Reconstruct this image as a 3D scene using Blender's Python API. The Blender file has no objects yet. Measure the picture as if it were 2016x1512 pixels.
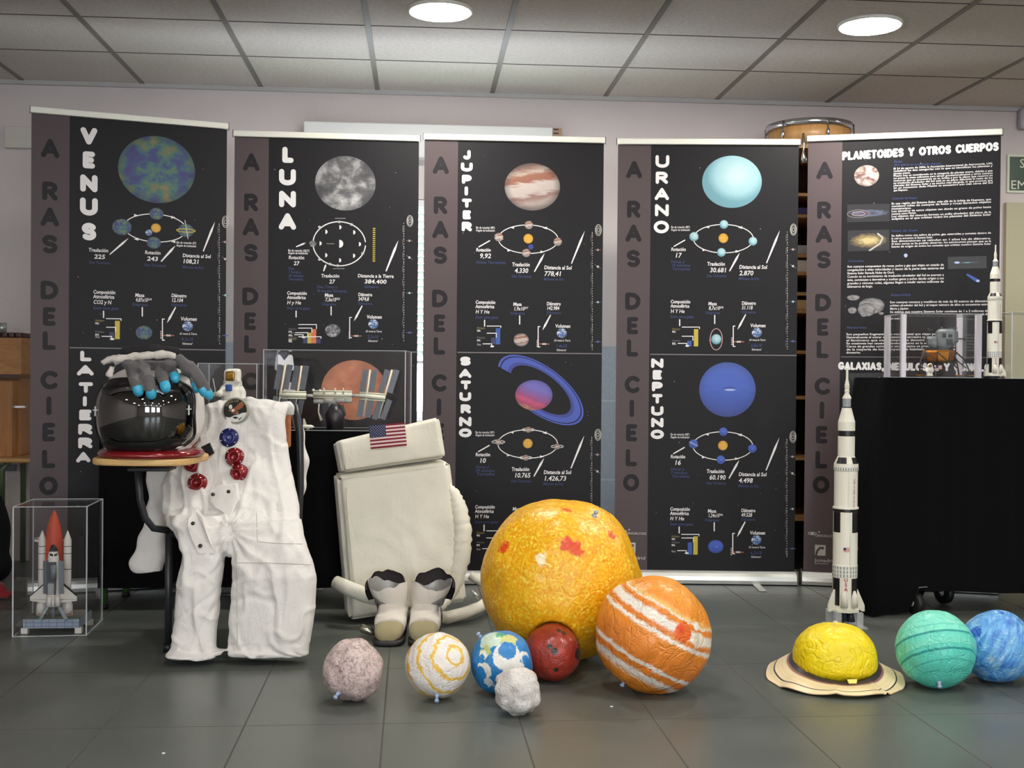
import bpy, math, random
from mathutils import Vector, Matrix, noise
random.seed(7)
S = bpy.context.scene
COL = S.collection
PI = math.pi

# ------------------------------------------------------------------ camera
F, CY, CAMH = 2300.0, 760.8, 0.97
YAW, PIT, ROL = 0.0784, -0.0093, 0.0087
_cy, _sy = math.cos(YAW), math.sin(YAW)
FWD = Vector((_sy * math.cos(PIT), _cy * math.cos(PIT), math.sin(PIT)))
_r = Vector((_cy, -_sy, 0)); _u = _r.cross(FWD)
RIGHT = _r * math.cos(ROL) + _u * math.sin(ROL)
UP = -_r * math.sin(ROL) + _u * math.cos(ROL)
EYE = Vector((0, 0, CAMH))
cam = bpy.data.cameras.new('camera')
cam.sensor_width = 36; cam.lens = F * 36 / 2016
cam.shift_y = (CY - 756) / 2016
cam.clip_start = .05; cam.clip_end = 60
camo = bpy.data.objects.new('camera', cam); COL.objects.link(camo)
camo.matrix_world = Matrix(((RIGHT.x, UP.x, -FWD.x, 0), (RIGHT.y, UP.y, -FWD.y, 0), (RIGHT.z, UP.z, -FWD.z, CAMH), (0, 0, 0, 1)))
S.camera = camo
S.view_settings.view_transform = 'Standard'; S.view_settings.look = 'None'
S.view_settings.exposure = 0.45; S.view_settings.gamma = 1
S.cycles.transparent_max_bounces = 32
S.cycles.max_bounces = 8; S.cycles.diffuse_bounces = 4; S.cycles.glossy_bounces = 4
S.cycles.caustics_reflective = False; S.cycles.caustics_refractive = False
S.cycles.sample_clamp_indirect = 6.0

def ray(px, py):
    """direction through a photograph pixel, one unit deep along the optical axis"""
    return RIGHT * ((px - 1008) / F) - UP * ((py - CY) / F) + FWD
def at(px, py, d):                       # point at depth d (along the optical axis)
    return EYE + ray(px, py) * d
def on_z(px, py, z):
    D = ray(px, py); return EYE + D * ((z - CAMH) / D.z)
def on_y(px, py, y):
    D = ray(px, py); return EYE + D * (y / D.y)

# ------------------------------------------------------------------ world + lights
W = bpy.data.worlds.new('world'); S.world = W; W.use_nodes = True
W.node_tree.nodes['Background'].inputs[0].default_value = (.75, .87, 1, 1)
W.node_tree.nodes['Background'].inputs[1].default_value = 1.0
CEIL, WALLY, X0C, TW, TL = 2.455, 6.16, -1.4344, .6, .5452
L1 = on_z(867, 24, CEIL - .01); L2 = on_z(1719, 47, CEIL - .01)
ROOM = (-4.6, 5.6, -7.5, WALLY)
lamp_spots = []
_dx = 2.0
for _j in range(5):
    for _i in range(-2, 3):
        x = L1.x + _i * (L2.x - L1.x) ; y = L1.y - _j * 2.45
        if ROOM[0] + .3 < x < ROOM[1] - .3 and y > ROOM[2] + .4 and not (_i < 0 and _j < 2): lamp_spots.append((x, y))
LAMP_E, DAY_E, BACK_E = 105.0, 13.0, 11.5      # glow of lamp diffusers, of the windows behind the camera, of the back window

# ------------------------------------------------------------------ helpers
def lin(c):
    c = c / 255
    return c / 12.92 if c <= .04045 else ((c + .055) / 1.055) ** 2.4
def rgb(r, g, b): return (lin(r), lin(g), lin(b), 1)
class NT:
    def __init__(s, name):
        s.m = bpy.data.materials.new(name); s.m.use_nodes = True
        s.t = s.m.node_tree; s.b = s.t.nodes['Principled BSDF']
    def n(s, typ, **kw):
        x = s.t.nodes.new('ShaderNode' + typ)
        for k, v in kw.items():
            if k in x.inputs.keys(): x.inputs[k].default_value = v
            else: setattr(x, k, v)
        return x
    def l(s, a, b): s.t.links.new(a, b)
    def val(s, sock, v):
        if hasattr(v, 'default_value') or hasattr(v, 'is_linked'): s.l(v, sock)
        else: sock.default_value = v
    def math(s, op, a, b=0.0):
        x = s.t.nodes.new('ShaderNodeMath'); x.operation = op
        s.val(x.inputs[0], a); s.val(x.inputs[1], b); return x.outputs[0]
    def vmath(s, op, a, b=(0, 0, 0)):
        x = s.t.nodes.new('ShaderNodeVectorMath'); x.operation = op
        s.val(x.inputs[0], a); s.val(x.inputs[1], b)
        return x.outputs['Value'] if op in ('LENGTH', 'DISTANCE', 'DOT_PRODUCT') else x.outputs[0]
    def mix(s, f, a, b, mode='MIX'):
        x = s.t.nodes.new('ShaderNodeMix'); x.data_type = 'RGBA'; x.blend_type = mode
        s.val(x.inputs[0], f); s.val(x.inputs[6], a); s.val(x.inputs[7], b); return x.outputs[2]
    def ramp(s, fac, stops, const=False):
        x = s.t.nodes.new('ShaderNodeValToRGB'); r = x.color_ramp
        r.interpolation = 'CONSTANT' if const else 'LINEAR'
        while len(r.elements) < len(stops): r.elements.new(.5)
        for e, (p, c) in zip(r.elements, stops):
            e.position = p; e.color = c if len(c) == 4 else (*c, 1)
        s.l(fac, x.inputs[0]); return x.outputs[0]
    def noise(s, vec, scale, detail=3, rough=.55, dist=0.0):
        x = s.n('TexNoise', Scale=scale, Detail=detail, Roughness=rough, Distortion=dist)
        if vec is not None: s.l(vec, x.inputs['Vector'])
        return x.outputs['Fac']
    def coord(s, k='Object'):
        return s.n('TexCoord').outputs[k]
    def mapping(s, vec, loc=(0, 0, 0), rot=(0, 0, 0), sc=(1, 1, 1)):
        x = s.n('Mapping'); x.inputs[1].default_value = loc; x.inputs[2].default_value = rot; x.inputs[3].default_value = sc
        s.l(vec, x.inputs[0]); return x.outputs[0]
    def bump(s, h, strength=.3, dist=.01):
        x = s.n('Bump', Strength=strength, Distance=dist); s.l(h, x.inputs['Height']); s.l(x.outputs[0], s.b.inputs['Normal'])
    def set(s, **kw):
        for k, v in kw.items(): s.val(s.b.inputs[k.replace('_', ' ')], v)
        return s
MATS = {}
def plain(name, c, rough=.5, metal=0.0, spec=.5, bump=None, coat=0):
    if name in MATS: return MATS[name]
    t = NT(name); t.set(Base_Color=c, Roughness=rough, Metallic=metal)
    t.b.inputs['Specular IOR Level'].default_value = spec
    if coat: t.b.inputs['Coat Weight'].default_value = coat
    if bump:
        t.bump(t.noise(t.coord(), bump[0], 4), bump[1], bump[2])
    MATS[name] = t.m; return t.m

class MB:
    """collects world-space geometry for ONE mesh object"""
    def __init__(s): s.v = []; s.f = []; s.mi = []; s.sm = []; s.uv = {}
    def add(s, vs, fs, m=0, smooth=False):
        o = len(s.v); s.v += [Vector(p) for p in vs]
        for f in fs:
            s.f.append([i + o for i in f]); s.mi.append(m); s.sm.append(smooth)
        return s
    def hexa(s, p, m=0):
        return s.add(p, [(0, 3, 2, 1), (4, 5, 6, 7), (0, 1, 5, 4), (1, 2, 6, 5), (2, 3, 7, 6), (3, 0, 4, 7)], m)
    def box(s, x0, x1, y0, y1, z0, z1, m=0, M=None):
        p = [Vector(q) for q in ((x0, y0, z0), (x1, y0, z0), (x1, y1, z0), (x0, y1, z0), (x0, y0, z1), (x1, y0, z1), (x1, y1, z1), (x0, y1, z1))]
        if M: p = [M @ q for q in p]
        return s.hexa(p, m)
    def rbox(s, c, ax, ay, az, r=.01, seg=3, m=0, pow_=None):
        """rounded box, half-axis vectors ax ay az around c"""
        c = Vector(c); ax, ay, az = Vector(ax), Vector(ay), Vector(az)
        la, lb, lc = ax.length, ay.length, az.length; r = min(r, la * .99, lb * .99, lc * .99)
        def prof(L):
            pts = [(-(L - r) - r * math.cos(t * PI / 2 / seg), math.sin(t * PI / 2 / seg)) for t in range(0, seg + 1)]
            return [-(L - r) - r * math.cos(t * PI / 2 / seg) for t in range(seg)] + [-(L - r), L - r] + [(L - r) + r * math.sin(t * PI / 2 / seg) for t in range(1, seg + 1)]
        # sphere-corner construction: cube grid projected
        n = seg * 2 + 2
        def cube_pt(i, j, k):
            def g(i, L):
                if i <= seg: return -(L - r), -math.cos(i * PI / 2 / seg) if False else -1 + i / seg
                return (L - r), (i - seg - 1) / seg
            bx, dx = g(i, la); by, dy = g(j, lb); bz, dz = g(k, lc)
            d = Vector((dx, dy, dz)); d = d.normalized() * r if d.length > 1e-9 else Vector((0, 0, 0))
            return c + ax / la * (bx + d.x) + ay / lb * (by + d.y) + az / lc * (bz + d.z)
        idx = {}; vs = []; fs = []
        def V(i, j, k):
            if (i, j, k) not in idx: idx[(i, j, k)] = len(vs); vs.append(cube_pt(i, j, k))
            return idx[(i, j, k)]
        N = 2 * seg + 1
        for a in range(N):
            for b in range(N):
                fs.append((V(a, b, 0), V(a, b + 1, 0), V(a + 1, b + 1, 0), V(a + 1, b, 0)))
                fs.append((V(a, b, N), V(a + 1, b, N), V(a + 1, b + 1, N), V(a, b + 1, N)))
                fs.append((V(a, 0, b), V(a + 1, 0, b), V(a + 1, 0, b + 1), V(a, 0, b + 1)))
                fs.append((V(a, N, b), V(a, N, b + 1), V(a + 1, N, b + 1), V(a + 1, N, b)))
                fs.append((V(0, a, b), V(0, a, b + 1), V(0, a + 1, b + 1), V(0, a + 1, b)))
                fs.append((V(N, a, b), V(N, a + 1, b), V(N, a + 1, b + 1), V(N, a, b + 1)))
        return s.add(vs, fs, m, True)
    def tube(s, pts, r, n=12, m=0, caps=True, smooth=True, sq=None):
        pts = [Vector(p) for p in pts]; k = len(pts)
        rs = r if isinstance(r, (list, tuple)) else [r] * k
        vs = []; fs = []; ref = None
        for i, p in enumerate(pts):
            d = (pts[min(i + 1, k - 1)] - pts[max(i - 1, 0)]).normalized()
            if ref is None:
                ref = Vector((0, 0, 1)) if abs(d.z) < .9 else Vector((0, 1, 0))
            u = (ref - d * ref.dot(d)).normalized(); ref = u; w = d.cross(u)
            for j in range(n):
                a = 2 * PI * j / n
                vs.append(p + u * math.cos(a) * rs[i] + w * math.sin(a) * rs[i] * (sq or 1))
        for i in range(k - 1):
            for j in range(n):
                j2 = (j + 1) % n
                fs.append((i * n + j, i * n + j2, (i + 1) * n + j2, (i + 1) * n + j))
        s.add(vs, fs, m, smooth)
        if caps:
            o = len(s.v) - len(vs)
            s.f.append([o + j for j in range(n)][::-1]); s.mi.append(m); s.sm.append(False)
            s.f.append([o + (k - 1) * n + j for j in range(n)]); s.mi.append(m); s.sm.append(False)
        return s
    def cyl(s, a, b, r, n=16, m=0, r2=None): return s.tube([a, b], [r, r if r2 is None else r2], n, m)
    def lathe(s, prof, c=(0, 0, 0), n=32, m=0, M=None, a0=0, a1=2 * PI, smooth=True):
        """prof: list of (radius, height); m may be a list, one per band"""
        c = Vector(c); full = abs(a1 - a0 - 2 * PI) < 1e-6; cols = n if full else n + 1
        vs = []
        for rr, h in prof:
            for j in range(cols):
                a = a0 + (a1 - a0) * j / n
                p = Vector((rr * math.cos(a), rr * math.sin(a), h))
                vs.append((M @ p if M else p) + c)
        for i in range(len(prof) - 1):
            fs = []
            for j in range(n):
                j2 = (j + 1) % cols
                fs.append((i * cols + j, i * cols + j2, (i + 1) * cols + j2, (i + 1) * cols + j))
            if i == 0: s.add(vs, [], 0); o = len(s.v) - len(vs)
            for f in fs:
                s.f.append([q + o for q in f]); s.mi.append(m[i] if isinstance(m, (list, tuple)) else m); s.sm.append(smooth)
        return s
    def ball(s, c, rx, ry=None, rz=None, n=24, m=0, M=None):
        ry = ry or rx; rz = rz or rx; vs = []; fs = []; c = Vector(c); h = n // 2
        for i in range(h + 1):
            t = PI * i / h
            for j in range(n):
                a = 2 * PI * j / n
                p = Vector((rx * math.sin(t) * math.cos(a), ry * math.sin(t) * math.sin(a), rz * math.cos(t)))
                vs.append((M @ p if M else p) + c)
        for i in range(h):
            for j in range(n):
                j2 = (j + 1) % n
                fs.append((i * n + j, (i + 1) * n + j, (i + 1) * n + j2, i * n + j2))
        return s.add(vs, fs, m, True)
    def grid(s, P, nu, nv, m=0, smooth=True, wrap=False):
        """P(i,j) -> point"""
        vs = [P(i, j) for i in range(nu) for j in range(nv)]; fs = []
        for i in range(nu - (0 if wrap else 1)):
            for j in range(nv - 1):
                i2 = (i + 1) % nu
                fs.append((i * nv + j, i2 * nv + j, i2 * nv + j + 1, i * nv + j + 1))
        return s.add(vs, fs, m, smooth)
    def prism(s, poly, off, m=0):
        """closed polygon (3-D points) extruded by the vector off"""
        poly = [Vector(p) for p in poly]; off = Vector(off); n = len(poly)
        fs = [tuple(range(n))[::-1], tuple(range(n, 2 * n))] + [(i, (i + 1) % n, n + (i + 1) % n, n + i) for i in range(n)]
        return s.add(poly + [p + off for p in poly], fs, m)
    def build(s, name, mats, parent=None, label=None, local=False, bevel=0, mod=None):
        mats = mats if isinstance(mats, (list, tuple)) else [mats]
        inv = None
        if parent is not None and not local: inv = PMAT[parent.name].inverted()
        me = bpy.data.meshes.new(name)
        me.from_pydata([(inv @ v if inv else v)[:] for v in s.v], [], s.f)
        for mt in mats: me.materials.append(mt)
        me.polygons.foreach_set('material_index', s.mi)
        me.polygons.foreach_set('use_smooth', s.sm)
        me.update()
        o = bpy.data.objects.new(name, me); COL.objects.link(o)
        if parent is not None:
            o.parent = parent
            PMAT[o.name] = PMAT[parent.name]
        else: PMAT[o.name] = Matrix.Identity(4)
        if bevel:
            b = o.modifiers.new('bevel', 'BEVEL'); b.width = bevel; b.segments = 2; b.limit_method = 'ANGLE'
        if label: o['label'] = label
        return o
PMAT = {}
def thing(name, label, cat, loc=(0, 0, 0), rotz=0, group=None):
    o = bpy.data.objects.new(name, None); COL.objects.link(o)
    o.empty_display_size = .05
    o.location = loc; o.rotation_euler = (0, 0, rotz)
    PMAT[o.name] = Matrix.Translation(Vector(loc)) @ Matrix.Rotation(rotz, 4, 'Z')
    return tag(o, label, cat, group)
def tag(o, label, cat, group=None):
    o['label'] = label; o['category'] = cat
    if group: o['group'] = group
    return o
def struct(o): o['kind'] = 'structure'; return o
def dup(root, loc, label=None):
    r = root.copy(); COL.objects.link(r); r.location = loc
    if label: r['label'] = label
    for ch in list(root.children):
        c = ch.copy(); COL.objects.link(c); c.parent = r
        for g in list(ch.children):
            d = g.copy(); COL.objects.link(d); d.parent = c
    return r
def fbm(p, s, o=3): return noise.fractal(Vector(p) * s, 1.0, 2.0, o)

# ------------------------------------------------------------------ room shell
def m_wall():
    t = NT('wall_plaster'); co = t.coord()
    n = t.noise(co, 60, 5, .6); n2 = t.noise(co, 1.2, 2)
    c = t.ramp(n2, [(.3, rgb(206, 194, 192)), (.7, rgb(216, 205, 203))])
    t.set(Base_Color=c, Roughness=.85); t.bump(n, .35, .006); return t.m
def m_tile_wall():
    t = NT('dado_tile'); co = t.coord()
    x = t.n('TexBrick', Scale=1.0); x.offset = 0.0
    x.inputs['Color1'].default_value = rgb(176, 182, 190); x.inputs['Color2'].default_value = rgb(170, 177, 186)
    x.inputs['Mortar'].default_value = rgb(205, 208, 212); x.inputs['Mortar Size'].default_value = .004
    x.inputs['Brick Width'].default_value = .42; x.inputs['Row Height'].default_value = .42
    mp = t.mapping(co, rot=(PI / 2, 0, 0)); t.l(mp, x.inputs['Vector'])
    n = t.noise(co, 90, 3)
    c = t.mix(.25, x.outputs[0], t.ramp(n, [(.35, rgb(150, 158, 168)), (.65, rgb(190, 195, 202))]))
    t.set(Base_Color=c, Roughness=.45); return t.m
FB, FBL, FX0, FY0 = .3807, .6116, -1.2144, 3.255
def m_floor():
    t = NT('floor_tile'); co = t.mapping(t.coord(), rot=(0, 0, -.0067))
    sx = t.n('SeparateXYZ'); t.l(co, sx.inputs[0])
    def line(sock, o, w, half):
        a = t.math('DIVIDE', t.math('SUBTRACT', sock, o), w)
        f = t.math('FRACT', a); f = t.math('ABSOLUTE', t.math('SUBTRACT', f, .5))
        return t.math('GREATER_THAN', f, .5 - half / w), t.math('FLOOR', a)
    lx, ix = line(sx.outputs[0], FX0 + FB * 40, FB, .0026); ly, iy = line(sx.outputs[1], FY0 + FBL * 40, FBL, .0022)
    g = t.math('MAXIMUM', lx, ly)
    cmb = t.n('CombineXYZ'); t.l(ix, cmb.inputs[0]); t.l(iy, cmb.inputs[1])
    wn = t.n('TexWhiteNoise'); t.l(cmb.outputs[0], wn.inputs['Vector'])
    n = t.noise(co, 3.0, 4, .6); fine = t.noise(co, 160, 3)
    base = t.ramp(n, [(.3, rgb(82, 87, 84)), (.7, rgb(92, 96, 91))])
    base = t.mix(.10, base, t.ramp(wn.outputs['Value'], [(0, rgb(78, 83, 82)), (1, rgb(110, 111, 103))]))
    base = t.mix(.12, base, t.ramp(fine, [(.35, rgb(70, 74, 72)), (.65, rgb(116, 119, 113))]))
    c = t.mix(g, base, rgb(74, 70, 64))
    r = t.ramp(n, [(.3, (.30,) * 3), (.7, (.40,) * 3)])
    t.set(Base_Color=c, Roughness=t.mix(g, r, (.9, .9, .9, 1)))
    t.b.inputs['Specular IOR Level'].default_value = .5
    h = t.math('SUBTRACT', t.math('MULTIPLY', fine, .12), g); t.bump(h, .22, .002); return t.m
def m_ceil():
    t = NT('ceiling_tile'); co = t.coord(); n = t.noise(co, 55, 6, .7); n3 = t.noise(co, 180, 3)
    c = t.ramp(n, [(.3, rgb(200, 191, 183)), (.7, rgb(220, 212, 204))])
    t.set(Base_Color=c, Roughness=.95); t.bump(t.math('ADD', n, n3), .5, .006); return t.m
M_WALL, M_FLOOR, M_CEIL, M_DADO = m_wall(), m_floor(), m_ceil(), m_tile_wall()
M_BAR = plain('ceiling_bar', rgb(126, 121, 114), .6)
M_WHITE = plain('white_paint', rgb(226, 224, 222), .5)
M_GAP = plain('shadow_gap', rgb(70, 66, 62), .9)
RX0, RX1, RY0, RY1 = ROOM
struct(MB().box(RX0, RX1, RY0, RY1, -.1, 0).build('floor', M_FLOOR))
cei = struct(MB().box(RX0, RX1, RY0, RY1, CEIL, CEIL + .1).build('ceiling', M_CEIL))
b = MB()
k0 = int((RX0 - X0C) / TW) - 1
for i in range(k0, k0 + 20):
    x = X0C + i * TW
    if RX0 + .02 < x < RX1 - .02: b.box(x - .012, x + .012, RY0, RY1, CEIL - .004, CEIL + .001)
b.build('suspension_bars', M_BAR, cei)
b = MB(); j = 0
while True:
    y = 5.5656 - (j - 0) * TL
    if y < RY0 + .1: break
    b.box(RX0, RX1, y - .0035, y + .0035, CEIL - .0015, CEIL + .001); j += 1
b.build('tile_joints', M_GAP, cei)
struct(MB().box(RX0, RX1, RY1 - .022, RY1, CEIL - .022, CEIL - .0005).build('trim_1', plain('trim_grey', rgb(186, 182, 180), .6)))
# back wall with the window opening
wx0, wx1 = on_y(618, 600, RY1).x, on_y(1118, 600, RY1).x
wz1, wz0 = on_y(828, 392, RY1).z, on_y(828, 826, RY1).z
b = MB()
b.box(RX0, wx0, RY1, RY1 + .2, 0, CEIL); b.box(wx1, RX1, RY1, RY1 + .2, 0, CEIL)
b.box(wx0, wx1, RY1, RY1 + .2, 0, wz0); b.box(wx0, wx1, RY1, RY1 + .2, wz1, CEIL)
struct(b.build('wall_back', M_WALL))
dz = on_y(1200, 682, RY1).z
b = MB()
for x0, x1 in ((on_y(430, 700, RY1).x, wx0), (wx1, on_y(1880, 700, RY1).x)): b.box(x0, x1, RY1 - .008, RY1 + .001, 0, dz)
b.box(wx0, wx1, RY1 - .008, RY1 + .001, 0, wz0)
struct(b.build('trim_2', M_DADO))
win = struct(MB().box(wx0, wx1, RY1 + .12, RY1 + .126, wz0, wz1).build('window_1', None or plain('dummy', rgb(255, 255, 255))))
def m_sky(name, e):
    t = NT(name); t.set(Base_Color=(0, 0, 0, 1), Emission_Color=(.82, .91, 1, 1), Emission_Strength=e, Roughness=.1); return t.m
M_SKY = m_sky('bright_sky_pane', DAY_E); win.data.materials[0] = m_sky('bright_back_pane', BACK_E)
b = MB()
for x in (wx0, (wx0 + wx1) / 2, wx1): b.box(x - .025, x + .025, RY1 + .07, RY1 + .119, wz0, wz1)
for z in (wz0 + .02, wz1 - .02): b.box(wx0, wx1, RY1 + .071, RY1 + .118, z - .02, z + .02)
b.build('window_frame', M_WHITE, win)
MB().box(wx0 - .03, wx1 + .03, RY1 - .05, RY1 + .07, wz0 - .03, wz0 - .001).build('window_sill', M_WHITE, win)
bl = thing('venetian_blind', 'pale green slatted blind in the window gap between the LUNA and JUPITER banners', 'blind', (wx0, RY1 + .03, wz1))
b = MB(); z = wz1 - .05
zend = on_y(828, 705, RY1).z
M_SLAT = plain('blind_slat', rgb(176, 190, 170), .5)
while z > zend:
    b.hexa([(wx0 + .01, RY1 + .015, z + .014), (wx1 - .01, RY1 + .015, z + .014), (wx1 - .01, RY1 + .05, z - .016), (wx0 + .01, RY1 + .05, z - .016),
            (wx0 + .01, RY1 + .015, z + .0155), (wx1 - .01, RY1 + .015, z + .0155), (wx1 - .01, RY1 + .05, z - .0145), (wx0 + .01, RY1 + .05, z - .0145)]); z -= .038
b.build('slats', M_SLAT, bl)
MB().box(wx0 + .005, wx1 - .005, RY1 + .01, RY1 + .055, wz1 - .04, wz1 - .002).build('head_rail', M_WHITE, bl)
MB().box(wx0 + .01, wx1 - .01, RY1 + .02, RY1 + .045, zend - .03, zend - .012).build('bottom_rail', M_WHITE, bl)
# other walls; the one behind the photographer has bright windows
struct(MB().box(RX0 - .2, RX0, RY0, RY1, 0, CEIL).build('wall_left', M_WALL))
struct(MB().box(RX1, RX1 + .2, RY0, RY1, 0, CEIL).build('wall_right', M_WALL))
struct(MB().box(RX0, RX1, RY0 - .2, RY0, 0, CEIL).build('wall_front', M_WALL))
for k, x in enumerate((-1.3, 1.1, 3.5)):
    struct(MB().box(x - .75, x + .75, RY0, RY0 + .02, .85, 2.15).build('window_%d' % (k + 2), M_SKY))
# wall panel at the right; yellowish tint of mixed light put into its cream
dx0 = on_y(1974, 600, RY1).x; dzt = on_y(1990, 400, RY1).z
d = struct(MB().box(dx0, RX1 - .02, RY1 - .03, RY1 + .001, 0, dzt).build('wall_panel_1', plain('cream_panel', rgb(186, 180, 150), .55)))
# downlights
M_LAMP = NT('lamp_glow'); M_LAMP.set(Base_Color=(1, 1, 1, 1), Emission_Color=(1, .96, .88, 1), Emission_Strength=LAMP_E); M_LAMP = M_LAMP.m
M_RIM = plain('lamp_rim', rgb(235, 232, 225), .4)
t0 = None
for k, (x, y) in enumerate(lamp_spots):
    seen = abs(y - L1.y) < .1 and abs(x - L1.x) < .1, abs(y - L1.y) < .1 and abs(x - L2.x) < .1
    lab = 'round white ceiling downlight near the JUPITER banner, left of the two in view' if seen[0] else \
          'round white ceiling downlight at upper right, above the planetoids banner' if seen[1] else \
          'round white ceiling downlight out of frame behind or beside the camera'
    if t0 is None:
        t0 = thing('ceiling_light', lab, 'light', (x, y, CEIL), 0, 'ceiling downlights')
        MB().lathe([(.124, -.006), (.124, -.012), (.129, -.013), (.133, -.008), (.133, 0)], (x, y, CEIL), 40).build('frame', M_RIM, t0)
        MB().lathe([(.0005, -.0125), (.1235, -.0125), (.1235, -.006), (.0005, -.006)], (x, y, CEIL), 40).build('diffuser', M_LAMP, t0)
    else: dup(t0, (x, y, CEIL), lab)
# things fixed to the back wall
pb = thing('screen_case', 'long white roller screen case on the wall above the LUNA and JUPITER banners', 'screen case', on_y(600, 250, RY1))
p0, p1 = on_y(598, 238, RY1 - .09), on_y(1088, 252, RY1 - .09); q0, q1 = on_y(598, 300, RY1 - .09), on_y(1088, 306, RY1 - .09)
zt = (p0.z + p1.z) / 2; zb = (q0.z + q1.z) / 2 - .02
MB().box(p0.x, p1.x, RY1 - .10, RY1 - .001, zb, zt).build('housing', M_WHITE, pb, bevel=.006)
MB().box(p1.x + .001, p1.x + .045, RY1 - .098, RY1 - .001, zb + .01, zt - .003).build('end_cap', plain('cardboard', rgb(168, 138, 112), .8), pb)
b = MB()
for k in range(4): b.box(p1.x + .004, p1.x + .03, RY1 - .1, RY1 - .0985, zt - .015 - k * .02, zt - .008 - k * .02)
b.build('printed_label', plain('ink', rgb(30, 28, 30), .6), pb)
pj = on_y(12, 250, RY1); pk = on_y(66, 294, RY1)
tag(MB().box(pj.x, pk.x, RY1 - .03, RY1 - .0005, pk.z, pj.z).build('cover_plate', plain('plate_grey', rgb(208, 202, 192), .5), bevel=.004),
    'pale square cover plate on the wall at far left', 'cover plate')
# emergency sign and light, cut by the right edge of the picture
sg = thing('exit_sign', 'dark green emergency exit sign on the wall at the right edge', 'sign', on_y(2000, 345, RY1))
s0 = on_y(1984, 304, RY1 - .012); s1 = on_y(1984, 379, RY1 - .012); sw = .52; hz = s0.z - s1.z
MB().box(s0.x, s0.x + sw, RY1 - .012, RY1 - .0005, s1.z, s0.z).build('border', plain('sign_white', rgb(214, 218, 196), .5), sg)
MB().box(s0.x + .012, s0.x + sw - .012, RY1 - .014, RY1 - .011, s1.z + .012, s0.z - .012).build('panel', plain('sign_green', rgb(14, 56, 34), .4), sg)
FONTM = {}
def text_geo(body, offset=0.0, shear=0.0, align='LEFT', line=1.0, res=2):
    """flat outline geometry (x, y) of a text one unit high, tallest capital = 1"""
    k = (body, offset, shear, align, line)
    if k in FONTM: return FONTM[k]
    c = bpy.data.curves.new('t', 'FONT'); c.body = body; c.size = 1.37; c.offset = offset; c.shear = shear
    c.align_x = align; c.resolution_u = res; c.space_line = line; c.fill_mode = 'FRONT'
    o = bpy.data.objects.new('t', c); COL.objects.link(o)
    dg = bpy.context.evaluated_depsgraph_get(); me = o.evaluated_get(dg).to_mesh()
    g = ([(v.co.x, v.co.y) for v in me.vertices], [tuple(p.vertices) for p in me.polygons])
    o.evaluated_get(dg).to_mesh_clear()
    bpy.data.objects.remove(o); bpy.data.curves.remove(c)
    FONTM[k] = g; return g
def put_text(mb, body, org, ex, ez, m=0, width=None, **kw):
    """text on a plane: origin, unit vectors times size"""
    vs, fs = text_geo(body, **kw)
    if not vs: return mb
    sx = 1.0
    if width: sx = width / (max(p[0] for p in vs) * Vector(ex).length)
    org, ex, ez = Vector(org), Vector(ex), Vector(ez)
    return mb.add([org + ex * p[0] * sx + ez * p[1] for p in vs], fs, m)
b = MB(); yy = RY1 - .0145
e0 = on_y(1989, 372, yy); put_text(b, 'EMERGENCIA', (e0.x, yy, e0.z), (.047, 0, 0), (0, 0, .05), width=.44)
b.build('lettering', plain('sign_white', rgb(214, 218, 196), .5), sg); b = MB(); e1 = on_y(2007, 330, yy); put_text(b, 'SALIDA DE', (e1.x, yy, e1.z), (.047, 0, 0), (0, 0, .05), width=.33)
b.build('lettering', plain('sign_white', rgb(214, 218, 196), .5), sg)
el = thing('emergency_light', 'grey framed emergency light on the wall at the top right corner', 'light', on_y(2016, 235, RY1))
a0 = on_y(2001, 216, RY1); a1 = on_y(2001, 257, RY1)
MB().rbox((a0.x + .15, RY1 - .025, (a0.z + a1.z) / 2), (.15, 0, 0), (0, .024, 0), (0, 0, (a0.z - a1.z) / 2), .015).build('housing', plain('housing_grey', rgb(176, 172, 176), .4), el)
MB().rbox((a0.x + .165, RY1 - .048, (a0.z + a1.z) / 2), (.145, 0, 0), (0, .01, 0), (0, 0, (a0.z - a1.z) / 2 - .015), .009).build('lens', plain('lens_lilac', rgb(196, 194, 212), .15), el)

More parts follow.
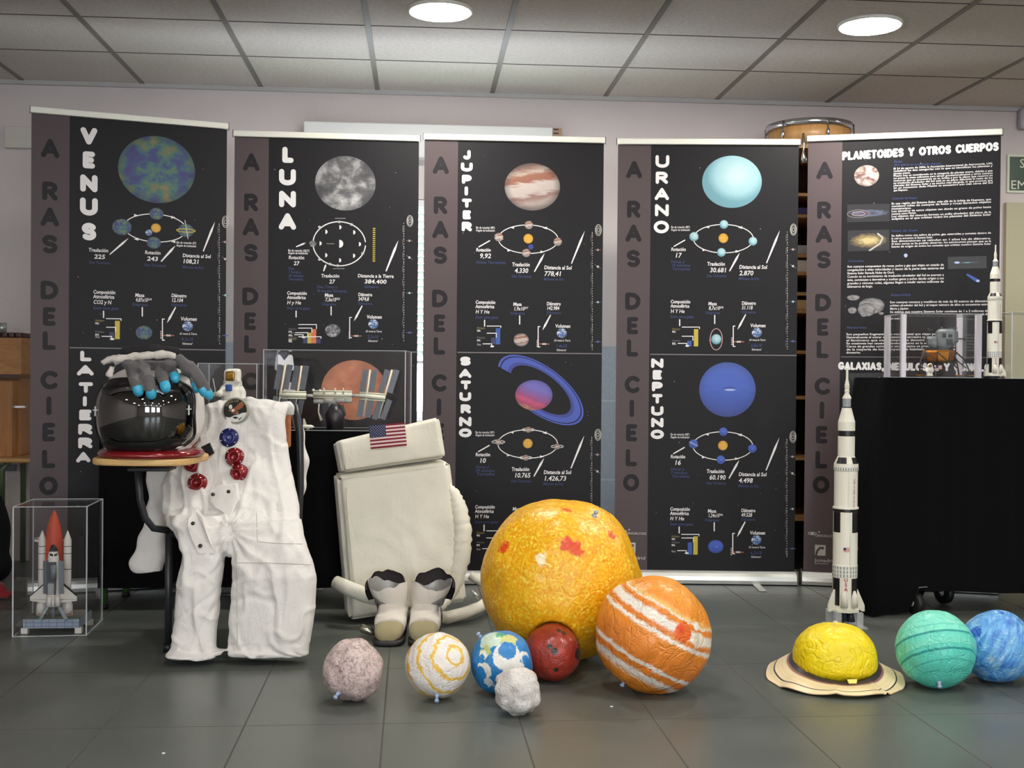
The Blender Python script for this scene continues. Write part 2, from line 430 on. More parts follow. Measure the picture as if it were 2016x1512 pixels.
# ------------------------------------------------------------------ roll-up banners and their print
def arc(cx, cy, rx, ry, a0, a1, n=12):
    return [(cx + rx * math.cos(math.radians(a0 + (a1 - a0) * i / n)), cy + ry * math.sin(math.radians(a0 + (a1 - a0) * i / n))) for i in range(n + 1)]
GL = {  # fat round-ended lettering as strokes in a box w x 1
 'A': (.8, [[(0, 0), (.4, 1), (.8, 0)], [(.16, .3), (.64, .3)]]),
 'B': (.62, [[(0, 0), (0, 1), (.32, 1)] + arc(.32, .77, .25, .23, 90, -90) + [(0, .54)], [(.32, .54)] + arc(.34, .27, .28, .27, 90, -90) + [(0, 0)]]),
 'C': (.7, [arc(.42, .5, .42, .5, 48, 312, 18)]),
 'D': (.7, [[(0, 0), (0, 1), (.25, 1)] + arc(.25, .5, .45, .5, 90, -90, 14) + [(0, 0)]]),
 'E': (.52, [[(.52, 1), (0, 1), (0, 0), (.52, 0)], [(0, .5), (.44, .5)]]),
 'G': (.78, [arc(.42, .5, .42, .5, 48, 352, 20) + [(.84, .42), (.5, .42)]]),
 'I': (0.02, [[(.01, 0), (.01, 1)]]),
 'J': (.5, [[(.5, 1), (.5, .3)] + arc(.25, .27, .25, .27, 0, -150, 8)]),
 'L': (.52, [[(0, 1), (0, 0), (.52, 0)]]),
 'M': (.9, [[(0, 0), (.08, 1), (.45, .3), (.82, 1), (.9, 0)]]),
 'N': (.7, [[(0, 0), (0, 1), (.7, 0), (.7, 1)]]),
 'O': (.86, [arc(.43, .5, .43, .5, 0, 360, 24)]),
 'P': (.6, [[(0, 0), (0, 1), (.3, 1)] + arc(.3, .72, .3, .28, 90, -90) + [(0, .44)]]),
 'R': (.62, [[(0, 0), (0, 1), (.3, 1)] + arc(.32, .74, .28, .26, 90, -90) + [(0, .48)], [(.28, .46), (.62, 0)]]),
 'S': (.6, [[(.57, .86)] + arc(.3, .76, .28, .24, 40, 270, 12) + arc(.3, .26, .3, .26, 90, -140, 12)]),
 'T': (.66, [[(0, 1), (.66, 1)], [(.33, 1), (.33, 0)]]),
 'U': (.7, [[(0, 1), (0, .35)] + arc(.35, .35, .35, .35, 180, 360, 12) + [(.7, 1)]]),
 'V': (.78, [[(0, 1), (.39, 0), (.78, 1)]]),
 'X': (.7, [[(0, 0), (.7, 1)], [(0, 1), (.7, 0)]]),
 'Y': (.74, [[(0, 1), (.37, .48), (.74, 1)], [(.37, .48), (.37, 0)]]),
 ',': (.05, [[(.05, .05), (0, -.2)]]), ' ': (.35, []),
}
PM = {}
PL = []
def pm(name, mat):
    PM[name] = len(PL); PL.append(mat)
def inkm(name, r, g, b, rough=.45, spec=.5): pm(name, plain('print_' + name, rgb(r, g, b), rough, spec=spec))
inkm('black', 31, 29, 32, .5, .2); inkm('strip', 86, 74, 76, .5, .25); inkm('dark', 38, 34, 38, .5, .2); inkm('backing', 206, 204, 202, .7); inkm('white', 238, 234, 234)
inkm('grey', 118, 112, 114); inkm('blue', 52, 66, 118); inkm('olive', 150, 138, 60); inkm('orange', 214, 106, 60); inkm('navy', 46, 44, 92)
inkm('yellow', 196, 176, 52); inkm('vividblue', 44, 84, 166); inkm('sun', 222, 164, 28); inkm('pink', 190, 150, 150)
inkm('ringblue', 62, 82, 178); inkm('ringdark', 44, 56, 138); inkm('ringlight', 82, 106, 204); inkm('silver', 190, 186, 180)
def mplanet(name, kind, stops, sc=2.0, det=6, dist=.4, seed=0.0, rot=0, limb=.55, aniso=1.0, extra=None):
    t = NT('print_' + name); uv = t.coord('UV')
    v = t.mapping(uv, loc=(seed, seed * .7, seed), rot=(0, 0, rot), sc=(1, aniso, 1))
    n = t.noise(v, sc, det, .6, dist)
    if kind == 'band':
        r = t.mapping(uv, rot=(0, 0, rot)); sx = t.n('SeparateXYZ'); t.l(r, sx.inputs[0])
        n = t.math('ADD', t.math('MULTIPLY', sx.outputs[1], .42), t.math('ADD', t.math('MULTIPLY', n, .32), .34))
    c = t.ramp(n, stops)
    if extra: c = extra(t, uv, c)
    # the artwork itself is a globe drawn with a darker rim
    L = t.vmath('LENGTH', uv)
    k = t.ramp(L, [(.0, (1, 1, 1)), (.75, (.92, .92, .92)), (1.0, (limb,) * 3)])
    c = t.mix(1.0, c, k, 'MULTIPLY'); t.set(Base_Color=c, Roughness=.42)
    pm(name, t.m)
mplanet('venus', 'n', [(.36, rgb(50, 44, 108)), (.44, rgb(48, 62, 120)), (.49, rgb(52, 92, 106)), (.54, rgb(66, 108, 90)), (.60, rgb(98, 108, 70)), (.68, rgb(140, 116, 82)), (.8, rgb(176, 108, 90))], 2.3, 12, .25, 3)
def moon_x(t, uv, c):
    d = t.vmath('DISTANCE', uv, (.12, -.72, 0)); g = t.ramp(d, [(0, (1.5, 1.5, 1.5)), (.5, (1, 1, 1))])
    return t.mix(.8, c, g, 'MULTIPLY')
mplanet('moon', 'n', [(.32, rgb(62, 60, 62)), (.47, rgb(92, 90, 92)), (.56, rgb(150, 148, 148)), (.72, rgb(214, 212, 212))], 1.7, 12, .12, 8.3, limb=.6, extra=moon_x)
mplanet('mars', 'n', [(.25, rgb(160, 88, 56)), (.5, rgb(206, 124, 84)), (.75, rgb(226, 152, 112))], 1.8, 7, .4, 2, limb=.7)
mplanet('jupiter', 'band', [(.05, rgb(132, 116, 112)), (.2, rgb(170, 152, 146)), (.32, rgb(140, 102, 92)), (.38, rgb(186, 172, 166)), (.56, rgb(196, 182, 174)), (.62, rgb(150, 92, 70)), (.70, rgb(156, 104, 82)), (.76, rgb(190, 172, 160)), (.84, rgb(148, 112, 98)), (.95, rgb(120, 104, 98))], 1.6, 7, .5, 1, rot=-.22, aniso=5, limb=.35)
mplanet('saturn', 'band', [(.1, rgb(196, 132, 96)), (.2, rgb(164, 48, 96)), (.32, rgb(200, 70, 112)), (.4, rgb(150, 60, 120)), (.55, rgb(124, 84, 156)), (.7, rgb(112, 100, 190)), (.95, rgb(96, 96, 176))], 2.2, 6, .4, 5, rot=.45, aniso=6, limb=.6)
def ura_x(t, uv, c):
    d = t.vmath('DISTANCE', uv, (.15, .25, 0)); return t.mix(1.0, t.ramp(d, [(.1, rgb(190, 216, 220)), (.7, rgb(158, 202, 212)), (1.25, rgb(108, 160, 174))]), c, 'MULTIPLY')
mplanet('uranus', 'n', [(.3, (.97, .97, .97)), (.7, (1, 1, 1))], 3, 3, 0, 1, limb=.9, extra=ura_x)
def nep_x(t, uv, c):
    v = t.mapping(uv, loc=(0, 0, 0), rot=(0, 0, .15), sc=(1, 3.2, 1))
    d = t.vmath('DISTANCE', v, (.05, .12, 0)); s = t.ramp(d, [(.1, (.35, .4, .6)), (.3, (1, 1, 1))])
    d2 = t.vmath('DISTANCE', t.mapping(uv, rot=(0, 0, .4), sc=(1, 5, 1)), (.1, .0, 0))
    c = t.mix(1, c, s, 'MULTIPLY'); return t.mix(t.ramp(d2, [(.12, (.8,) * 3), (.25, (0, 0, 0))]), c, rgb(180, 200, 240))
mplanet('neptune', 'band', [(.1, rgb(40, 62, 150)), (.4, rgb(48, 80, 176)), (.6, rgb(58, 90, 190)), (.9, rgb(62, 92, 184))], 2, 5, .4, 4, rot=.12, aniso=4, limb=.62, extra=nep_x)
mplanet('earth', 'n', [(.3, rgb(60, 84, 140)), (.5, rgb(72, 104, 160)), (.56, rgb(196, 206, 220)), (.7, rgb(240, 240, 244))], 2.2, 6, .8, 6, limb=.6)
mplanet('sunglow', 'n', [(.3, rgb(206, 150, 26)), (.7, rgb(232, 178, 48))], 3, 4, 0, 1, limb=.55)
mplanet('pluto', 'n', [(.34, rgb(84, 58, 48)), (.44, rgb(132, 102, 92)), (.52, rgb(206, 186, 178)), (.75, rgb(232, 218, 208))], 1.1, 8, .4, 12.6, limb=.55)
mplanet('comet', 'n', [(.3, rgb(120, 150, 220)), (.7, rgb(220, 228, 255))], 2, 3, 0, 1, limb=.8)
mplanet('rock', 'n', [(.3, rgb(70, 68, 70)), (.55, rgb(140, 136, 136)), (.75, rgb(186, 182, 180))], 1.4, 8, .5, 2, limb=.5)
def galx(name, core, mid, out, seed, rot=.3, asp=2.4):
    t = NT('print_' + name); uv = t.coord('UV')
    v = t.mapping(uv, rot=(0, 0, rot), sc=(1, asp, 1)); L = t.vmath('LENGTH', v)
    n = t.noise(t.mapping(uv, loc=(seed, 0, 0)), 5, 7, .7, .6)
    L = t.math('ADD', L, t.math('MULTIPLY', t.math('SUBTRACT', n, .5), .9))
    t.set(Base_Color=t.ramp(L, [(0, core), (.25, mid), (.6, out), (.95, rgb(31, 29, 33))]), Roughness=.42); pm(name, t.m)
galx('kuiper', rgb(110, 100, 104), rgb(60, 56, 74), rgb(92, 98, 124), 3, -.05, 2.2)
galx('oort', rgb(196, 180, 130), rgb(206, 186, 130), rgb(128, 108, 70), 9, -.3, 1.3)
galx('galaxy', rgb(236, 196, 168), rgb(150, 104, 92), rgb(70, 66, 84), 5, .25, 2.6)
galx('nebula', rgb(200, 210, 236), rgb(96, 116, 176), rgb(66, 46, 60), 7, .8, 1.4)
galx('comet_tail', rgb(130, 200, 196), rgb(60, 84, 96), rgb(40, 44, 50), 2, 0, 5)

class Banner:
    def __init__(s, label, x0, ytl, x1, ytr, dl, dr, bottom):
        s.P0, s.P1 = at(x0, ytl, dl), at(x1, ytr, dr)
        s.top = (s.P0.z + s.P1.z) / 2
        v = Vector((s.P1.x - s.P0.x, s.P1.y - s.P0.y, 0)); s.w = v.length; s.ex = v.normalized()
        s.rot = math.atan2(v.y, v.x)
        s.n = Vector((s.ex.y, -s.ex.x, 0))                       # towards the camera
        s.o = Vector((s.P0.x, s.P0.y, 0))
        s.T = thing('roll_up_banner', label, 'banner', s.o, s.rot, 'solar system roll-up banners')
        s.v, s.f, s.m, s.uvs = [], [], [], []
        s.lay = 0; s.bottom = bottom
    def st(s, px, py):
        D = ray(px, py); t = (s.o - EYE).dot(s.n) / D.dot(s.n); p = EYE + D * t
        return (p - s.o).dot(s.ex), p.z
    def add(s, pts, faces, mat, lay, uv=None):
        o = len(s.v); s.lay = (s.lay + 1) % 120; s.v += [(p[0], -.0004 * lay - 3e-6 * s.lay, p[1]) for p in pts]
        for f in faces:
            s.f.append([i + o for i in f]); s.m.append(PM[mat]); s.uvs.append([uv[i] for i in f] if uv else None)
    def rect(s, a0, a1, b0, b1, mat, lay=1):
        s.add([(a0, b0), (a1, b0), (a1, b1), (a0, b1)], [(0, 1, 2, 3)], mat, lay)
    def poly(s, pts, mat, lay=2): s.add(pts, [tuple(range(len(pts)))], mat, lay)
    def disc(s, c, rx, ry, mat, lay=3, n=40):
        pts = [c] + [(c[0] + rx * math.cos(2 * PI * i / n), c[1] + ry * math.sin(2 * PI * i / n)) for i in range(n)]
        uv = [(0, 0)] + [(math.cos(2 * PI * i / n), math.sin(2 * PI * i / n)) for i in range(n)]
        s.add(pts, [(0, i + 1, (i + 1) % n + 1) for i in range(n)], mat, lay, uv)
    def quadimg(s, p, mat, lay=2):
        s.add(p, [(0, 1, 2, 3)], mat, lay, [(-1, -1), (1, -1), (1, 1), (-1, 1)])
    def stroke(s, pts, r, mat, lay=4, cap=True):
        for a, b in zip(pts[:-1], pts[1:]):
            d = Vector((b[0] - a[0], b[1] - a[1]))
            if d.length < 1e-9: continue
            d.normalize(); nx, ny = -d.y * r, d.x * r
            s.add([(a[0] + nx, a[1] + ny), (a[0] - nx, a[1] - ny), (b[0] - nx, b[1] - ny), (b[0] + nx, b[1] + ny)], [(0, 1, 2, 3)], mat, lay)
        if cap:
            for p in pts: s.add([(p[0] + r * math.cos(PI * k / 6), p[1] + r * math.sin(PI * k / 6)) for k in range(12)], [tuple(range(12))], mat, lay)
    def spike(s, a, b, r0, mat='white', lay=4):
        """needle pointer: thin at a, swelling before the tip b"""
        d = Vector((b[0] - a[0], b[1] - a[1])); L = d.length; d.normalize(); n = Vector((-d.y, d.x))
        q = lambda t, w: (a[0] + d.x * L * t + n.x * w, a[1] + d.y * L * t + n.y * w)
        s.poly([q(0, r0 * .5), q(0, -r0 * .5), q(.7, -r0), q(1, -r0 * .05), q(1, r0 * .05), q(.7, r0)], mat, lay)
    def letter(s, ch, c, h, w, th, mat, lay=3):
        gw, st_ = GL[ch]; k = (h - th); kx = (w - th) / gw if w and gw > .1 else k
        x0 = c[0] - gw * kx / 2; y0 = c[1] - k / 2
        for pl in st_: s.stroke([(x0 + p[0] * kx, y0 + p[1] * k) for p in pl], th / 2, mat, lay)
    def word(s, txt, a, b, th, h, mat='white', lay=4):
        """stroke lettering from baseline-left a to baseline-right b, cap height h"""
        gap = .02; tot = sum(GL[c][0] for c in txt); L = math.hypot(b[0] - a[0], b[1] - a[1])
        n = len(txt); k = h - th
        kx = (L - n * th - (n - 1) * gap * th) / tot
        d = ((b[0] - a[0]) / L, (b[1] - a[1]) / L); x = th / 2
        for c in txt:
            gw, st_ = GL[c]
            for pl in st_:
                s.stroke([(a[0] + d[0] * (x + p[0] * kx), a[1] + d[1] * (x + p[0] * kx) + th / 2 + p[1] * k) for p in pl], th / 2, mat, lay)
            x += gw * kx + th * (1 + gap)
    def text(s, body, c, h, mat='white', width=None, lay=4, **kw):
        vs, fs = text_geo(body, **kw)
        if not vs: return
        kx = width / max(p[0] for p in vs) if width else h
        s.add([(c[0] + p[0] * kx, c[1] + p[1] * h) for p in vs], fs, mat, lay)
    def ellipse(s, c, rx, ry, r, mat='white', lay=3, n=48, a0=0, a1=360):
        s.stroke([(c[0] + rx * math.cos(math.radians(a0 + (a1 - a0) * i / n)), c[1] + ry * math.sin(math.radians(a0 + (a1 - a0) * i / n))) for i in range(n + 1)], r, mat, lay, False)
    def finish(s, foot_at=None):
        w = s.w; z0 = s.bottom; zt = s.top - .012
        n0 = len(s.v)
        vs = [(0, 0, z0), (w, 0, z0), (w, 0, zt), (0, 0, zt), (0, .0015, z0), (w, .0015, z0), (w, .0015, zt), (0, .0015, zt)]
        o = len(s.v); s.v += vs
        for f, mt in (((0, 1, 2, 3), 'black'), ((5, 4, 7, 6), 'backing'), ((0, 3, 7, 4), 'grey'), ((1, 5, 6, 2), 'grey')):
            s.f.append([i + o for i in f]); s.m.append(PM[mt]); s.uvs.append(None)
        used = sorted(set(s.m)); rem = {k: i for i, k in enumerate(used)}
        me = bpy.data.meshes.new('printed_sheet'); me.from_pydata(s.v, [], s.f)
        for k in used: me.materials.append(PL[k])
        me.polygons.foreach_set('material_index', [rem[k] for k in s.m])
        u = me.uv_layers.new(name='UVMap'); fl = []
        for f, q in zip(s.f, s.uvs):
            for i in range(len(f)): fl += list(q[i]) if q else [0, 0]
        u.data.foreach_set('uv', fl); me.update()
        ob = bpy.data.objects.new('printed_sheet', me); COL.objects.link(ob); ob.parent = s.T
        # aluminium rail, cassette, pole, foot
        al, rd = plain('brushed_aluminium', rgb(214, 214, 210), .38, .75), plain('rail_white', rgb(236, 234, 222), .35, .1)
        MB().box(-.006, w + .006, -.012, .012, zt - .012, s.top + .004).build('top_rail', rd, s.T, local=True, bevel=.004)
        for x in (-.008, w + .006): MB().box(x, x + .002, -.013, .013, zt - .014, s.top + .006).build('rail_end_cap', plain('cap_grey', rgb(96, 94, 92), .5), s.T, local=True)
        b = MB(); H = .062
        prof = [(.075, .005), (.075, .04), (.05, .058), (.005, .062), (-.012, .062), (-.026, .054), (-.034, .04), (-.038, .022), (-.036, .006)]
        n = len(prof)
        b.add([(-.006, p[0], p[1]) for p in prof] + [(w + .006, p[0], p[1]) for p in prof], [(i, (i + 1) % n, n + (i + 1) % n, n + i) for i in range(n)] + [tuple(range(n))[::-1], tuple(range(n, 2 * n))])
        b.build('base_cassette', al, s.T, local=True)
        for x in (-.0105, w + .006): MB().box(x, x + .0045, -.041, .078, .004, .066).build('base_end_cap', plain('cap_grey', rgb(96, 94, 92), .5), s.T, local=True)
        fx = foot_at if foot_at is not None else w * .5
        MB().box(fx - .03, fx + .005, -.19, .02, .001, .006).build('foot', al, s.T, local=True, bevel=.002)
        MB().cyl((w / 2, .03, .05), (w / 2, .03, s.top - .01), .009, 12).build('support_pole', al, s.T, local=True)

BV = Banner('tall black roll-up banner with VENUS heading, leftmost of the five banners', 62, 208, 447, 248, 5.05, 5.36, .058)
BL = Banner('tall black roll-up banner with LUNA heading and a grey moon', 462, 260, 825, 268, 5.36, 5.44, .058)
BJ = Banner('tall black roll-up banner with JUPITER and SATURNO headings, behind the big yellow ball', 836, 267, 1189, 271, 5.40, 5.45, .058)
BU = Banner('tall black roll-up banner with URANO and NEPTUNO headings and two blue globes', 1217, 277, 1573, 274, 5.48, 5.46, .058)
BP = Banner('tall black roll-up banner with PLANETOIDES heading and paragraphs, rightmost of the five', 1591, 276, 1971, 249, 5.47, 5.28, .058)
U = BU.st
HT = [('A', 334), ('R', 412), ('A', 459), ('S', 509), ('D', 593), ('E', 641), ('L', 685), ('C', 757), ('I', 804), ('E', 852), ('L', 901), ('O', 950)]
# the same grey strip down every banner
sx = (U(1246, 500)[0] + .002)
for B in (BV, BL, BJ, BU, BP):
    B.rect(0, U(1280, 500)[0], B.bottom, B.top - .012, 'strip', 1)
    for ch, y in HT:
        B.letter(ch, (sx, U(1246, y)[1]), .081, None if ch == 'I' else {'A': .075, 'R': .063, 'S': .064, 'D': .072, 'E': .052, 'L': .054, 'C': .070, 'O': .076}[ch], .021, 'dark', 2)
    # two maker's marks at the foot of the strip
    ix, iz = U(1226, 1046); B.disc((ix, iz), .008, .006, 'silver', 2, 16); B.ellipse((ix, iz), .019, .006, .0016, 'silver', 3); B.disc((ix + .03, iz + .008), .004, .004, 'silver', 2, 12)
    B.text('CIENCIALCOLE', (U(1231, 1050)[0], U(1231, 1052)[1]), .0115, 'silver', U(1272, 1050)[0] - U(1231, 1050)[0], offset=.02)
    q0, q1 = U(1231, 1068), U(1251, 1089)
    B.rect(q0[0], q1[0], q1[1], q0[1], 'silver', 2)
    B.stroke([(q0[0] + .006, q1[1] + .003), (q0[0] + .011, q1[1] + .022), (q0[0] + .024, q1[1] + .037)], .005, 'strip', 3); B.disc((q1[0] - .014, q0[1] - .014), .007, .007, 'strip', 3, 16)
    B.text('Jcmadrid', (q0[0], U(1231, 1101)[1]), .0155, 'silver', U(1270, 1101)[0] - q0[0], offset=.015)
    B.rect(q0[0], q0[0] + .062, U(1231, 1105)[1], U(1231, 1104)[1], 'silver', 3)
    # star specks
    for _ in range(26):
        a, c, r = random.uniform(U(1290, 0)[0], .83), random.uniform(.15, 2.0), random.choice((.0011, .0014, .002))
        B.disc((a, c), r, r, random.choice(('grey', 'silver', 'pink')), 2, 8)
    if B is not BP: B.rect(U(1280, 700)[0], B.w, U(1400, 699.5)[1], U(1400, 697.5)[1], 'grey', 2)

def title(B, letters, th=.0155):
    for ch, x, y, w, h in letters:
        c = B.st(x, y); c0, c1 = B.st(x - w / 2, y - h / 2), B.st(x + w / 2, y + h / 2)
        B.letter(ch, c, c0[1] - c1[1], (c1[0] - c0[0]), th if h < 30 else th * 1.25, 'white')
title(BV, [('V', 175, 268, 33, 36), ('E', 175, 315, 24, 35), ('N', 175, 361, 34, 36), ('U', 175, 407, 35, 37), ('S', 175, 456, 29, 36)], .019)
title(BV, [('L', 169, 701, 22, 21), ('A', 168, 729, 33, 21), ('T', 169, 763, 28, 21), ('I', 167, 790, 10, 20), ('E', 168, 817, 24, 21), ('R', 168, 845, 28, 21), ('R', 168, 872, 28, 21), ('A', 164, 900, 28, 20)], .0165)
title(BL, [('L', 567, 305, 22, 32), ('U', 566, 349, 33, 33), ('N', 566, 392, 33, 33), ('A', 566, 436, 34, 33)], .019)
title(BL, [('M', 560, 714, 38, 32), ('A', 570, 768, 34, 32)], .019)
title(BJ, [('J', 919, 305, 15, 19), ('U', 919, 329, 23, 18), ('P', 919, 353, 19, 18), ('I', 918, 376, 8, 18), ('T', 919, 400, 19, 18), ('E', 919, 423, 16, 18), ('R', 919, 446, 20, 19)])
title(BJ, [('S', 916, 711, 21, 18), ('A', 916, 735, 24, 18), ('T', 917, 758, 20, 18), ('U', 916, 781, 23, 18), ('R', 917, 805, 20, 18), ('N', 916, 830, 24, 19), ('O', 916, 852, 25, 18)])
title(BU, [('U', 1304, 318, 27, 25), ('R', 1303, 350, 24, 24), ('A', 1303, 382, 28, 24), ('N', 1303, 414, 27, 24), ('O', 1302, 447, 30, 25)])
title(BU, [('N', 1294, 715, 24, 19), ('E', 1294, 738, 18, 19), ('P', 1294, 761, 21, 19), ('T', 1294, 785, 20, 19), ('U', 1294, 809, 24, 19), ('N', 1294, 832, 24, 19), ('O', 1294, 855, 26, 19)])

def panel(B, ref, dx, dy, kind, rot_n, tra, dist, comp, masa, diam, rot_u, rings=None, bars=(('yellow', 1377, 648, 682), ('vividblue', 1364, 671, 682)), skip=(), vol='6,8x10', dlabel='Distancia al Sol', orbit_r=8.5):
    """one planet's data sheet; REF maps the lay-out's own marks onto the banner"""
    q = lambda x, y: ref(x + dx, y + dy)
    px = (q(1400, 500)[0] - q(1300, 500)[0]) / 100
    W_ = lambda n: n * px
    if 'orbit' not in skip:
        o = q(1424, 470); B.ellipse(o, W_(59), W_(28), W_(.8))
        for x, y, sg_ in ((1392, 447, -1), (1457, 448, -1), (1387, 492, 1), (1452, 495, 1)):
            c = q(x, y); B.poly([(c[0] - sg_ * W_(4), c[1] + W_(2.6)), (c[0] - sg_ * W_(4), c[1] - W_(2.6)), (c[0] + sg_ * W_(4), c[1])][::sg_], 'white', 4)
        B.disc(q(1424, 469), W_(9.5), W_(9.5), 'sunglow', 4)
        for x, y, k in ((1366, 466, 1.05), (1425, 442, 1), (1482, 475, 1), (1420, 497, 1)):
            if rings: B.ellipse(q(x, y), W_(orbit_r * 2.0 * k), W_(orbit_r * .45 * k), W_(.9), rings)
            B.disc(q(x, y), W_(orbit_r * k), W_(orbit_r * k), kind, 5, 24)
        B.stroke([q(1359, 462), q(1374, 470)], W_(.7), 'silver', 6)
        B.text('Eje de rotación (98º)', q(1321, 449), W_(4.4), 'white', W_(37), offset=.01)
        B.text('Ángulo de inclinación', q(1321, 454.5), W_(4.4), 'white', W_(37), offset=.01)
        B.stroke([q(1327, 485), q(1348, 473)], W_(1.1), 'white')
        B.text('Rotación', q(1321, 494), W_(7), 'white', W_(29), offset=.03, shear=.1); B.text(rot_n, q(1328, 507), W_(9.5), 'white', offset=.02, shear=.15)
        for k, l in enumerate(rot_u): B.text(l, q(1321, 518 + k * 7), W_(6), 'blue', shear=.1, offset=.01)
        B.text('Traslación', q(1392, 523), W_(7.5), 'white', W_(35), offset=.03, shear=.1); B.text(tra, q(1397, 536), W_(9.5), 'white', W_(len(tra) * 5.4), offset=.02, shear=.15)
        B.text('Días Terrestres', q(1391, 545.5), W_(5.6), 'blue', W_(39), shear=.1, offset=.01)
        B.spike(q(1436, 534), q(1456, 498), W_(2.1)); B.spike(q(1509, 518), q(1535, 454), W_(2.1))
        B.text(dlabel, q(1455, 529), W_(7.5), 'white', W_(55), offset=.03, shear=.1); B.text(dist, q(1455, 542), W_(9.5), 'white', W_(len(dist) * 5.6), offset=.02, shear=.15)
        B.text('Millones de Km', q(1454, 551), W_(5.6), 'blue', W_(40), shear=.1, offset=.01)
    if 'scale' not in skip:      # the little map of distances down the right edge
        c = q(1562, 452)
        for r in (4, 8, 11): B.ellipse(c, W_(r * .55), W_(r), W_(.55), 'silver')
        for y in range(456, 690, 5): B.stroke([q(1550, y), q(1550, y + random.uniform(1.5, 4))], W_(.6), 'silver', 3, False)
        for y in range(462, 690, 26): B.stroke([q(1547.5, y), q(1547.5, y + 13)], W_(.35), 'grey', 3, False)
        for y, mt, r in ((491, 'jupiter', 2.6), (524, 'silver', 2.4), (594, 'uranus', 2.3), (672, 'neptune', 2.3)):
            B.stroke([q(1555, y + (-4 if y == 524 else 0)), q(1567, y + (4 if y == 524 else 0))], W_(.5), 'grey', 3, False); B.disc(q(1561, y), W_(r), W_(r), mt, 4, 12)
    B.text('Composición', q(1320, 597), W_(7), 'white', W_(39), offset=.03, shear=.1); B.text('Atmosférica', q(1320, 605.5), W_(7), 'white', W_(37), offset=.03, shear=.1)
    B.text(comp, q(1320, 616), W_(7.5), 'white', W_(len(comp) * 4.6), offset=.02, shear=.15); B.text('Entre otros gases', q(1320, 626), W_(5.8), 'blue', W_(45), shear=.1, offset=.01)
    B.stroke([q(1338, 629.5), q(1338, 641)], W_(1.1), 'white')
    n = len(bars)
    for k, (mt, x, y0, y1) in enumerate(bars):
        B.rect(q(x - 4.3, 0)[0], q(x + 4.3, 0)[0], q(x, y1)[1], q(x, y0)[1], mt, 3)
        B.stroke([q(1343 - (6 if k == n - 1 and n > 2 else 0), y0 - (4 if k == 0 else 9)), q(x, y0 - (4 if k == 0 else 9)), q(x, y0 - 1)], W_(.8), 'white')
        B.text(('Hidrógeno', 'Helio', 'Metano', 'Otros', 'Neón')[k], q(1323, y0 + 1.5), W_(4.2), 'olive' if k == 0 else 'grey', W_(16), shear=.1); B.text('98%' if k == 0 else '%d%%' % (12 - 4 * k), q(1323, y0 + 7), W_(4), 'white', W_(7), offset=.02)
    B.stroke([q(1335, 676), q(1352, 676), q(1352, 680)], W_(.8), 'white'); B.disc(q(1353, 681), W_(4), W_(1.8), 'white', 4, 12); B.text('Otros', q(1323, 679), W_(4), 'silver', W_(8), offset=.02)
    B.text('Masa', q(1394, 601), W_(7), 'white', W_(17), offset=.03, shear=.1); B.text(masa[0], q(1395, 610), W_(7.5), 'white', W_(22), offset=.02, shear=.15); B.text(masa[1], q(1417, 607), W_(4), 'white', W_(7), offset=.02)
    B.text('Kilogramos', q(1389, 618), W_(5.6), 'blue', W_(28), shear=.1, offset=.01); B.stroke([q(1407, 621), q(1407, 637)], W_(1.1), 'white')
    if 'mini' not in skip: B.disc(q(1410, 668), W_(15 if kind != 'uranus' else 10), W_(13 if kind != 'uranus' else 10), kind, 4)
    if kind == 'uranus': B.ellipse(q(1410, 668), W_(12), W_(21), W_(.8), 'pink')
    B.text('Diámetro', q(1460, 600), W_(7), 'white', W_(28), offset=.03, shear=.1); B.text(diam, q(1460, 609), W_(7.5), 'white', W_(len(diam) * 3.6), offset=.02, shear=.15); B.text('Kilómetros', q(1460, 617), W_(5.6), 'blue', W_(28), shear=.1, offset=.01)
    B.spike(q(1468, 619), q(1452, 649), W_(2))
    B.stroke([q(1447, 642), q(1443.5, 642), q(1443.5, 682), q(1447, 682)], W_(.9), 'white')
    for k in range(4): B.rect(q(1446.5, 0)[0], q(1449, 0)[0], q(0, 653 + k * 4 + 2.4)[1], q(0, 653 + k * 4)[1], ('pink', 'silver')[k % 2], 3)
    B.rect(q(1451, 0)[0], q(1456, 0)[0], q(0, 662)[1], q(0, 660.5)[1], 'orange', 3); B.rect(q(1457, 0)[0], q(1466, 0)[0], q(0, 663)[1], q(0, 659.5)[1], 'silver', 3); B.rect(q(1467, 0)[0], q(1472, 0)[0], q(0, 662)[1], q(0, 660.5)[1], 'orange', 3)
    B.text('Volumen', q(1477, 644), W_(7.2), 'white', W_(30), offset=.03, shear=.1); B.disc(q(1490, 655), W_(10), W_(9.5), 'earth', 4)
    B.text('63 veces la Tierra', q(1475, 671), W_(4.2), 'white', W_(32), offset=.01, shear=.1); B.text(vol, q(1478, 683), W_(6.5), 'blue', W_(22), shear=.15, offset=.01); B.text('Kilómetros³', q(1480, 690), W_(4.2), 'white', W_(19), offset=.01)

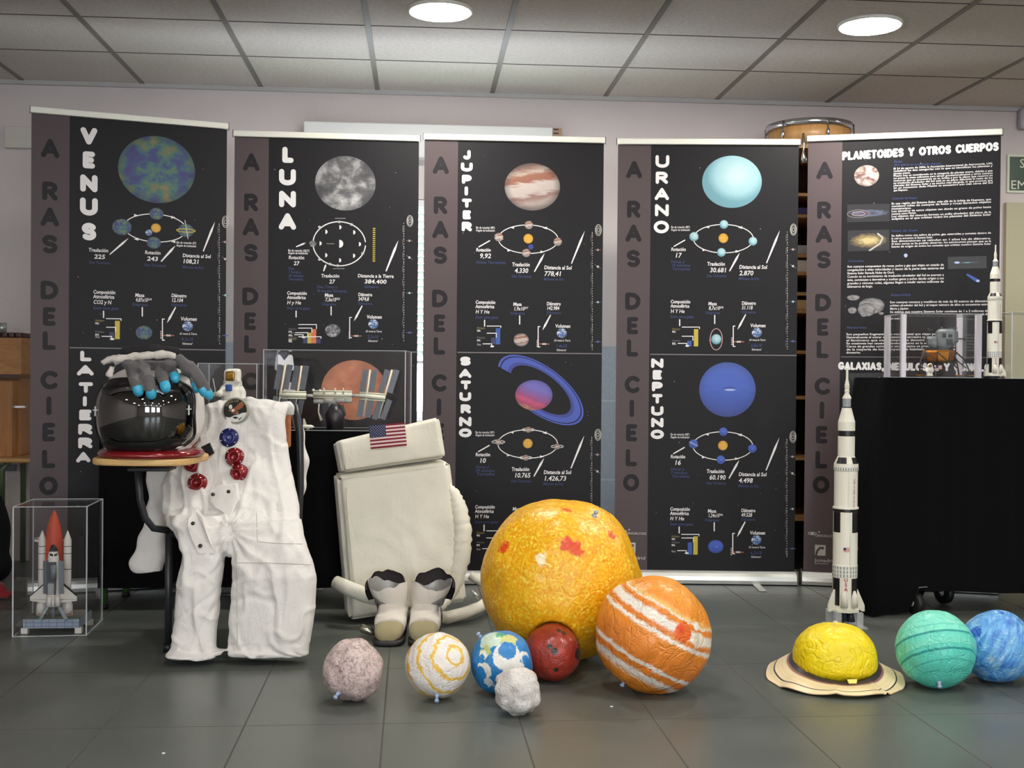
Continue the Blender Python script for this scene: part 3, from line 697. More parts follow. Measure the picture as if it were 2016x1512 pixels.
panel(BU, U, 0, 0, 'uranus', '17', '30.681', '2.870', 'H Y He', ('8,7x10', '25'), '51.118', ('Horas y', '14 minutos', ' Terrestres'))
BU.disc(U(1441, 358), .139, .122, 'uranus', 3, 64)
panel(BU, U, -1, 408, 'neptune', '16', '60.190', '4.498', 'H Y He', ('1,24x10', '26'), '49.528', ('Horas y', '7 minutos', ' Terrestres'), bars=(('yellow', 1377, 648, 684), ('vividblue', 1366, 660, 684)), vol='6,2x10')
BU.disc(U(1432, 767), .132, .128, 'neptune', 3, 64)
J = BJ.st
panel(BJ, J, -384, 1, 'jupiter', '9,92', '4.330', '778,41', 'H Y He', ('1,9x10', '27'), '142.984', ('Horas Terrestres',), bars=(('vividblue', 1370, 645, 677), ('navy', 1361, 664, 677)), vol='1,4x10')
BJ.disc(J(1048, 368), .129, .110, 'jupiter', 3, 64); BJ.disc(J(1045, 486), .012, .012, 'ringdark', 4, 16)
panel(BJ, J, -385, 404, 'saturn_small' if 'saturn_small' in PM else 'jupiter', '10', '10.765', '1.426,73', 'H Y He', ('5,69x10', '26'), '116.464', ('Horas y', '39 minutos', ' Terrestres'), rings='silver', bars=(('vividblue', 1370, 645, 677), ('navy', 1361, 664, 677)), skip=('mini',), orbit_r=6)
# ringed giant: tilted open ring, then the globe over it
c = J(1065, 768); kx = BJ.w / 355
def ring_pt(a, k):
    x, y = math.cos(a) * k * 100, math.sin(a) * k * 46; t = math.radians(-36)
    return (c[0] + (x * math.cos(t) - y * math.sin(t)) * kx, c[1] + (x * math.sin(t) + y * math.cos(t)) * kx)
A0, A1, N = math.radians(-88), math.radians(196), 70
for k0_, k1_, mt in ((.70, .78, 'ringdark'), (.78, .93, 'ringblue'), (.93, .955, 'black'), (.955, 1.0, 'ringblue')):
    vs = [ring_pt(A0 + (A1 - A0) * i / N, k) for i in range(N + 1) for k in (k0_, k1_)]
    BJ.add(vs, [(2 * i, 2 * i + 1, 2 * i + 3, 2 * i + 2) for i in range(N)], mt, 3)
BJ.disc(J(1051, 778), 37 * kx, 30 * kx, 'saturn', 4, 48)
V = BV.st
# venus sheet (nearer, so larger on the photo); its own arrangement
panel(BV, lambda x, y: (lambda a: (a[0] + .003, a[1]))(U(x, y)), 0, 0, 'venus', '', '', '', 'CO2 y N', ('4,87x10', '24'), '12.104', (), bars=(('yellow', 1369, 647, 681), ('navy', 1359, 668, 681)), skip=('orbit',), vol='9,3x10')
BV.disc(V(309, 334), .166, .150, 'venus', 3, 64)
k = BV.w / 385
BV.ellipse(V(306, 449), 62 * k, 29 * k, .0019)
for x, y, r in ((240, 447, 19), (308, 421, 14), (366, 454, 16), (303, 478, 14)): BV.disc(V(x, y), r * k, r * .88 * k, 'venus', 4, 28)
for x, y, sg_ in ((268, 424, 1), (341, 428, 1), (268, 471, -1), (341, 476, -1)):
    q = V(x, y); BV.poly([(q[0] - sg_ * .009, q[1] + .006), (q[0] - sg_ * .009, q[1] - .006), (q[0] + sg_ * .01, q[1])][::sg_], 'white', 5)
BV.disc(V(307, 449), 10 * k, 9.5 * k, 'sunglow', 4, 24); BV.disc(V(293, 458), 7 * k, 6.5 * k, 'earth', 4, 16)
BV.ellipse(V(366, 454), 19 * k, 3.5 * k, .002, 'yellow', 6); BV.stroke([V(364, 434), V(370, 470)], .0018, 'silver', 6)
for a, b_, w in (((216, 501), (253, 469), 2), ((317, 515), (345, 484), 2.4), ((400, 495), (423, 437), 2.2)): BV.spike(V(*a), V(*b_), w * k)
def vt(B, s, x, y, h, w, mat='white', **kw):
    a, b2 = B.st(x, y), B.st(x + w, y); B.text(s, a, h * k, mat, b2[0] - a[0], **kw)
for s_, x, y, h, w in (('Traslación', 174, 495, 7.5, 39), ('225', 185, 509, 9, 22), ('Rotación', 285, 500, 7.5, 31), ('243', 289, 513, 9, 22), ('Distancia al Sol', 359, 506, 7.5, 56), ('108,21', 359, 518, 9, 32), ('Eje de rotación (3º)', 347, 479, 4.5, 39), ('Ángulo de inclinación', 347, 485, 4.5, 39)):
    vt(BV, s_, x, y, h, w, offset=.025, shear=.12)
for s_, x, y, w in (('Días Terrestres', 175, 519, 42), ('Días Terrestres', 284, 524, 42), ('Millones de Km', 359, 528, 41)): vt(BV, s_, x, y, 5.8, w, 'blue', shear=.1, offset=.01)
# moon sheet
Lq = BL.st; k = BL.w / 364
panel(BL, Lq, -755, -17, 'moon', '', '', '', 'H y He', ('7,3x10', '22'), '3474,8', (), bars=(('navy', 1387, 684, 693), ('orange', 1378, 665, 693), ('yellow', 1369, 672, 693), ('navy', 1361, 681, 693)), skip=('orbit',), vol='2,2x10')
BL.disc(Lq(680, 361), .139, .126, 'moon', 3, 64)
BL.ellipse(Lq(668, 480), 52 * k, 44 * k, .0024)
c = Lq(668, 480)
for i in range(8):
    a = i * PI / 4; m_ = (c[0] + 39 * k * math.cos(a), c[1] + 33 * k * math.sin(a)); r = 4.2 * k
    BL.poly([(m_[0] + r * math.cos(t * PI / 8), m_[1] + r * math.sin(t * PI / 8)) for t in range(-4, 5)], 'white', 4)
r = 8 * k; BL.poly([(c[0] + r * math.cos(t * PI / 8), c[1] + r * math.sin(t * PI / 8)) for t in range(-4, 5)], 'white', 4)
BL.disc(Lq(616, 480), 7 * k, 6.5 * k, 'moon', 5, 20); BL.disc(Lq(719, 480), 3.5 * k, 3.5 * k, 'dark', 5, 16)
for x, y in ((629, 447), (692, 442), (629, 511), (650, 520), (714, 499), (668, 437), (665, 523)): BL.disc(Lq(x, y), 3 * k, 2.6 * k, 'silver', 5, 10)
for y in range(449, 517, 4): BL.rect(Lq(737.5, 0)[0], Lq(742.5, 0)[0], Lq(740, y + 2)[1], Lq(740, y)[1], 'yellow', 3)
BL.stroke([Lq(660, 430), Lq(680, 430)], .001, 'silver'); BL.stroke([Lq(656, 529), Lq(678, 529)], .001, 'silver'); BL.stroke([Lq(643, 480), Lq(658, 480)], .001, 'silver')
for a, b_, w in (((583, 486), (602, 478), 1.8), ((637, 534), (642, 520), 1.8), ((760, 534), (784, 474), 2.4)): BL.spike(Lq(*a), Lq(*b_), w * k)
for s_, x, y, h, w in (('Eje de rotación (28,5º)', 567, 495, 4.4, 42), ('Ángulo de inclinación', 567, 500, 4.4, 39), ('Rotación', 568, 510, 7, 31), ('27', 578, 522, 8, 12), ('Traslación', 632, 546, 7, 36), ('27', 648, 558, 8, 12), ('Distancia a la Tierra', 704, 546, 7, 71), ('384.400', 717, 558, 8.5, 44)):
    vt(BL, s_, x, y, h, w, offset=.025, shear=.12)
for s_, x, y, w in (('Días,', 568, 531, 12), ('7 horas y', 568, 538, 25), ('43 minutos', 568, 545, 29), ('Terrestres', 568, 552, 28), ('Días, 7 horas y', 624, 567, 40), ('43 minutos Terrestres', 624, 575, 58), ('Kilómetros', 717, 567, 28)): vt(BL, s_, x, y, 5.8, w, 'blue', shear=.1, offset=.01)
BL.disc(Lq(697, 768), 65 * k, 60 * k, 'mars', 3, 64)
# planetoids sheet
Q = BP.st; k = BP.w / 380
BP.word('PLANETOIDES Y OTROS CUERPOS', Q(1658, 316), Q(1966, 297), .0106, .040)
BP.word('GALAXIAS, NEBULOSAS Y CUMULOS', Q(1650, 728), Q(1962, 732), .0102, .037)
BP.rect(U(1280, 700)[0], BP.w, Q(1800, 704)[1], Q(1800, 702.5)[1], 'grey', 2)
BP.disc(Q(1706, 346), 25 * k, 22 * k, 'pluto', 3)
def img(x0, y0, x1, y1, mat): BP.quadimg([Q(x0, y1), Q(x1, y1 - 2), Q(x1, y0 - 2), Q(x0, y0)], mat)
img(1668, 403, 1752, 438, 'kuiper'); BP.ellipse(Q(1690, 421), .05, .018, .0016, 'grey'); BP.ellipse(Q(1690, 421), .028, .009, .0012, 'pink')
img(1669, 454, 1751, 495, 'oort'); BP.stroke([Q(1712, 493), Q(1732, 480), Q(1738, 468), Q(1728, 460)], .0035, 'silver', 3)
img(1866, 506, 1942, 530, 'comet_tail'); BP.disc(Q(1884, 517), .012, .005, 'comet', 4, 16)
BP.spike(Q(1903, 540), Q(1929, 556), .008, 'vividblue', 4); BP.disc(Q(1925, 553), .008, .006, 'comet', 5, 16)
BP.disc(Q(1783, 503), .008, .009, 'comet', 4, 12)
for x, y, rx, ry in ((1716, 602, 26, 17), (1706, 610, 18, 14), (1678, 611, 9, 7), (1680, 586, 13, 6), (1735, 617, 5, 3), (1700, 621, 5, 3)): BP.disc(Q(x, y), rx * k, ry * k, 'rock', 3, 14)
def para(lines, x0, y0, x1, slope, dy, mat='white', h=4.2):
    for i, l in enumerate(lines):
        yb = y0 + i * dy
        a = Q(x0, yb); e = Q(x0 + (x1 - x0), yb + slope * (x1 - x0)); full = len(l) > 45 or (x1 - x0 < 60)
        vs, fs = text_geo(l, offset=.02); mw = max(p[0] for p in vs) if vs else 1
        wd = (e[0] - a[0]) if full else min(e[0] - a[0], mw * h * k * .95)
        sl = (e[1] - a[1]) / (e[0] - a[0])
        BP.add([(a[0] + p[0] * wd / mw, a[1] + p[1] * h * k + p[0] * wd / mw * sl) for p in vs], fs, mat, 4)
para(['Plutón', '¿Por qué no es considerado planeta?'], 1760, 320.5, 1890, -.03, 6.4, 'blue', 4.8)
para(['El 24 de agosto de 2006, la Asociación Internacional de Astronomía, UAI,', 'redefinió las dos categorías con lo que se identifican los planetas y', 'planetas enanos.', 'Plutón hoy es considerado en la categoría de planeta enano, debido a que', 'no posee la masa suficiente para atraer gravitacionalmente y otros cuerpos', 'menores que se encuentran en su órbita y por la elipse que recorre en', 'su traslación alrededor del Sol está en un plano diferente al resto de los', 'planetas del Sistema Solar y es mucho más alargada, lo que provoca que', 'en un momento dado Plutón se encuentre aún más cerca del Sol', 'que Neptuno.'], 1759, 334, 1954, -.055, 4.75, h=3.9)
para(['Cinturón de Kuiper'], 1756, 393, 1828, -.03, 6, 'blue', 4.8)
para(['Es una región del Sistema Solar, más allá de la órbita de Neptuno, que', 'contiene miles de cuerpos de hielo y rocas llamados objetos', 'transneptunianos.', 'Los tamaños de estos objetos van desde un grano de polvo hasta', 'cuerpos como Plutón.', 'Los objetos del cinturón forman un anillo alrededor del plano de la', 'eclíptica en el que orbitan todos los planetas del Sistema Solar'], 1755, 403, 1951, -.045, 5.0)
para(['Nube de Oort'], 1755, 457, 1806, -.03, 6, 'blue', 4.8)
para(['Se define como una esfera de polvo, gas, asteroides y cometas dentro de', 'la cual se encuentra el Sistema Solar.', 'Sus dimensiones se calculan en 1 años luz de diámetro.', 'Si bien nunca se ha podido observar, los astrónomos piensan que es la', 'fuente de origen de todos los cometas que orbitan nuestro Sistema Solar'], 1755, 466, 1951, -.03, 5.4)
para(['Cometas'], 1669, 516, 1700, -.02, 6, 'blue', 4.8)
para(['Son cuerpos compuestos de rocas, polvo y gas que viajan en estado de', 'congelación a altas velocidades y nacen de la parte más externa del', 'Sistema Solar llamada Nube de Oort.', 'Cuando en su movimiento de traslación alrededor del Sol se acercan a', 'éste, comienzan a derretirse y sueltan gases y polvo dando origen a sus', 'grandes y vistosas colas, algunas llegan a medir varios millones de', 'kilómetros de largo.'], 1668, 527, 1858, -.02, 6.6, h=4.8)
para(['Asteroides'], 1753, 583, 1793, -.02, 6, 'blue', 4.8)
para(['Son cuerpos rocosos y metálicos de más de 50 metros de diámetro,', 'orbitan alrededor del Sol y el mayor número de ellos se encuentran entre', 'Marte y Júpiter.', 'Se estima que nuestro Sistema Solar contiene de 1 a 2 millones de', 'asteroides y todos ellos forman el conjunto más pequeño en la categoría de', 'los cuerpos'], 1752, 597, 1946, -.012, 6.4, h=4.6)
para(['Meteoritos'], 1667, 647, 1706, -.01, 6, 'blue', 4.8)
para(['Son pequeños fragmentos de roca y metal que viajan por el espacio', 'Generalmente al entrar en la atmósfera terrestre se desintegran dando', 'el fenómeno que comúnmente se denomina estrella fugaz', 'En ocasiones han causado grandes cráteres en la superficie terrestre', 'Cerca de grandes cometas o uno de estos se produjo la extinción', 'de la mayoría de los cuerpos que habitaban el planeta, los', 'dinosaurios.'], 1666, 660, 1880, -.004, 6.0, h=4.6)
img(1672, 735, 1770, 778, 'galaxy'); img(1690, 806, 1726, 850, 'galaxy'); img(1676, 880, 1720, 990, 'nebula'); img(1690, 1000, 1770, 1050, 'nebula'); img(1740, 760, 1960, 1040, 'galaxy')
for i in range(6): BP.rect(Q(1682, 0)[0], Q(1694 + (i * 37 % 60), 0)[0], Q(0, 1078 + i * 5)[1], Q(0, 1075.8 + i * 5)[1], 'silver', 4)
BV.finish(.3); BL.finish(); BJ.finish(); BU.finish(U(1488, 1145)[0] + .01); BP.finish(.5)

# ------------------------------------------------------------------ inflatable balls
def ball_mat(name, fn, rough=.42, wr=1.0, coat=.15, wscale=(9, 26), bumpd=.006):
    t = NT('vinyl_' + name); co = t.coord(); un = t.vmath('NORMALIZE', co)
    c = fn(t, un, co)
    t.set(Base_Color=c, Roughness=rough); t.b.inputs['Coat Weight'].default_value = coat; t.b.inputs['Coat Roughness'].default_value = .3
    a = t.noise(un, wscale[0] * .3, 2, .4, .9); b_ = t.noise(un, wscale[1] * .2, 2, .4, 1.2)
    ra = t.math('ABSOLUTE', t.math('SUBTRACT', a, .5)); rb = t.math('ABSOLUTE', t.math('SUBTRACT', b_, .5))
    h = t.math('ADD', t.math('MINIMUM', ra, .06), t.math('MULTIPLY', t.math('MINIMUM', rb, .05), .7))
    t.bump(h, .55 * wr, bumpd * 12); return t.m
def blob(t, un, c, d, r, col, amp=.12, sc=9):
    n = t.noise(un, sc, 4, .6); D = t.vmath('DISTANCE', un, tuple(d))
    D = t.math('ADD', D, t.math('MULTIPLY', t.math('SUBTRACT', n, .5), amp * 2))
    return t.mix(t.ramp(D, [(max(r - .015, .001), (1, 1, 1)), (r + .015, (0, 0, 0))]), c, col)
BALLS = {}
def place(cx, cy, rp):
    D = ray(cx, cy); d = CAMH / (rp / F * .985 - D.z); return EYE + D * d, rp / F * d
def ndir(cx, cy, rp, px, py):
    """unit vector, from the ball's centre, of the surface point seen at (px, py)"""
    c, r = place(cx, cy, rp); D = ray(px, py).normalized(); oc = EYE - c
    b = D.dot(oc); q = b * b - (oc.length_squared - r * r)
    t_ = -b - math.sqrt(max(q, 0)); return (EYE + D * t_ - c).normalized()
def inflat(label, cx, cy, rp, mat, seed=0, facet=.035, wr=.012, valve=None, axis=(0, 0, 1), gores=6, sq=(1, 1, 1), push=0, dents=(), group='inflatable planets on the floor', sub=5):
    import bmesh
    c, r = place(cx, cy, rp)
    if push: r *= push; c = EYE + (c - EYE) * push; c.z = r * .985
    T = thing('inflatable_ball', label, 'ball', (c.x, c.y, 0), 0, group)
    bm = bmesh.new(); bmesh.ops.create_icosphere(bm, subdivisions=sub, radius=1)
    ax = Vector(axis).normalized(); u = ax.orthogonal().normalized(); w = ax.cross(u)
    for v in bm.verts:
        p = v.co.normalized(); k = 1.0
        lat = math.acos(max(-1, min(1, p.dot(ax)))); lon = math.atan2(p.dot(w), p.dot(u))
        g = abs(((lon / (2 * PI) * gores + seed) % 1) - .5) * 2        # 1 at a seam
        k -= facet * (g ** 3) * math.sin(lat) * .5
        k -= facet * .7 * (1 - math.sin(lat)) ** 3                      # flattened poles
        k += facet * .8 * fbm(p + Vector((seed * 3.1, 0, 0)), 1.6, 2)
        q = u * math.cos(lon) * 1 + w * math.sin(lon)
        ridge = abs(noise.noise(Vector((lon * 5 + seed, lat * 1.6, seed)) )) + .6 * abs(noise.noise(p * 5 + Vector((seed, 3, 1))))
        k -= wr * (.5 - min(ridge, .5)) * 1.2
        q = p * k * r
        v.co = Vector((q.x * sq[0], q.y * sq[1], q.z * sq[2]))
        for dc_, dr_ in dents:                                           # soft vinyl dented where a neighbour presses on it
            e_ = v.co + c - dc_; g_ = 0
            while e_.length < dr_ and g_ < 60: v.co = v.co * .985; e_ = v.co + c - dc_; g_ += 1
        if v.co.z < -c.z + .0: v.co.z = -c.z + .0005
    me = bpy.data.meshes.new('vinyl_skin'); bm.to_mesh(me); bm.free()
    lo = min(v.co.z for v in me.vertices)
    me.polygons.foreach_set('use_smooth', [True] * len(me.polygons)); me.materials.append(mat)
    o = bpy.data.objects.new('vinyl_skin', me); COL.objects.link(o); o.parent = T; o.location = (0, 0, -lo + .0008)
    PMAT[o.name] = PMAT[T.name]
    c = Vector((c.x, c.y, -lo + .0008))
    if valve:
        n = valve.normalized(); p = c + n * r * .95
        b = MB().tube([p - n * .006, p + n * .004, p + n * .008, p + n * .016], [.011, .010, .005, .0048], 12)
        b.tube([p + n * .016, p + n * .020, p + n * .024], [.007, .0075, .004], 12)
        b.build('valve', M_VALVE, T)
    return T
M_VALVE = plain('clear_valve', rgb(150, 168, 200), .2, coat=.5)
camv = lambda rx, uy, f: (RIGHT * rx + UP * uy - FWD * f).normalized()
# big sun
sc_ = (1105, 1149, 160)
def f_sun(t, un, co):
    n = t.noise(un, 26, 2, .5, .5); n2 = t.noise(un, 4, 3)
    c = t.ramp(n, [(.36, rgb(236, 156, 8)), (.50, rgb(242, 178, 14)), (.60, rgb(247, 200, 36)), (.70, rgb(252, 228, 110))])
    c = t.mix(t.ramp(n2, [(.4, (0, 0, 0)), (.7, (.5,) * 3)]), c, rgb(240, 178, 10))
    for (x, y, r, col) in ((990, 1086, .075, rgb(226, 80, 26)), (1117, 1079, .08, rgb(226, 72, 26)), (1133, 1088, .085, rgb(226, 76, 26)), (1117, 1010, .055, rgb(222, 96, 26)), (1209, 1063, .055, rgb(222, 90, 30)), (1068, 1107, .075, rgb(252, 236, 196)), (1063, 1147, .05, rgb(246, 196, 90))):
        c = blob(t, un, c, ndir(*sc_, x, y), r, col, .11, 11)
    return c
inflat('largest inflatable ball, bright yellow-orange with red and white blotches', *sc_, ball_mat('sun', f_sun, .4, .55), 1.3, .05, .012, ndir(*sc_, 1172, 1018), camv(.4, .8, .3), 8, sub=6, push=1.012, dents=[(place(1087, 1285, 56)[0], place(1087, 1285, 56)[1] * 1.06)])
# banded orange giant
jc = (1286, 1248, 114)
def f_jup(t, un, co):
    ax = RIGHT * .49 + UP * .87
    d = t.vmath('DOT_PRODUCT', un, tuple(ax))
    n = t.noise(un, 7, 5, .6, .6); n2 = t.noise(t.mapping(un, sc=(5, 5, 5)), 5, 4, .7)
    d = t.math('ADD', d, t.math('ADD', t.math('MULTIPLY', t.math('SUBTRACT', n, .5), .10), t.math('MULTIPLY', t.math('SUBTRACT', n2, .5), .10)))
    d = t.math('ADD', t.math('MULTIPLY', d, .5), .5)
    O, O2, Wt = rgb(232, 140, 34), rgb(226, 128, 40), rgb(240, 232, 220)
    return_c = t.ramp(d, [(0, O), (.13, O), (.185, Wt), (.205, Wt), (.225, O2), (.27, O2), (.285, Wt), (.305, Wt), (.32, O2), (.5, rgb(234, 138, 50)), (.555, O), (.575, Wt), (.59, Wt), (.61, O2), (.64, O2), (.665, Wt), (.715, Wt), (.735, O2), (.765, O), (.78, Wt), (.79, rgb(240, 190, 110)), (.83, O), (1, rgb(240, 158, 50))])
    c = return_c
    c = blob(t, un, c, ndir(*jc, 1346, 1246), .17, rgb(232, 104, 34), .05, 6); c = blob(t, un, c, ndir(*jc, 1339, 1238), .07, rgb(224, 76, 30), .05, 9)
    c = blob(t, un, c, ndir(*jc, 1374, 1233), .075, rgb(246, 240, 232), .01, 4)
    c = blob(t, un, c, ndir(*jc, 1378, 1262), .14, rgb(232, 218, 196), .08, 8)
    return c
inflat('large orange and white banded inflatable ball with a red spot, against the sun ball', *jc, ball_mat('banded_orange', f_jup, .42, .9), 4.1, .05, .014, ndir(*jc, 1228, 1344), camv(.49, .87, .15), 8, sub=6)
# pinkish grey
mc = (695, 1320, 60.5)
def f_mer(t, un, co):
    n = t.noise(un, 9, 4, .65, .6); return t.ramp(n, [(.36, rgb(152, 130, 130)), (.5, rgb(200, 178, 174)), (.65, rgb(214, 196, 192))])
inflat('small pinkish grey speckled inflatable ball, leftmost on the floor', *mc, ball_mat('pink_grey', f_mer, .5, .7), 2.2, .09, .02, ndir(*mc, 665, 1366), camv(-.25, -.75, .6), 6, (.98, 1, 1.04))
vc = (862, 1310, 64.5)
def f_ven(t, un, co):
    v = t.vmath('SUBTRACT', un, tuple(ndir(*vc, 898, 1290)))
    L = t.vmath('LENGTH', v); n = t.noise(un, 2.2, 5, .6, 1.2)
    s = t.math('SINE', t.math('ADD', t.math('MULTIPLY', L, 15.0), t.math('MULTIPLY', n, 7.0)))
    return t.ramp(t.math('ADD', t.math('MULTIPLY', s, .5), .5), [(0, rgb(238, 230, 226)), (.66, rgb(240, 234, 228)), (.82, rgb(240, 224, 176)), (.95, rgb(236, 194, 92)), (1, rgb(234, 182, 70))])
inflat('small white inflatable ball with yellow swirls, in front of the boots', *vc, ball_mat('swirl_yellow', f_ven, .42, .9), 5.3, .05, .02, ndir(*vc, 860, 1371), camv(0, -.85, .5), 6)
ec = (987, 1304, 62)
def f_ear(t, un, co):
    n = t.noise(un, 2.6, 5, .6, 1.4); n2 = t.noise(t.mapping(un, loc=(3, 1, 2)), 1.8, 5, .6, .6)
    c = t.mix(t.ramp(n2, [(.55, (0, 0, 0)), (.58, (1, 1, 1))]), rgb(32, 130, 200), rgb(36, 120, 190))
    def ringb(c, x, y, r, w, col, amp=.1):
        nn = t.noise(un, 6, 4, .6); D = t.vmath('DISTANCE', un, tuple(ndir(*ec, x, y)))
        D = t.math('ABSOLUTE', t.math('SUBTRACT', t.math('ADD', D, t.math('MULTIPLY', t.math('SUBTRACT', nn, .5), amp * 2)), r))
        return t.mix(t.ramp(D, [(w * .6, (1, 1, 1)), (w, (0, 0, 0))]), c, col)
    c = blob(t, un, c, ndir(*ec, 968, 1256), .42, rgb(206, 224, 206), .2, 5); c = blob(t, un, c, ndir(*ec, 1002, 1258), .26, rgb(206, 206, 130), .18, 6)
    c = blob(t, un, c, ndir(*ec, 955, 1285), .2, rgb(186, 200, 120), .25, 7); c = blob(t, un, c, ndir(*ec, 985, 1248), .16, rgb(70, 170, 130), .2, 8)
    WH, BL_ = rgb(238, 238, 234), rgb(34, 128, 200)
    for (x, y, r, x2, y2, r2) in ((999, 1292, .46, 1000, 1280, .29), (952, 1322, .27, 945, 1327, .21), (1034, 1294, .2, 1036, 1300, .16), (950, 1290, .16, 948, 1295, .12), (1022, 1318, .2, 1026, 1326, .2)):
        c = blob(t, un, c, ndir(*ec, x, y), r, WH, .12, 5); c = blob(t, un, c, ndir(*ec, x2, y2), r2, BL_, .12, 5)
    c = blob(t, un, c, ndir(*ec, 962, 1345), .16, rgb(226, 234, 240), .3, 8); c = blob(t, un, c, ndir(*ec, 985, 1338), .13, rgb(226, 234, 240), .3, 8)
    return c
inflat('small blue and white inflatable ball with green patches, behind the white crumpled one', *ec, ball_mat('blue_white', f_ear, .36, .7), 7.7, .05, .014, ndir(*ec, 946, 1254) , camv(-.5, .8, .2), 6)
oc_ = (1019, 1361, 47.5)
def f_moo(t, un, co):
    n = t.noise(un, 13, 5, .7); return t.ramp(n, [(.33, rgb(150, 142, 138)), (.42, rgb(214, 208, 204)), (.7, rgb(228, 224, 222))])
inflat('smallest inflatable ball, crumpled off-white, nearest the camera', *oc_, ball_mat('crumpled_white', f_moo, .5, 1.0), 3.4, .15, .03, None, camv(.1, .6, .4), 5, (1, 1, 1.02))
rc = (1087, 1285, 56)
def f_mar(t, un, co):
    n = t.noise(un, 3, 4, .6); c = t.ramp(n, [(.3, rgb(140, 42, 30)), (.7, rgb(176, 60, 44))])
    for x, y, r in ((1082, 1272, .10), (1092, 1282, .13), (1110, 1246, .10), (1100, 1241, .09), (1095, 1320, .085), (1064, 1232, .13), (1138, 1288, .2), (1140, 1270, .12)): c = blob(t, un, c, ndir(*rc, x, y), r, rgb(52, 34, 32), .05, 8)
    return c
inflat('small shiny dark red inflatable ball with black spots, against the sun ball', *rc, ball_mat('red', f_mar, .28, .7, .4), 8.8, .05, .012, ndir(*rc, 1050, 1330), camv(-.3, .7, .4), 6)
uc = (1840, 1278, 76)
def f_ura(t, un, co):
    ax = RIGHT * .05 - UP * .83 - FWD * .55
    d = t.vmath('DOT_PRODUCT', un, tuple(ax.normalized())); n = t.noise(un, 5, 5, .65, .3)
    d = t.math('ADD', d, t.math('MULTIPLY', t.math('SUBTRACT', n, .5), .045)); d = t.math('ADD', t.math('MULTIPLY', d, .5), .5)
    B0, B1, Ln, Lt = rgb(122, 222, 198), rgb(92, 210, 190), rgb(30, 150, 146), rgb(66, 190, 174)
    return t.ramp(d, [(0, B0), (.255, B0), (.26, Lt), (.266, B0), (.33, B0), (.34, Lt), (.35, B0), (.425, B0), (.43, Ln), (.455, Ln), (.46, B1), (.6, B0), (.605, Lt), (.612, B1), (.65, B1), (.655, Ln), (.678, Ln), (.682, B1), (.78, B1), (.784, Ln), (.794, B1), (.88, B1), (.885, Lt), (.895, B1), (1, B1)])
inflat('teal inflatable ball with darker wavy stripes, in front of the casters', *uc, ball_mat('teal', f_ura, .42, .9), 6.1, .05, .018, ndir(*uc, 1849, 1345), RIGHT * .05 - UP * .83 - FWD * .55, 8)
nc = (1963, 1273, 71)
def f_nep(t, un, co):
    cb_ = t.n('CombineXYZ'); al_ = t.vmath('DOT_PRODUCT', un, tuple(RIGHT * .5 + UP * .86)); ac_ = t.vmath('DOT_PRODUCT', un, tuple(RIGHT * .86 - UP * .5)); fw_ = t.vmath('DOT_PRODUCT', un, tuple(FWD))
    for k_, q_ in enumerate((t.math('MULTIPLY', ac_, 4.2), t.math('MULTIPLY', al_, .9), t.math('MULTIPLY', fw_, 2.0))): t.l(q_, cb_.inputs[k_])
    n = t.noise(cb_.outputs[0], 2.0, 4, .5, .25)
    c = t.ramp(n, [(.28, rgb(44, 104, 196)), (.42, rgb(84, 150, 222)), (.56, rgb(110, 178, 232)), (.66, rgb(150, 198, 238)), (.74, rgb(214, 214, 236))])
    c = blob(t, un, c, ndir(*nc, 1920, 1243), .16, rgb(34, 96, 190), .14, 6); return c
inflat('light blue streaked inflatable ball at the right edge, beside the teal one', *nc, ball_mat('blue_streak', f_nep, .45, 1.0), 9.4, .05, .02, None, camv(.5, .7, .3), 8)
# ringed ball: squat yellow ball in a striped brim
c = on_z(1643, 1342, 0)
T = thing('inflatable_ball', 'squat yellow inflatable ball ringed by a striped cream brim, before the tall rocket', 'ball', c, 0, 'inflatable planets on the floor')
import bmesh
def f_sat(t, un, co):
    n = t.noise(un, 3, 4); return t.ramp(n, [(.3, rgb(232, 204, 6)), (.7, rgb(244, 220, 20))])
bm = bmesh.new(); bmesh.ops.create_icosphere(bm, subdivisions=6, radius=1)
for v in bm.verts:
    p = v.co.normalized(); lon = math.atan2(p.y, p.x)
    e = 2.35; s_ = (abs(p.x) ** e + abs(p.y) ** e + abs(p.z) ** e) ** (-1 / e)
    s_ = .35 + .65 * s_
    k = 1 + .014 * fbm(p, 1.7, 2) - .02 * (.5 - min(abs(noise.noise(p * 4.2)) + .5 * abs(noise.noise(p * 9)), .5))
    q = p * k * s_
    v.co = Vector((q.x * .131, q.y * .128, (.070 + q.z * (.118 if q.z > 0 else .066))))
    if v.co.z > .15: v.co.z -= .010 * max(0, 1 - math.hypot(v.co.x, v.co.y) / .04) ** 2
me = bpy.data.meshes.new('vinyl_skin'); bm.to_mesh(me); bm.free()
me.polygons.foreach_set('use_smooth', [True] * len(me.polygons)); me.materials.append(ball_mat('yellow', f_sat, .42, 1.0, wscale=(7, 18)))
o = bpy.data.objects.new('vinyl_skin', me); COL.objects.link(o); o.parent = T
topv = c + Vector((0, 0, .182))
MB().tube([topv + Vector((0, 0, -.012)), topv + Vector((.001, 0, .004)), topv + Vector((0, 0, .011))], [.005, .004, .0075], 10).build('valve', plain('cream_valve', rgb(232, 224, 180), .3), T)
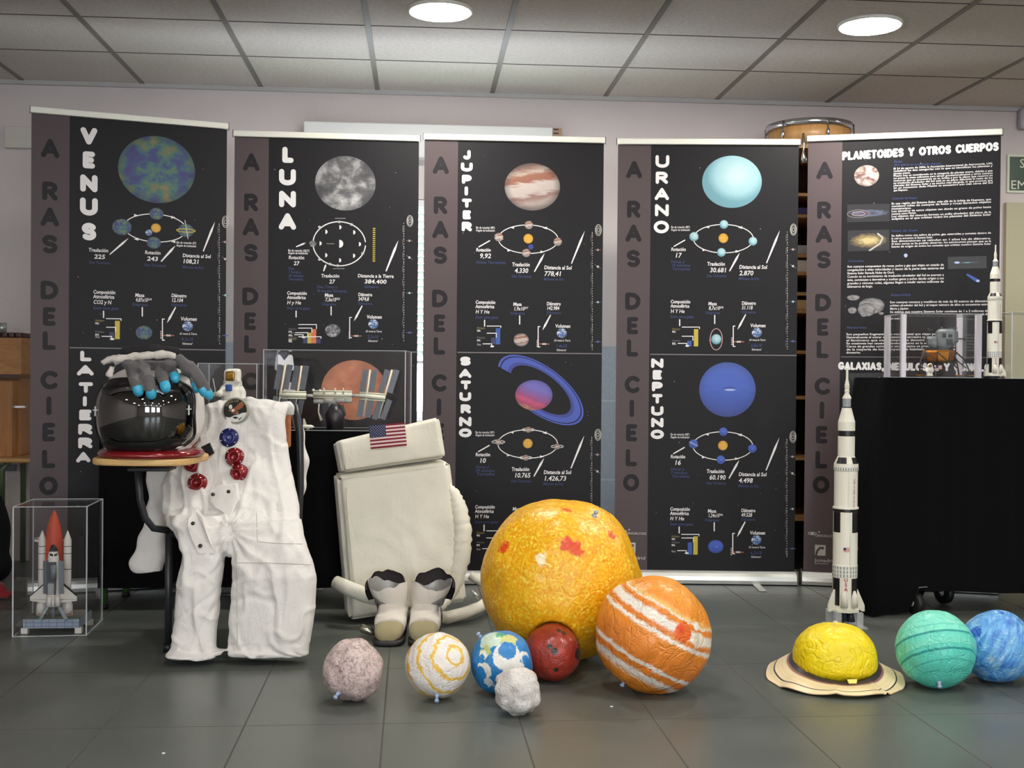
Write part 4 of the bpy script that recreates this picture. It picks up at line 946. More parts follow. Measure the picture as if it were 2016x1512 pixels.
def brim(i, j):
    a = 2 * PI * i / 160; k = j / 24
    wav = (.014 * math.sin(3 * a + .8) + .010 * math.sin(5 * a + 2)) + .006 * math.sin(9 * a)
    pin = max(0, 1 - abs(((a - (-PI / 2 + .52) + PI) % (2 * PI)) - PI) / .09)       # a pinched seam
    pin2 = max(0, 1 - abs(((a - (-PI / 2 - .32) + PI) % (2 * PI)) - PI) / .09)
    r = .128 + .087 * k + wav * .4 * k - .006 * pin * k - .003 * pin2 * k
    z = .066 - .056 * k ** .9 + wav * k * .55 + .034 * math.sin(a) * (1 - k) + .007 * pin * k + .004 * pin2 * k
    return c + Vector((r * math.cos(a) * 1.0, r * math.sin(a) * .97, max(z, .004)))
RB = NT('ring_stripes'); uvn = RB.coord('UV'); sx_ = RB.n('SeparateXYZ'); RB.l(uvn, sx_.inputs[0])
nz = RB.noise(RB.coord(), 14, 3)
kk = RB.math('ADD', sx_.outputs[1], RB.math('MULTIPLY', RB.math('SUBTRACT', nz, .5), .02))
cr, cr2, dk = rgb(236, 216, 178), rgb(226, 208, 160), rgb(58, 50, 52)
RB.set(Base_Color=RB.ramp(kk, [(0, dk), (.17, dk), (.19, rgb(140, 96, 98)), (.25, rgb(150, 106, 104)), (.27, cr2), (.36, cr), (.44, cr2), (.5, cr), (.56, cr2), (.62, cr), (.675, cr), (.685, dk), (.725, dk), (.735, cr), (.8, cr2), (.9, cr), (1, rgb(244, 220, 186))]), Roughness=.45)
b = MB().grid(brim, 160, 25, wrap=True)
n0 = len(b.v); b.grid(lambda i, j: brim(i, j) - Vector((0, 0, .0025)), 160, 25, wrap=True)
o = b.build('striped_brim', RB.m, T)
u = o.data.uv_layers.new(name='UVMap'); fl = []
for p in o.data.polygons:
    for vi in p.vertices: q = vi % n0; fl += [(q // 25) / 160, (q % 25) / 24]
u.data.foreach_set('uv', fl)
tp = c + Vector((.006, -.13, .036)); b = MB()
b.prism([tp + Vector((-.016, -.004, .004)), tp + Vector((.016, -.004, .004)), tp + Vector((.012, -.010, -.006)), tp + Vector((-.012, -.010, -.006))], (0, -.002, .003))
b.build('fixing_tab', plain('tab_yellow', rgb(244, 226, 120), .4), T)

# ------------------------------------------------------------------ chair with writing tablet
M_STEEL = plain('dark_steel', rgb(58, 60, 64), .4, .5); M_CHROME = plain('chrome', rgb(200, 202, 206), .15, 1.0)
M_BLACKP = plain('black_plastic', rgb(26, 26, 28), .4)
def m_wood(name, a, b_, sc=(1, 14, 14), rough=.4):
    t = NT(name); co = t.mapping(t.coord(), sc=sc); n = t.noise(co, 3, 5, .6, 1.2)
    t.set(Base_Color=t.ramp(n, [(.3, rgb(*a)), (.7, rgb(*b_))]), Roughness=rough); return t.m
M_CHAIRWOOD = m_wood('orange_beech', (176, 104, 56), (196, 122, 70)); M_BEECH = m_wood('pale_beech', (206, 164, 104), (222, 184, 124))
cc = on_z(460, 1240, 0)
CH = thing('tablet_chair', 'grey steel school chair with orange wood back, hidden under the white suit', 'chair', cc)
DF, DB = 4.06, 4.46                                    # depths of the front and the back legs
seat_z = at(400, 1040, 4.05).z
fl, fr = at(331, 1292, DF), at(546, 1285, DF)
fl.z = fr.z = 0
bl_, br_ = fl + (FWD * (DB - DF)), fr + (FWD * (DB - DF)); bl_.z = br_.z = 0
r_ = .0125
def leg(p, q, nm='leg'):
    o = MB().tube([p + Vector((0, 0, .012)), q], r_, 12).build(nm, M_STEEL, CH)
    return o
for p in (fl, fr): leg(p, Vector((p.x, p.y, seat_z - .02)))
bt_l, bt_r = at(332, 800, 4.46), at(581, 797, 4.46)
MB().tube([bl_ + Vector((0, 0, .012)), Vector((bl_.x, bl_.y, seat_z)), bt_l], r_, 12).build('leg', M_STEEL, CH)
MB().tube([br_ + Vector((0, 0, .012)), Vector((br_.x, br_.y, seat_z)), at(592, 960, 4.45), at(590, 850, 4.45), bt_r], [r_, r_, r_, .015, .015], 12).build('leg', M_STEEL, CH)
for p in (fl, fr, bl_, br_): MB().cyl(p + Vector((0, 0, .001)), p + Vector((0, 0, .028)), .017, 14).build('rubber_foot', M_BLACKP, CH)
b = MB().rbox((fl + fr + bl_ + br_) / 4 + Vector((0, 0, seat_z)), (fr - fl) * .5 * .98, (bl_ - fl) * .5 * 1.05, (0, 0, .009), .008); b.build('seat', M_CHAIRWOOD, CH)
for p, q in ((fl, fr), (bl_, br_), (fl, bl_), (fr, br_)):
    MB().tube([p + Vector((0, 0, seat_z - .022)), q + Vector((0, 0, seat_z - .022))], .011, 10).build('seat_rail', M_STEEL, CH)
MB().tube([fl + Vector((0, 0, .22)), bl_ + Vector((0, 0, .22))], .008, 8).tube([fl + Vector((0, 0, .2)) , fr + Vector((0, 0, .2))], .008, 8).build('stretcher', M_STEEL, CH)
z0, z1 = at(570, 882, 4.42).z, at(570, 808, 4.42).z
xl, xr = at(340, 850, 4.42), at(573, 850, 4.42)
MB().rbox(Vector(((xl.x + xr.x) / 2, (xl.y + xr.y) / 2, (z0 + z1) / 2)), (xr - xl) * .5, FWD * .009, (0, 0, (z1 - z0) / 2), .009).build('backrest', M_CHAIRWOOD, CH)
# writing tablet on a bent tube
DT = 3.86
tb = on_z(298, 912, at(300, 912, DT).z)
tz = at(300, 918, 3.72).z
tl, tr = at(202, 912, 3.9), at(398, 912, 3.9)
w2 = (tr - tl).length / 2; mid = (tl + tr) / 2
pts = []
for a in range(40):
    t_ = 2 * PI * a / 40; e = .55
    cx_, sy_ = math.cos(t_), math.sin(t_)
    pts.append(Vector((mid.x, mid.y, 0)) + RIGHT * (w2 * math.copysign(abs(cx_) ** e, cx_)) + Vector((-RIGHT.y, RIGHT.x, 0)) * (.19 * math.copysign(abs(sy_) ** e, sy_)))
for p in pts: p.z = tz
b = MB(); b.prism(pts, (0, 0, .022)); TB = b.build('writing_tablet', M_BEECH, CH, bevel=.006)
tab_top = tz + .022
sp = [at(270, 922, 3.98), at(276, 985, 3.99), at(286, 1020, 4.0), at(302, 1040, 4.02), Vector((fl.x, fl.y, seat_z - .01))]
sp[0].z = tz
MB().tube(sp, .012, 12).build('tablet_arm', M_STEEL, CH)
MB().rbox(at(300, 922, 3.95) * 1.0 + Vector((0, 0, 0)), RIGHT * .07, Vector((0, .06, 0)), (0, 0, .006), .003).build('tablet_bracket', M_STEEL, CH)

# ------------------------------------------------------------------ white astronaut suit draped over the chair
def m_cloth(name, a, b_, sc=500, rough=.85, wr=.35):
    t = NT(name); co = t.coord(); n = t.noise(co, 3, 4); w = t.noise(co, sc, 2)
    big = t.noise(co, 9, 4, .6, 1.5)
    t.set(Base_Color=t.ramp(n, [(.3, rgb(*a)), (.7, rgb(*b_))]), Roughness=rough)
    t.b.inputs['Sheen Weight'].default_value = .2
    fold = t.noise(t.mapping(co, sc=(1, 1, .45)), 7, 2, .4, 1.0)
    h = t.math('ADD', t.math('MULTIPLY', w, .04), t.math('MINIMUM', t.math('ABSOLUTE', t.math('SUBTRACT', big, .5)), .06))
    h = t.math('ADD', h, t.math('MULTIPLY', t.math('MINIMUM', t.math('ABSOLUTE', t.math('SUBTRACT', fold, .5)), .05), 1.6))
    t.bump(h, wr, .03); return t.m
M_SUIT = m_cloth('suit_cotton', (222, 218, 214), (232, 228, 224))
def section(py, xl, xr, d, hd, n=28, e=.62, tilt=0.0):
    """flattened ring spanning the photo columns xl..xr at depth d"""
    a, b2 = at(xl, py, d + tilt), at(xr, py, d - tilt); c = (a + b2) / 2; hx = (b2 - a) / 2; hy = Vector((FWD.x, FWD.y, 0)) * hd
    out = []
    for i in range(n):
        t_ = 2 * PI * i / n; x, y = math.cos(t_), math.sin(t_)
        out.append(c + hx * math.copysign(abs(x) ** e, x) + hy * math.copysign(abs(y) ** (e + .2), y))
    return out
def loft(mb, rows, n=28):
    # interpolate the rows for smoothness
    fine = []
    for r0, r1 in zip(rows[:-1], rows[1:]):
        for k in range(4):
            t_ = k / 4; fine.append([a + (b2 - a) * t_ for a, b2 in zip(r0, r1)])
    fine.append(rows[-1])
    secs = [section(*r, n=n) for r in fine]; vs = [p for s_ in secs for p in s_]; m = len(secs)
    fs = []
    for i in range(m - 1):
        for j in range(n): fs.append((i * n + j, i * n + (j + 1) % n, (i + 1) * n + (j + 1) % n, (i + 1) * n + j))
    fs.append(tuple(range(n))); fs.append(tuple((m - 1) * n + j for j in range(n))[::-1])
    return mb.add(vs, fs, 0, True)
def fuse(mb, voxel, smooth=4):
    """one continuous skin over overlapping closed shapes"""
    me = bpy.data.meshes.new('tmp'); me.from_pydata([v[:] for v in mb.v], [], mb.f); me.update()
    o = bpy.data.objects.new('tmp', me); COL.objects.link(o)
    m1 = o.modifiers.new('r', 'REMESH'); m1.mode = 'VOXEL'; m1.voxel_size = voxel
    m2 = o.modifiers.new('s', 'SMOOTH'); m2.iterations = smooth; m2.factor = .5
    dg = bpy.context.evaluated_depsgraph_get(); ev = o.evaluated_get(dg)
    m = bpy.data.meshes.new_from_object(ev, depsgraph=dg)
    bpy.data.objects.remove(o); m.polygons.foreach_set('use_smooth', [True] * len(m.polygons)); return m
def displaced(m, fn):
    m.update(); nn = [v.normal.copy() for v in m.vertices]
    for v, n in zip(m.vertices, nn): v.co = v.co + n * fn(v.co, n)
    m.update(); return m
def mesh_obj(name, m, mat, parent):
    inv = PMAT[parent.name].inverted()
    m.transform(inv); m.materials.clear(); m.materials.append(mat); m.name = name
    o = bpy.data.objects.new(name, m); COL.objects.link(o); o.parent = parent; PMAT[o.name] = PMAT[parent.name]; return o
SU = thing('astronaut_suit', 'empty white astronaut suit with red and blue connectors, draped over a chair', 'suit', on_z(480, 1310, 0))
b = MB()
loft(b, [(786, 448, 540, 4.30, .016), (792, 415, 562, 4.29, .03), (802, 398, 570, 4.28, .045), (830, 394, 563, 4.26, .055), (870, 385, 566, 4.24, .06),
         (910, 345, 573, 4.21, .065), (950, 318, 583, 4.17, .07), (1000, 320, 591, 4.11, .08), (1030, 330, 594, 4.05, .085), (1058, 345, 599, 4.0, .08), (1082, 360, 606, 3.985, .06), (1092, 368, 600, 3.99, .03)])
loft(b, [(1020, 448, 595, 4.03, .07), (1060, 459, 602, 3.98, .075), (1100, 459, 614, 3.95, .07), (1133, 456, 626, 3.935, .066), (1200, 452, 622, 3.93, .06), (1250, 449, 615, 3.92, .057), (1285, 449, 611, 3.915, .055), (1307, 456, 608, 3.915, .05), (1313, 462, 604, 3.915, .04)])
loft(b, [(1010, 335, 450, 4.05, .07), (1050, 348, 448, 4.0, .07), (1090, 360, 446, 3.97, .065), (1115, 353, 443, 3.96, .062), (1170, 346, 435, 3.945, .06), (1240, 340, 429, 3.93, .055), (1280, 334, 427, 3.915, .055), (1305, 331, 428, 3.90, .055), (1320, 340, 424, 3.90, .035)])
loft(b, [(1282, 418, 446, 3.90, .03), (1300, 410, 440, 3.90, .03)])
# collar fold and shoulder lumps
loft(b, [(783, 456, 500, 4.29, .02), (792, 445, 520, 4.29, .025), (806, 440, 530, 4.29, .03)])
loft(b, [(790, 520, 572, 4.32, .02), (800, 515, 580, 4.32, .028), (818, 530, 580, 4.33, .02)])
m = fuse(b, .0062, 3)
H1, H2 = at(450, 1050, 3.9), at(470, 960, 4.1)
def crease(q): return .5 - abs(noise.noise(q))
def suit_fold(p, n):
    front = .35 + .65 * max(0, -n.y)
    q = Vector((p.x, p.y * .3, p.z * .30)); w_ = Vector((noise.noise(p * 4), 0, noise.noise(p * 4 + Vector((5, 5, 5))))) * .05
    s_ = .012 * max(crease((q + w_) * 12 + Vector((3, 1, 0))) - .34, 0) / .16                # long hanging folds
    s_ += .007 * (max(crease(Vector((p.x * 9 + p.z * 5, p.y * 3, p.z * 6 - p.x * 3))) - .34, 0) / .16)
    s_ -= .006 * (max(crease(Vector((p.x * 7 - p.z * 6, p.y * 3, p.z * 7 + 9))) - .36, 0) / .14)
    s_ += .006 * noise.noise(Vector((p.x * 5, p.y * 5, p.z * 7)))
    d = p - H1; s_ += .009 * math.sin(math.atan2(d.z, d.x) * 15 + 2 * noise.noise(p * 9)) * math.exp(-d.length_squared / .016)    # gathers at the crotch
    if p.z < .07: s_ += .010 * noise.noise(Vector((p.x * 34, p.y * 10, p.z * 18))) + .008 * (1 - p.z / .07)
    if p.z > .5: s_ += .005 * math.sin((p.x * 42 + p.z * 30 + 2 * noise.noise(p * 6)))
    s_ += .003 * crease(p * 26)
    return s_ * front - .004
displaced(m, suit_fold)
lo = min(v.co.z for v in m.vertices)
for v in m.vertices:
    if v.co.z < .05: v.co.z = v.co.z - lo * max(0, 1 - v.co.z / .05) + .001 * 0
mesh_obj('cotton_shell', m, M_SUIT, SU)
def sleeve(rows, voxel=.007):
    b = MB(); loft(b, rows, 20); m = fuse(b, voxel, 1)
    displaced(m, lambda p, n: .006 * noise.noise(Vector((p.x * 14, p.y * 14, p.z * 7))) + .004 * math.sin(p.z * 60 + p.x * 40))
    return mesh_obj('sleeve', m, M_SUIT, SU)
sleeve([(905, 298, 345, 4.23, .03), (925, 288, 334, 4.22, .032), (980, 292, 330, 4.22, .032), (1010, 290, 330, 4.22, .032), (1045, 278, 328, 4.2, .035), (1085, 264, 326, 4.19, .035), (1106, 256, 323, 4.18, .036), (1118, 257, 322, 4.18, .036), (1125, 262, 321, 4.18, .034)])
sleeve([(812, 572, 588, 4.50, .02), (850, 584, 598, 4.52, .025), (905, 588, 605, 4.52, .03), (935, 588, 605, 4.52, .03), (960, 588, 602, 4.52, .03), (1000, 586, 596, 4.5, .02)])
def suit_y(px, py):
    """depth of the suit front on a few rows, for what is sewn on"""
    rows = [(786, 4.19), (830, 4.19), (870, 4.17), (910, 4.135), (950, 4.09), (1000, 4.02), (1040, 3.955), (1090, 3.895), (1130, 3.865), (1300, 3.85)]
    for (y0, d0), (y1, d1) in zip(rows[:-1], rows[1:]):
        if y0 <= py <= y1: return d0 + (d1 - d0) * (py - y0) / (y1 - y0)
    return 4.19
from mathutils.bvhtree import BVHTree
_sh = bpy.data.objects['cotton_shell']
SUIT_TREE = BVHTree.FromPolygons([PMAT[SU.name] @ v.co for v in _sh.data.vertices], [tuple(p.vertices) for p in _sh.data.polygons])
def on_suit(px, py, lift=.002):
    D = ray(px, py); h = SUIT_TREE.ray_cast(EYE, D.normalized())
    if h[0] is None: return at(px, py, suit_y(px, py)), -FWD
    return h[0] - D.normalized() * lift, h[1]
# connectors
M_RED = plain('red_anodised', rgb(132, 18, 26), .25, .35, coat=.4); M_BLUE = plain('blue_anodised', rgb(38, 44, 104), .3, .35, coat=.3); M_DOT = plain('rivet_white', rgb(214, 206, 210), .35)
def basis(n):
    n = n.normalized(); u = Vector((1, 0, 0)); u = (u - n * u.dot(n)).normalized(); w = n.cross(u)
    return Matrix((u, w, n)).transposed().to_4x4()
def connector(px, py, r, mat, tilt=(0, 0), label=None, deep=True):
    p, _ = on_suit(px, py, .011); d = (p - EYE).dot(FWD); R = r / F * d
    n = (-FWD + RIGHT * tilt[0] + UP * tilt[1]).normalized(); M = basis(n)
    prof = [(0, .002), (R * .2, .004), (R * .34, .006), (R * .42, .014), (R * .55, .018), (R * .66, .014), (R * .74, .006), (R * .97, .005), (R, .002), (R, -.02)] if deep else \
           [(0, .007), (R * .18, .007), (R * .22, .004), (R * .4, .005), (R * .5, .009), (R * .62, .009), (R * .7, .005), (R * .97, .004), (R, .002), (R, -.018)]
    o = MB().lathe(prof, p, 40, 0, M).build('connector', mat, SU, label=label)
    for k in range(6):
        a = 2 * PI * k / 6 + .4; q = p + M.to_3x3() @ Vector((R * .86 * math.cos(a), R * .86 * math.sin(a), .005))
        MB().ball(q, .0026, n=8).build('rivet', M_DOT, o)
    if not deep: MB().ball(p + n * .006, .006, n=12).build('rivet', plain('pale_blue_stud', rgb(128, 136, 190), .4), o)
connector(450.5, 861.5, 18.5, M_BLUE, (0, .1), 'dark blue round connector', False)
connector(461.5, 899.5, 18.5, M_RED, (0, .15), 'red round connector'); connector(469, 932, 17, M_RED, (-.25, -.1), 'red round connector')
connector(377, 915, 19, M_RED, (0, .2), 'red round connector'); connector(388.5, 951, 19, M_RED, (.05, .15), 'red round connector')
# round mission patch
p, _ = on_suit(463, 808, .030); d = (p - EYE).dot(FWD); kx = d / F; n = (-FWD + UP * .12).normalized(); M = basis(n).to_3x3()
PT = MB().lathe([(0, 0), (25 * kx, 0), (26 * kx, -.002), (26 * kx, -.02)], p, 40, 0, M.to_4x4()).build('mission_patch', plain('patch_rim', rgb(158, 156, 142), .6), SU, 'round black embroidered patch with an eagle over the moon')
P2 = lambda x, y, l=1: p + M @ Vector((x * kx, y * kx, .0004 * l))
b = MB(); circ = lambda r, l, x=0, y=0, n_=32, sq=1: [P2(x + r * math.cos(2 * PI * i / n_), y + r * sq * math.sin(2 * PI * i / n_), l) for i in range(n_)]
b.add(circ(23, 1), [tuple(range(32))], 0)
mo = [P2(23 * math.cos(math.radians(a)), 23 * math.sin(math.radians(a)), 2) for a in range(214, 351, 8)] + [P2(14, -5, 2), P2(6, -9, 2), P2(-2, -10, 2), P2(-9, -14, 2)]
b.add(mo, [tuple(range(len(mo)))], 1)
for q in ([(-12, 2), (-3, 4), (3, 9), (9, 16), (14, 17), (17, 12), (14, 5), (8, 2), (3, 0), (1, -5), (-4, -6), (-8, -3), (-13, -1)], [(-2, 0), (6, -1), (7, -6), (2, -8), (-4, -6)]):
    b.add([P2(x, y, 3) for x, y in q], [tuple(range(len(q)))], 2)
b.add(circ(3.4, 4, -9, 7, 12, 1.3), [tuple(range(12))], 1); b.add(circ(3, 4, -4, 0, 12), [tuple(range(12))], 1); b.add(circ(2.6, 4, 5, -7, 10, .6), [tuple(range(10))], 3)
for q in ([(-6, -13), (2, -12), (8, -15), (0, -17)], [(6, -18), (12, -14), (16, -12), (9, -19)]): b.add([P2(x, y, 3) for x, y in q], [tuple(range(len(q)))], 0)
for i, ch in enumerate('APOLLO 11'):
    a = math.radians(148 - i * 14); vs, fs = text_geo(ch, offset=.02, align='CENTER')
    cx_, sx2 = math.cos(a), math.sin(a)
    b.add([P2(17.2 * cx_ + (x * sx2 + y * cx_) * 4.6, 17.2 * sx2 + (-x * cx_ + y * sx2) * 4.6, 3) for x, y in vs], fs, 4)
b.build('embroidery', [plain('patch_black', rgb(24, 22, 22), .7), plain('patch_white', rgb(222, 224, 218), .7), plain('patch_brown', rgb(150, 88, 54), .7), plain('patch_green', rgb(120, 150, 140), .7), plain('patch_gold', rgb(170, 156, 120), .7)], PT)
# hose strap with black buckle, flaps with snaps
def strip(pts, w, th, mat, nm, parent=SU, lift=.004, label=None):
    P = [on_suit(x, y, lift)[0] for x, y in pts]; b = MB()
    vs = []
    for i, q in enumerate(P):
        t_ = (P[min(i + 1, len(P) - 1)] - P[max(i - 1, 0)]).normalized(); s_ = t_.cross(-FWD).normalized()
        vs += [q - s_ * w / 2, q + s_ * w / 2, q + s_ * w / 2 + FWD * th, q - s_ * w / 2 + FWD * th]
    fs = [(0, 1, 2, 3), tuple(len(vs) - 4 + k for k in (3, 2, 1, 0))]
    for i in range(len(P) - 1):
        o = i * 4
        for k in range(4): fs.append((o + k, o + (k + 1) % 4, o + 4 + (k + 1) % 4, o + 4 + k))
    return b.add(vs, fs, 0, False).build(nm, mat, parent, label, bevel=.001)
strip([(399, 842), (401, 860), (404, 876)], .026, .004, M_SUIT, 'strap'); strip([(413, 897), (420, 915), (424, 935), (430, 955), (438, 968)], .026, .004, M_SUIT, 'strap')
strip([(404, 876), (408, 886), (413, 897)], .034, .012, M_BLACKP, 'strap_buckle', lift=.012)
def flap(poly, snaps, nm, lift=.012):
    P = [on_suit(x, y, lift)[0] for x, y in poly]
    dd = sorted((q - EYE).dot(FWD) for q in P)[len(P) // 4]
    P = [at(x, y, .5 * dd + .5 * (q - EYE).dot(FWD)) for (x, y), q in zip(poly, P)]
    o = MB().prism(P, FWD * .03).build(nm, M_SUIT, SU, bevel=.004)
    for x, y in snaps:
        q = at(x, y, min((q_ - EYE).dot(FWD) for q_ in P) - .001); MB().lathe([(0, .002), (.006, .002), (.0065, -.004)], q, 14, 0, basis(-FWD)).build('snap', plain('bronze_snap', rgb(66, 60, 56), .35, .6), o)
flap([(368, 1036), (371, 1020), (385, 1003), (398, 1018), (404, 1040), (411, 1060), (424, 1088), (420, 1092), (388, 1090), (376, 1062)], [(379.5, 1030.5), (394, 1074.5)], 'fly_flap')
flap([(411, 964), (430, 956), (466, 952), (469, 985), (455, 1016), (447, 1022), (440, 1010), (425, 1000), (414, 992)], [(419, 973.5), (449.5, 968)], 'fly_flap', .006)
# seams on the thigh pocket
def seam(pts, nm):
    P = []
    for (x0, y0), (x1, y1) in zip(pts[:-1], pts[1:]):
        for k in range(10): P.append(on_suit(x0 + (x1 - x0) * k / 10, y0 + (y1 - y0) * k / 10, .0003)[0])
    MB().tube(P, .0016, 6).build(nm, plain('seam_thread', rgb(196, 190, 182), .9), SU)
seam([(505, 1010), (507, 1066), (545, 1070), (600, 1071)], 'pocket_seam'); seam([(468, 1108), (520, 1108), (570, 1110), (617, 1112)], 'knee_seam'); seam([(466, 1085), (467, 1150), (467, 1280)], 'side_seam')

# ------------------------------------------------------------------ helmet on the tablet
M_SHELL = plain('helmet_white', rgb(226, 222, 216), .35, coat=.2); M_VISOR = plain('dark_visor', rgb(7, 6, 6), .03, spec=.9, coat=1); M_RIMB = plain('visor_rim', rgb(20, 20, 22), .3)
hd = 3.86
hc = at(299, 812, hd); kx = hd / F
RXH, RYH, RZH = 98 * kx, .165, 93 * kx
hb = Vector((hc.x, hc.y, tab_top + .001))
HE = thing('astronaut_helmet', 'white astronaut helmet with dark reflective visor and red neck ring on the chair tablet', 'helmet', hb)
FW = Vector((FWD.x, FWD.y, 0)).normalized()
Hm = Matrix((RIGHT, FW, Vector((0, 0, 1)))).transposed().to_4x4()
def sup(a, t_, e1=.85, k=1.0):
    """squarish ellipsoid, a = azimuth, t_ = elevation"""
    ca, sa, ct, st = math.cos(a), math.sin(a), math.cos(t_), math.sin(t_)
    pw = lambda v, e: math.copysign(abs(v) ** e, v)
    return hc + Hm.to_3x3() @ Vector((RXH * k * pw(ct, e1) * pw(ca, e1), RYH * k * pw(ct, e1) * pw(sa, e1), RZH * k * pw(st, e1)))
zlow = tab_top + .024
def shell(i, j):
    q = sup(2 * PI * i / 64, -PI / 2 + PI * j / 40, .8); q.z = max(q.z, zlow)
    q += (q - hc).normalized() * .003 * noise.noise(q * 14); return q
MB().grid(shell, 64, 41, wrap=True).build('helmet_shell', M_SHELL, HE)
# visor: bulging patch on the front
vc_ = lambda u, v: at(302 + 90 * u, 815 + 72 * v - (4 if v > 0 else 4) * (1 - u * u) * v, hd)
def visor_pt(u, v, k=1.0, out=0):
    # square to disc-like rounding
    rr = max(abs(u), abs(v)); L = math.hypot(u, v); 
    s_ = 1 if L < 1e-6 else rr * (1 - .30 * (1 - rr / L * 1.0)) / rr if rr > 0 else 1
    if L > 1e-6:
        ex = 3.4; nrm = (abs(u) ** ex + abs(v) ** ex) ** (1 / ex); s_ = rr / nrm
    u2, v2 = u * s_ * k, v * s_ * k
    q = vc_(u2, v2); x = (q - hc).dot(RIGHT) / (RXH * 1.0); z = (q.z - hc.z) / (RZH * 1.06)
    y = math.sqrt(max(0, 1 - min(.985, abs(x) ** 2.3 + abs(z) ** 2.3)))
    return hc + RIGHT * (q - hc).dot(RIGHT) + Vector((0, 0, q.z - hc.z)) - FW * (RYH * 1.06 * y ** .8 + out + .012)
G = 36
MB().grid(lambda i, j: visor_pt(-1 + 2 * i / G, -1 + 2 * j / G), G + 1, G + 1).build('visor', M_VISOR, HE)
loop = []
for i in range(64):
    a = 2 * PI * i / 64; mx = max(abs(math.cos(a)), abs(math.sin(a))); loop.append((math.cos(a) / mx, math.sin(a) / mx))
def tube_loop(pts, r, nm, mat, par, n=8):
    pts = pts + [pts[0], pts[1]]
    return MB().tube(pts, r, n, caps=False).build(nm, mat, par)
tube_loop([visor_pt(u, v, 1.015, -.004) for u, v in loop], .0065, 'visor_rim', M_RIMB, HE)
# raised black brow over the visor
b = MB(); b.grid(lambda i, j: visor_pt((-1.0 + 2.0 * i / 30) * (1 - .10 * j / 8), -1.02 + .34 * j / 8, 1, .004 + .006 * math.sin(PI * j / 8)), 31, 9); b.build('sun_brow', plain('brow_black', rgb(16, 15, 16), .22, coat=.5), HE)
b = MB(); b.grid(lambda i, j: visor_pt(-.98 + 1.96 * i / 30, .74 + .3 * j / 6, 1, .003 + .004 * math.sin(PI * j / 6)), 31, 7); b.build('lower_trim', M_RIMB, HE)
for sx2 in (-1, 1):
    q = visor_pt(.97 * sx2, -.12, 1, .008); b = MB(); b.rbox(q, RIGHT * .002, FW * .004, (0, 0, .016), .0015); b.rbox(q + Vector((0, 0, .003)), RIGHT * .008, FW * .004, (0, 0, .002), .0015)
    b.build('hinge_mark', plain('hinge_white', rgb(206, 206, 204), .4), HE)
MB().lathe([(.10, .0), (.158, 0), (.168, .004), (.170, .012), (.164, .020), (.150, .026), (.12, .028)], hb, 56, 0, Matrix.Scale(1, 4)).build('neck_ring', plain('red_ring', rgb(126, 16, 24), .2, .2, coat=.6), HE)
b = MB(); b.grid(lambda i, j: sup(PI + PI * i / 40, 0, .8, 1.0) * 1.0 + Vector((0, 0, 0)), 2, 2) if False else None
def lip(i, j):
    a = PI * 1.06 + PI * .88 * i / 40; q = sup(a, -.62 - .34 * j / 6, .8, 1.045 + .02 * math.sin(PI * j / 6)); q.z = max(q.z, zlow + .003); return q + (q - hc).normalized() * .004 * noise.noise(q * 30)
MB().grid(lip, 41, 7).build('chin_cover', M_SUIT, HE)

# ------------------------------------------------------------------ gloves lying over the helmet
HT_ = BVHTree.FromPolygons([PMAT[o.name] @ v.co for o in HE.children if o.name.split('.')[0] in ('helmet_shell', 'visor', 'sun_brow') for v in o.data.vertices],
    [tuple(i + off for i in p.vertices) for o, off in (lambda L: list(zip(L, [sum(len(q.data.vertices) for q in L[:k]) for k in range(len(L))])))([o for o in HE.children if o.name.split('.')[0] in ('helmet_shell', 'visor', 'sun_brow')]) for p in o.data.polygons])
def on_helm(px, py, lift):
    D = ray(px, py).normalized(); h = HT_.ray_cast(EYE, D)
    if h[0] is None:
        h2 = HT_.find_nearest(EYE + D * 3.86); q = EYE + D * (h2[0] - EYE).dot(D); return q
    return h[0] - D * lift
M_GLOVE = m_cloth('glove_grey', (86, 82, 84), (98, 94, 95), 700, .8, .25); M_TIP = plain('silicone_blue', rgb(60, 170, 206), .4); M_LINER = m_cloth('glove_liner', (196, 188, 178), (212, 204, 196), 400, .8)
M_CUFFB = plain('cuff_black', rgb(26, 24, 26), .8)
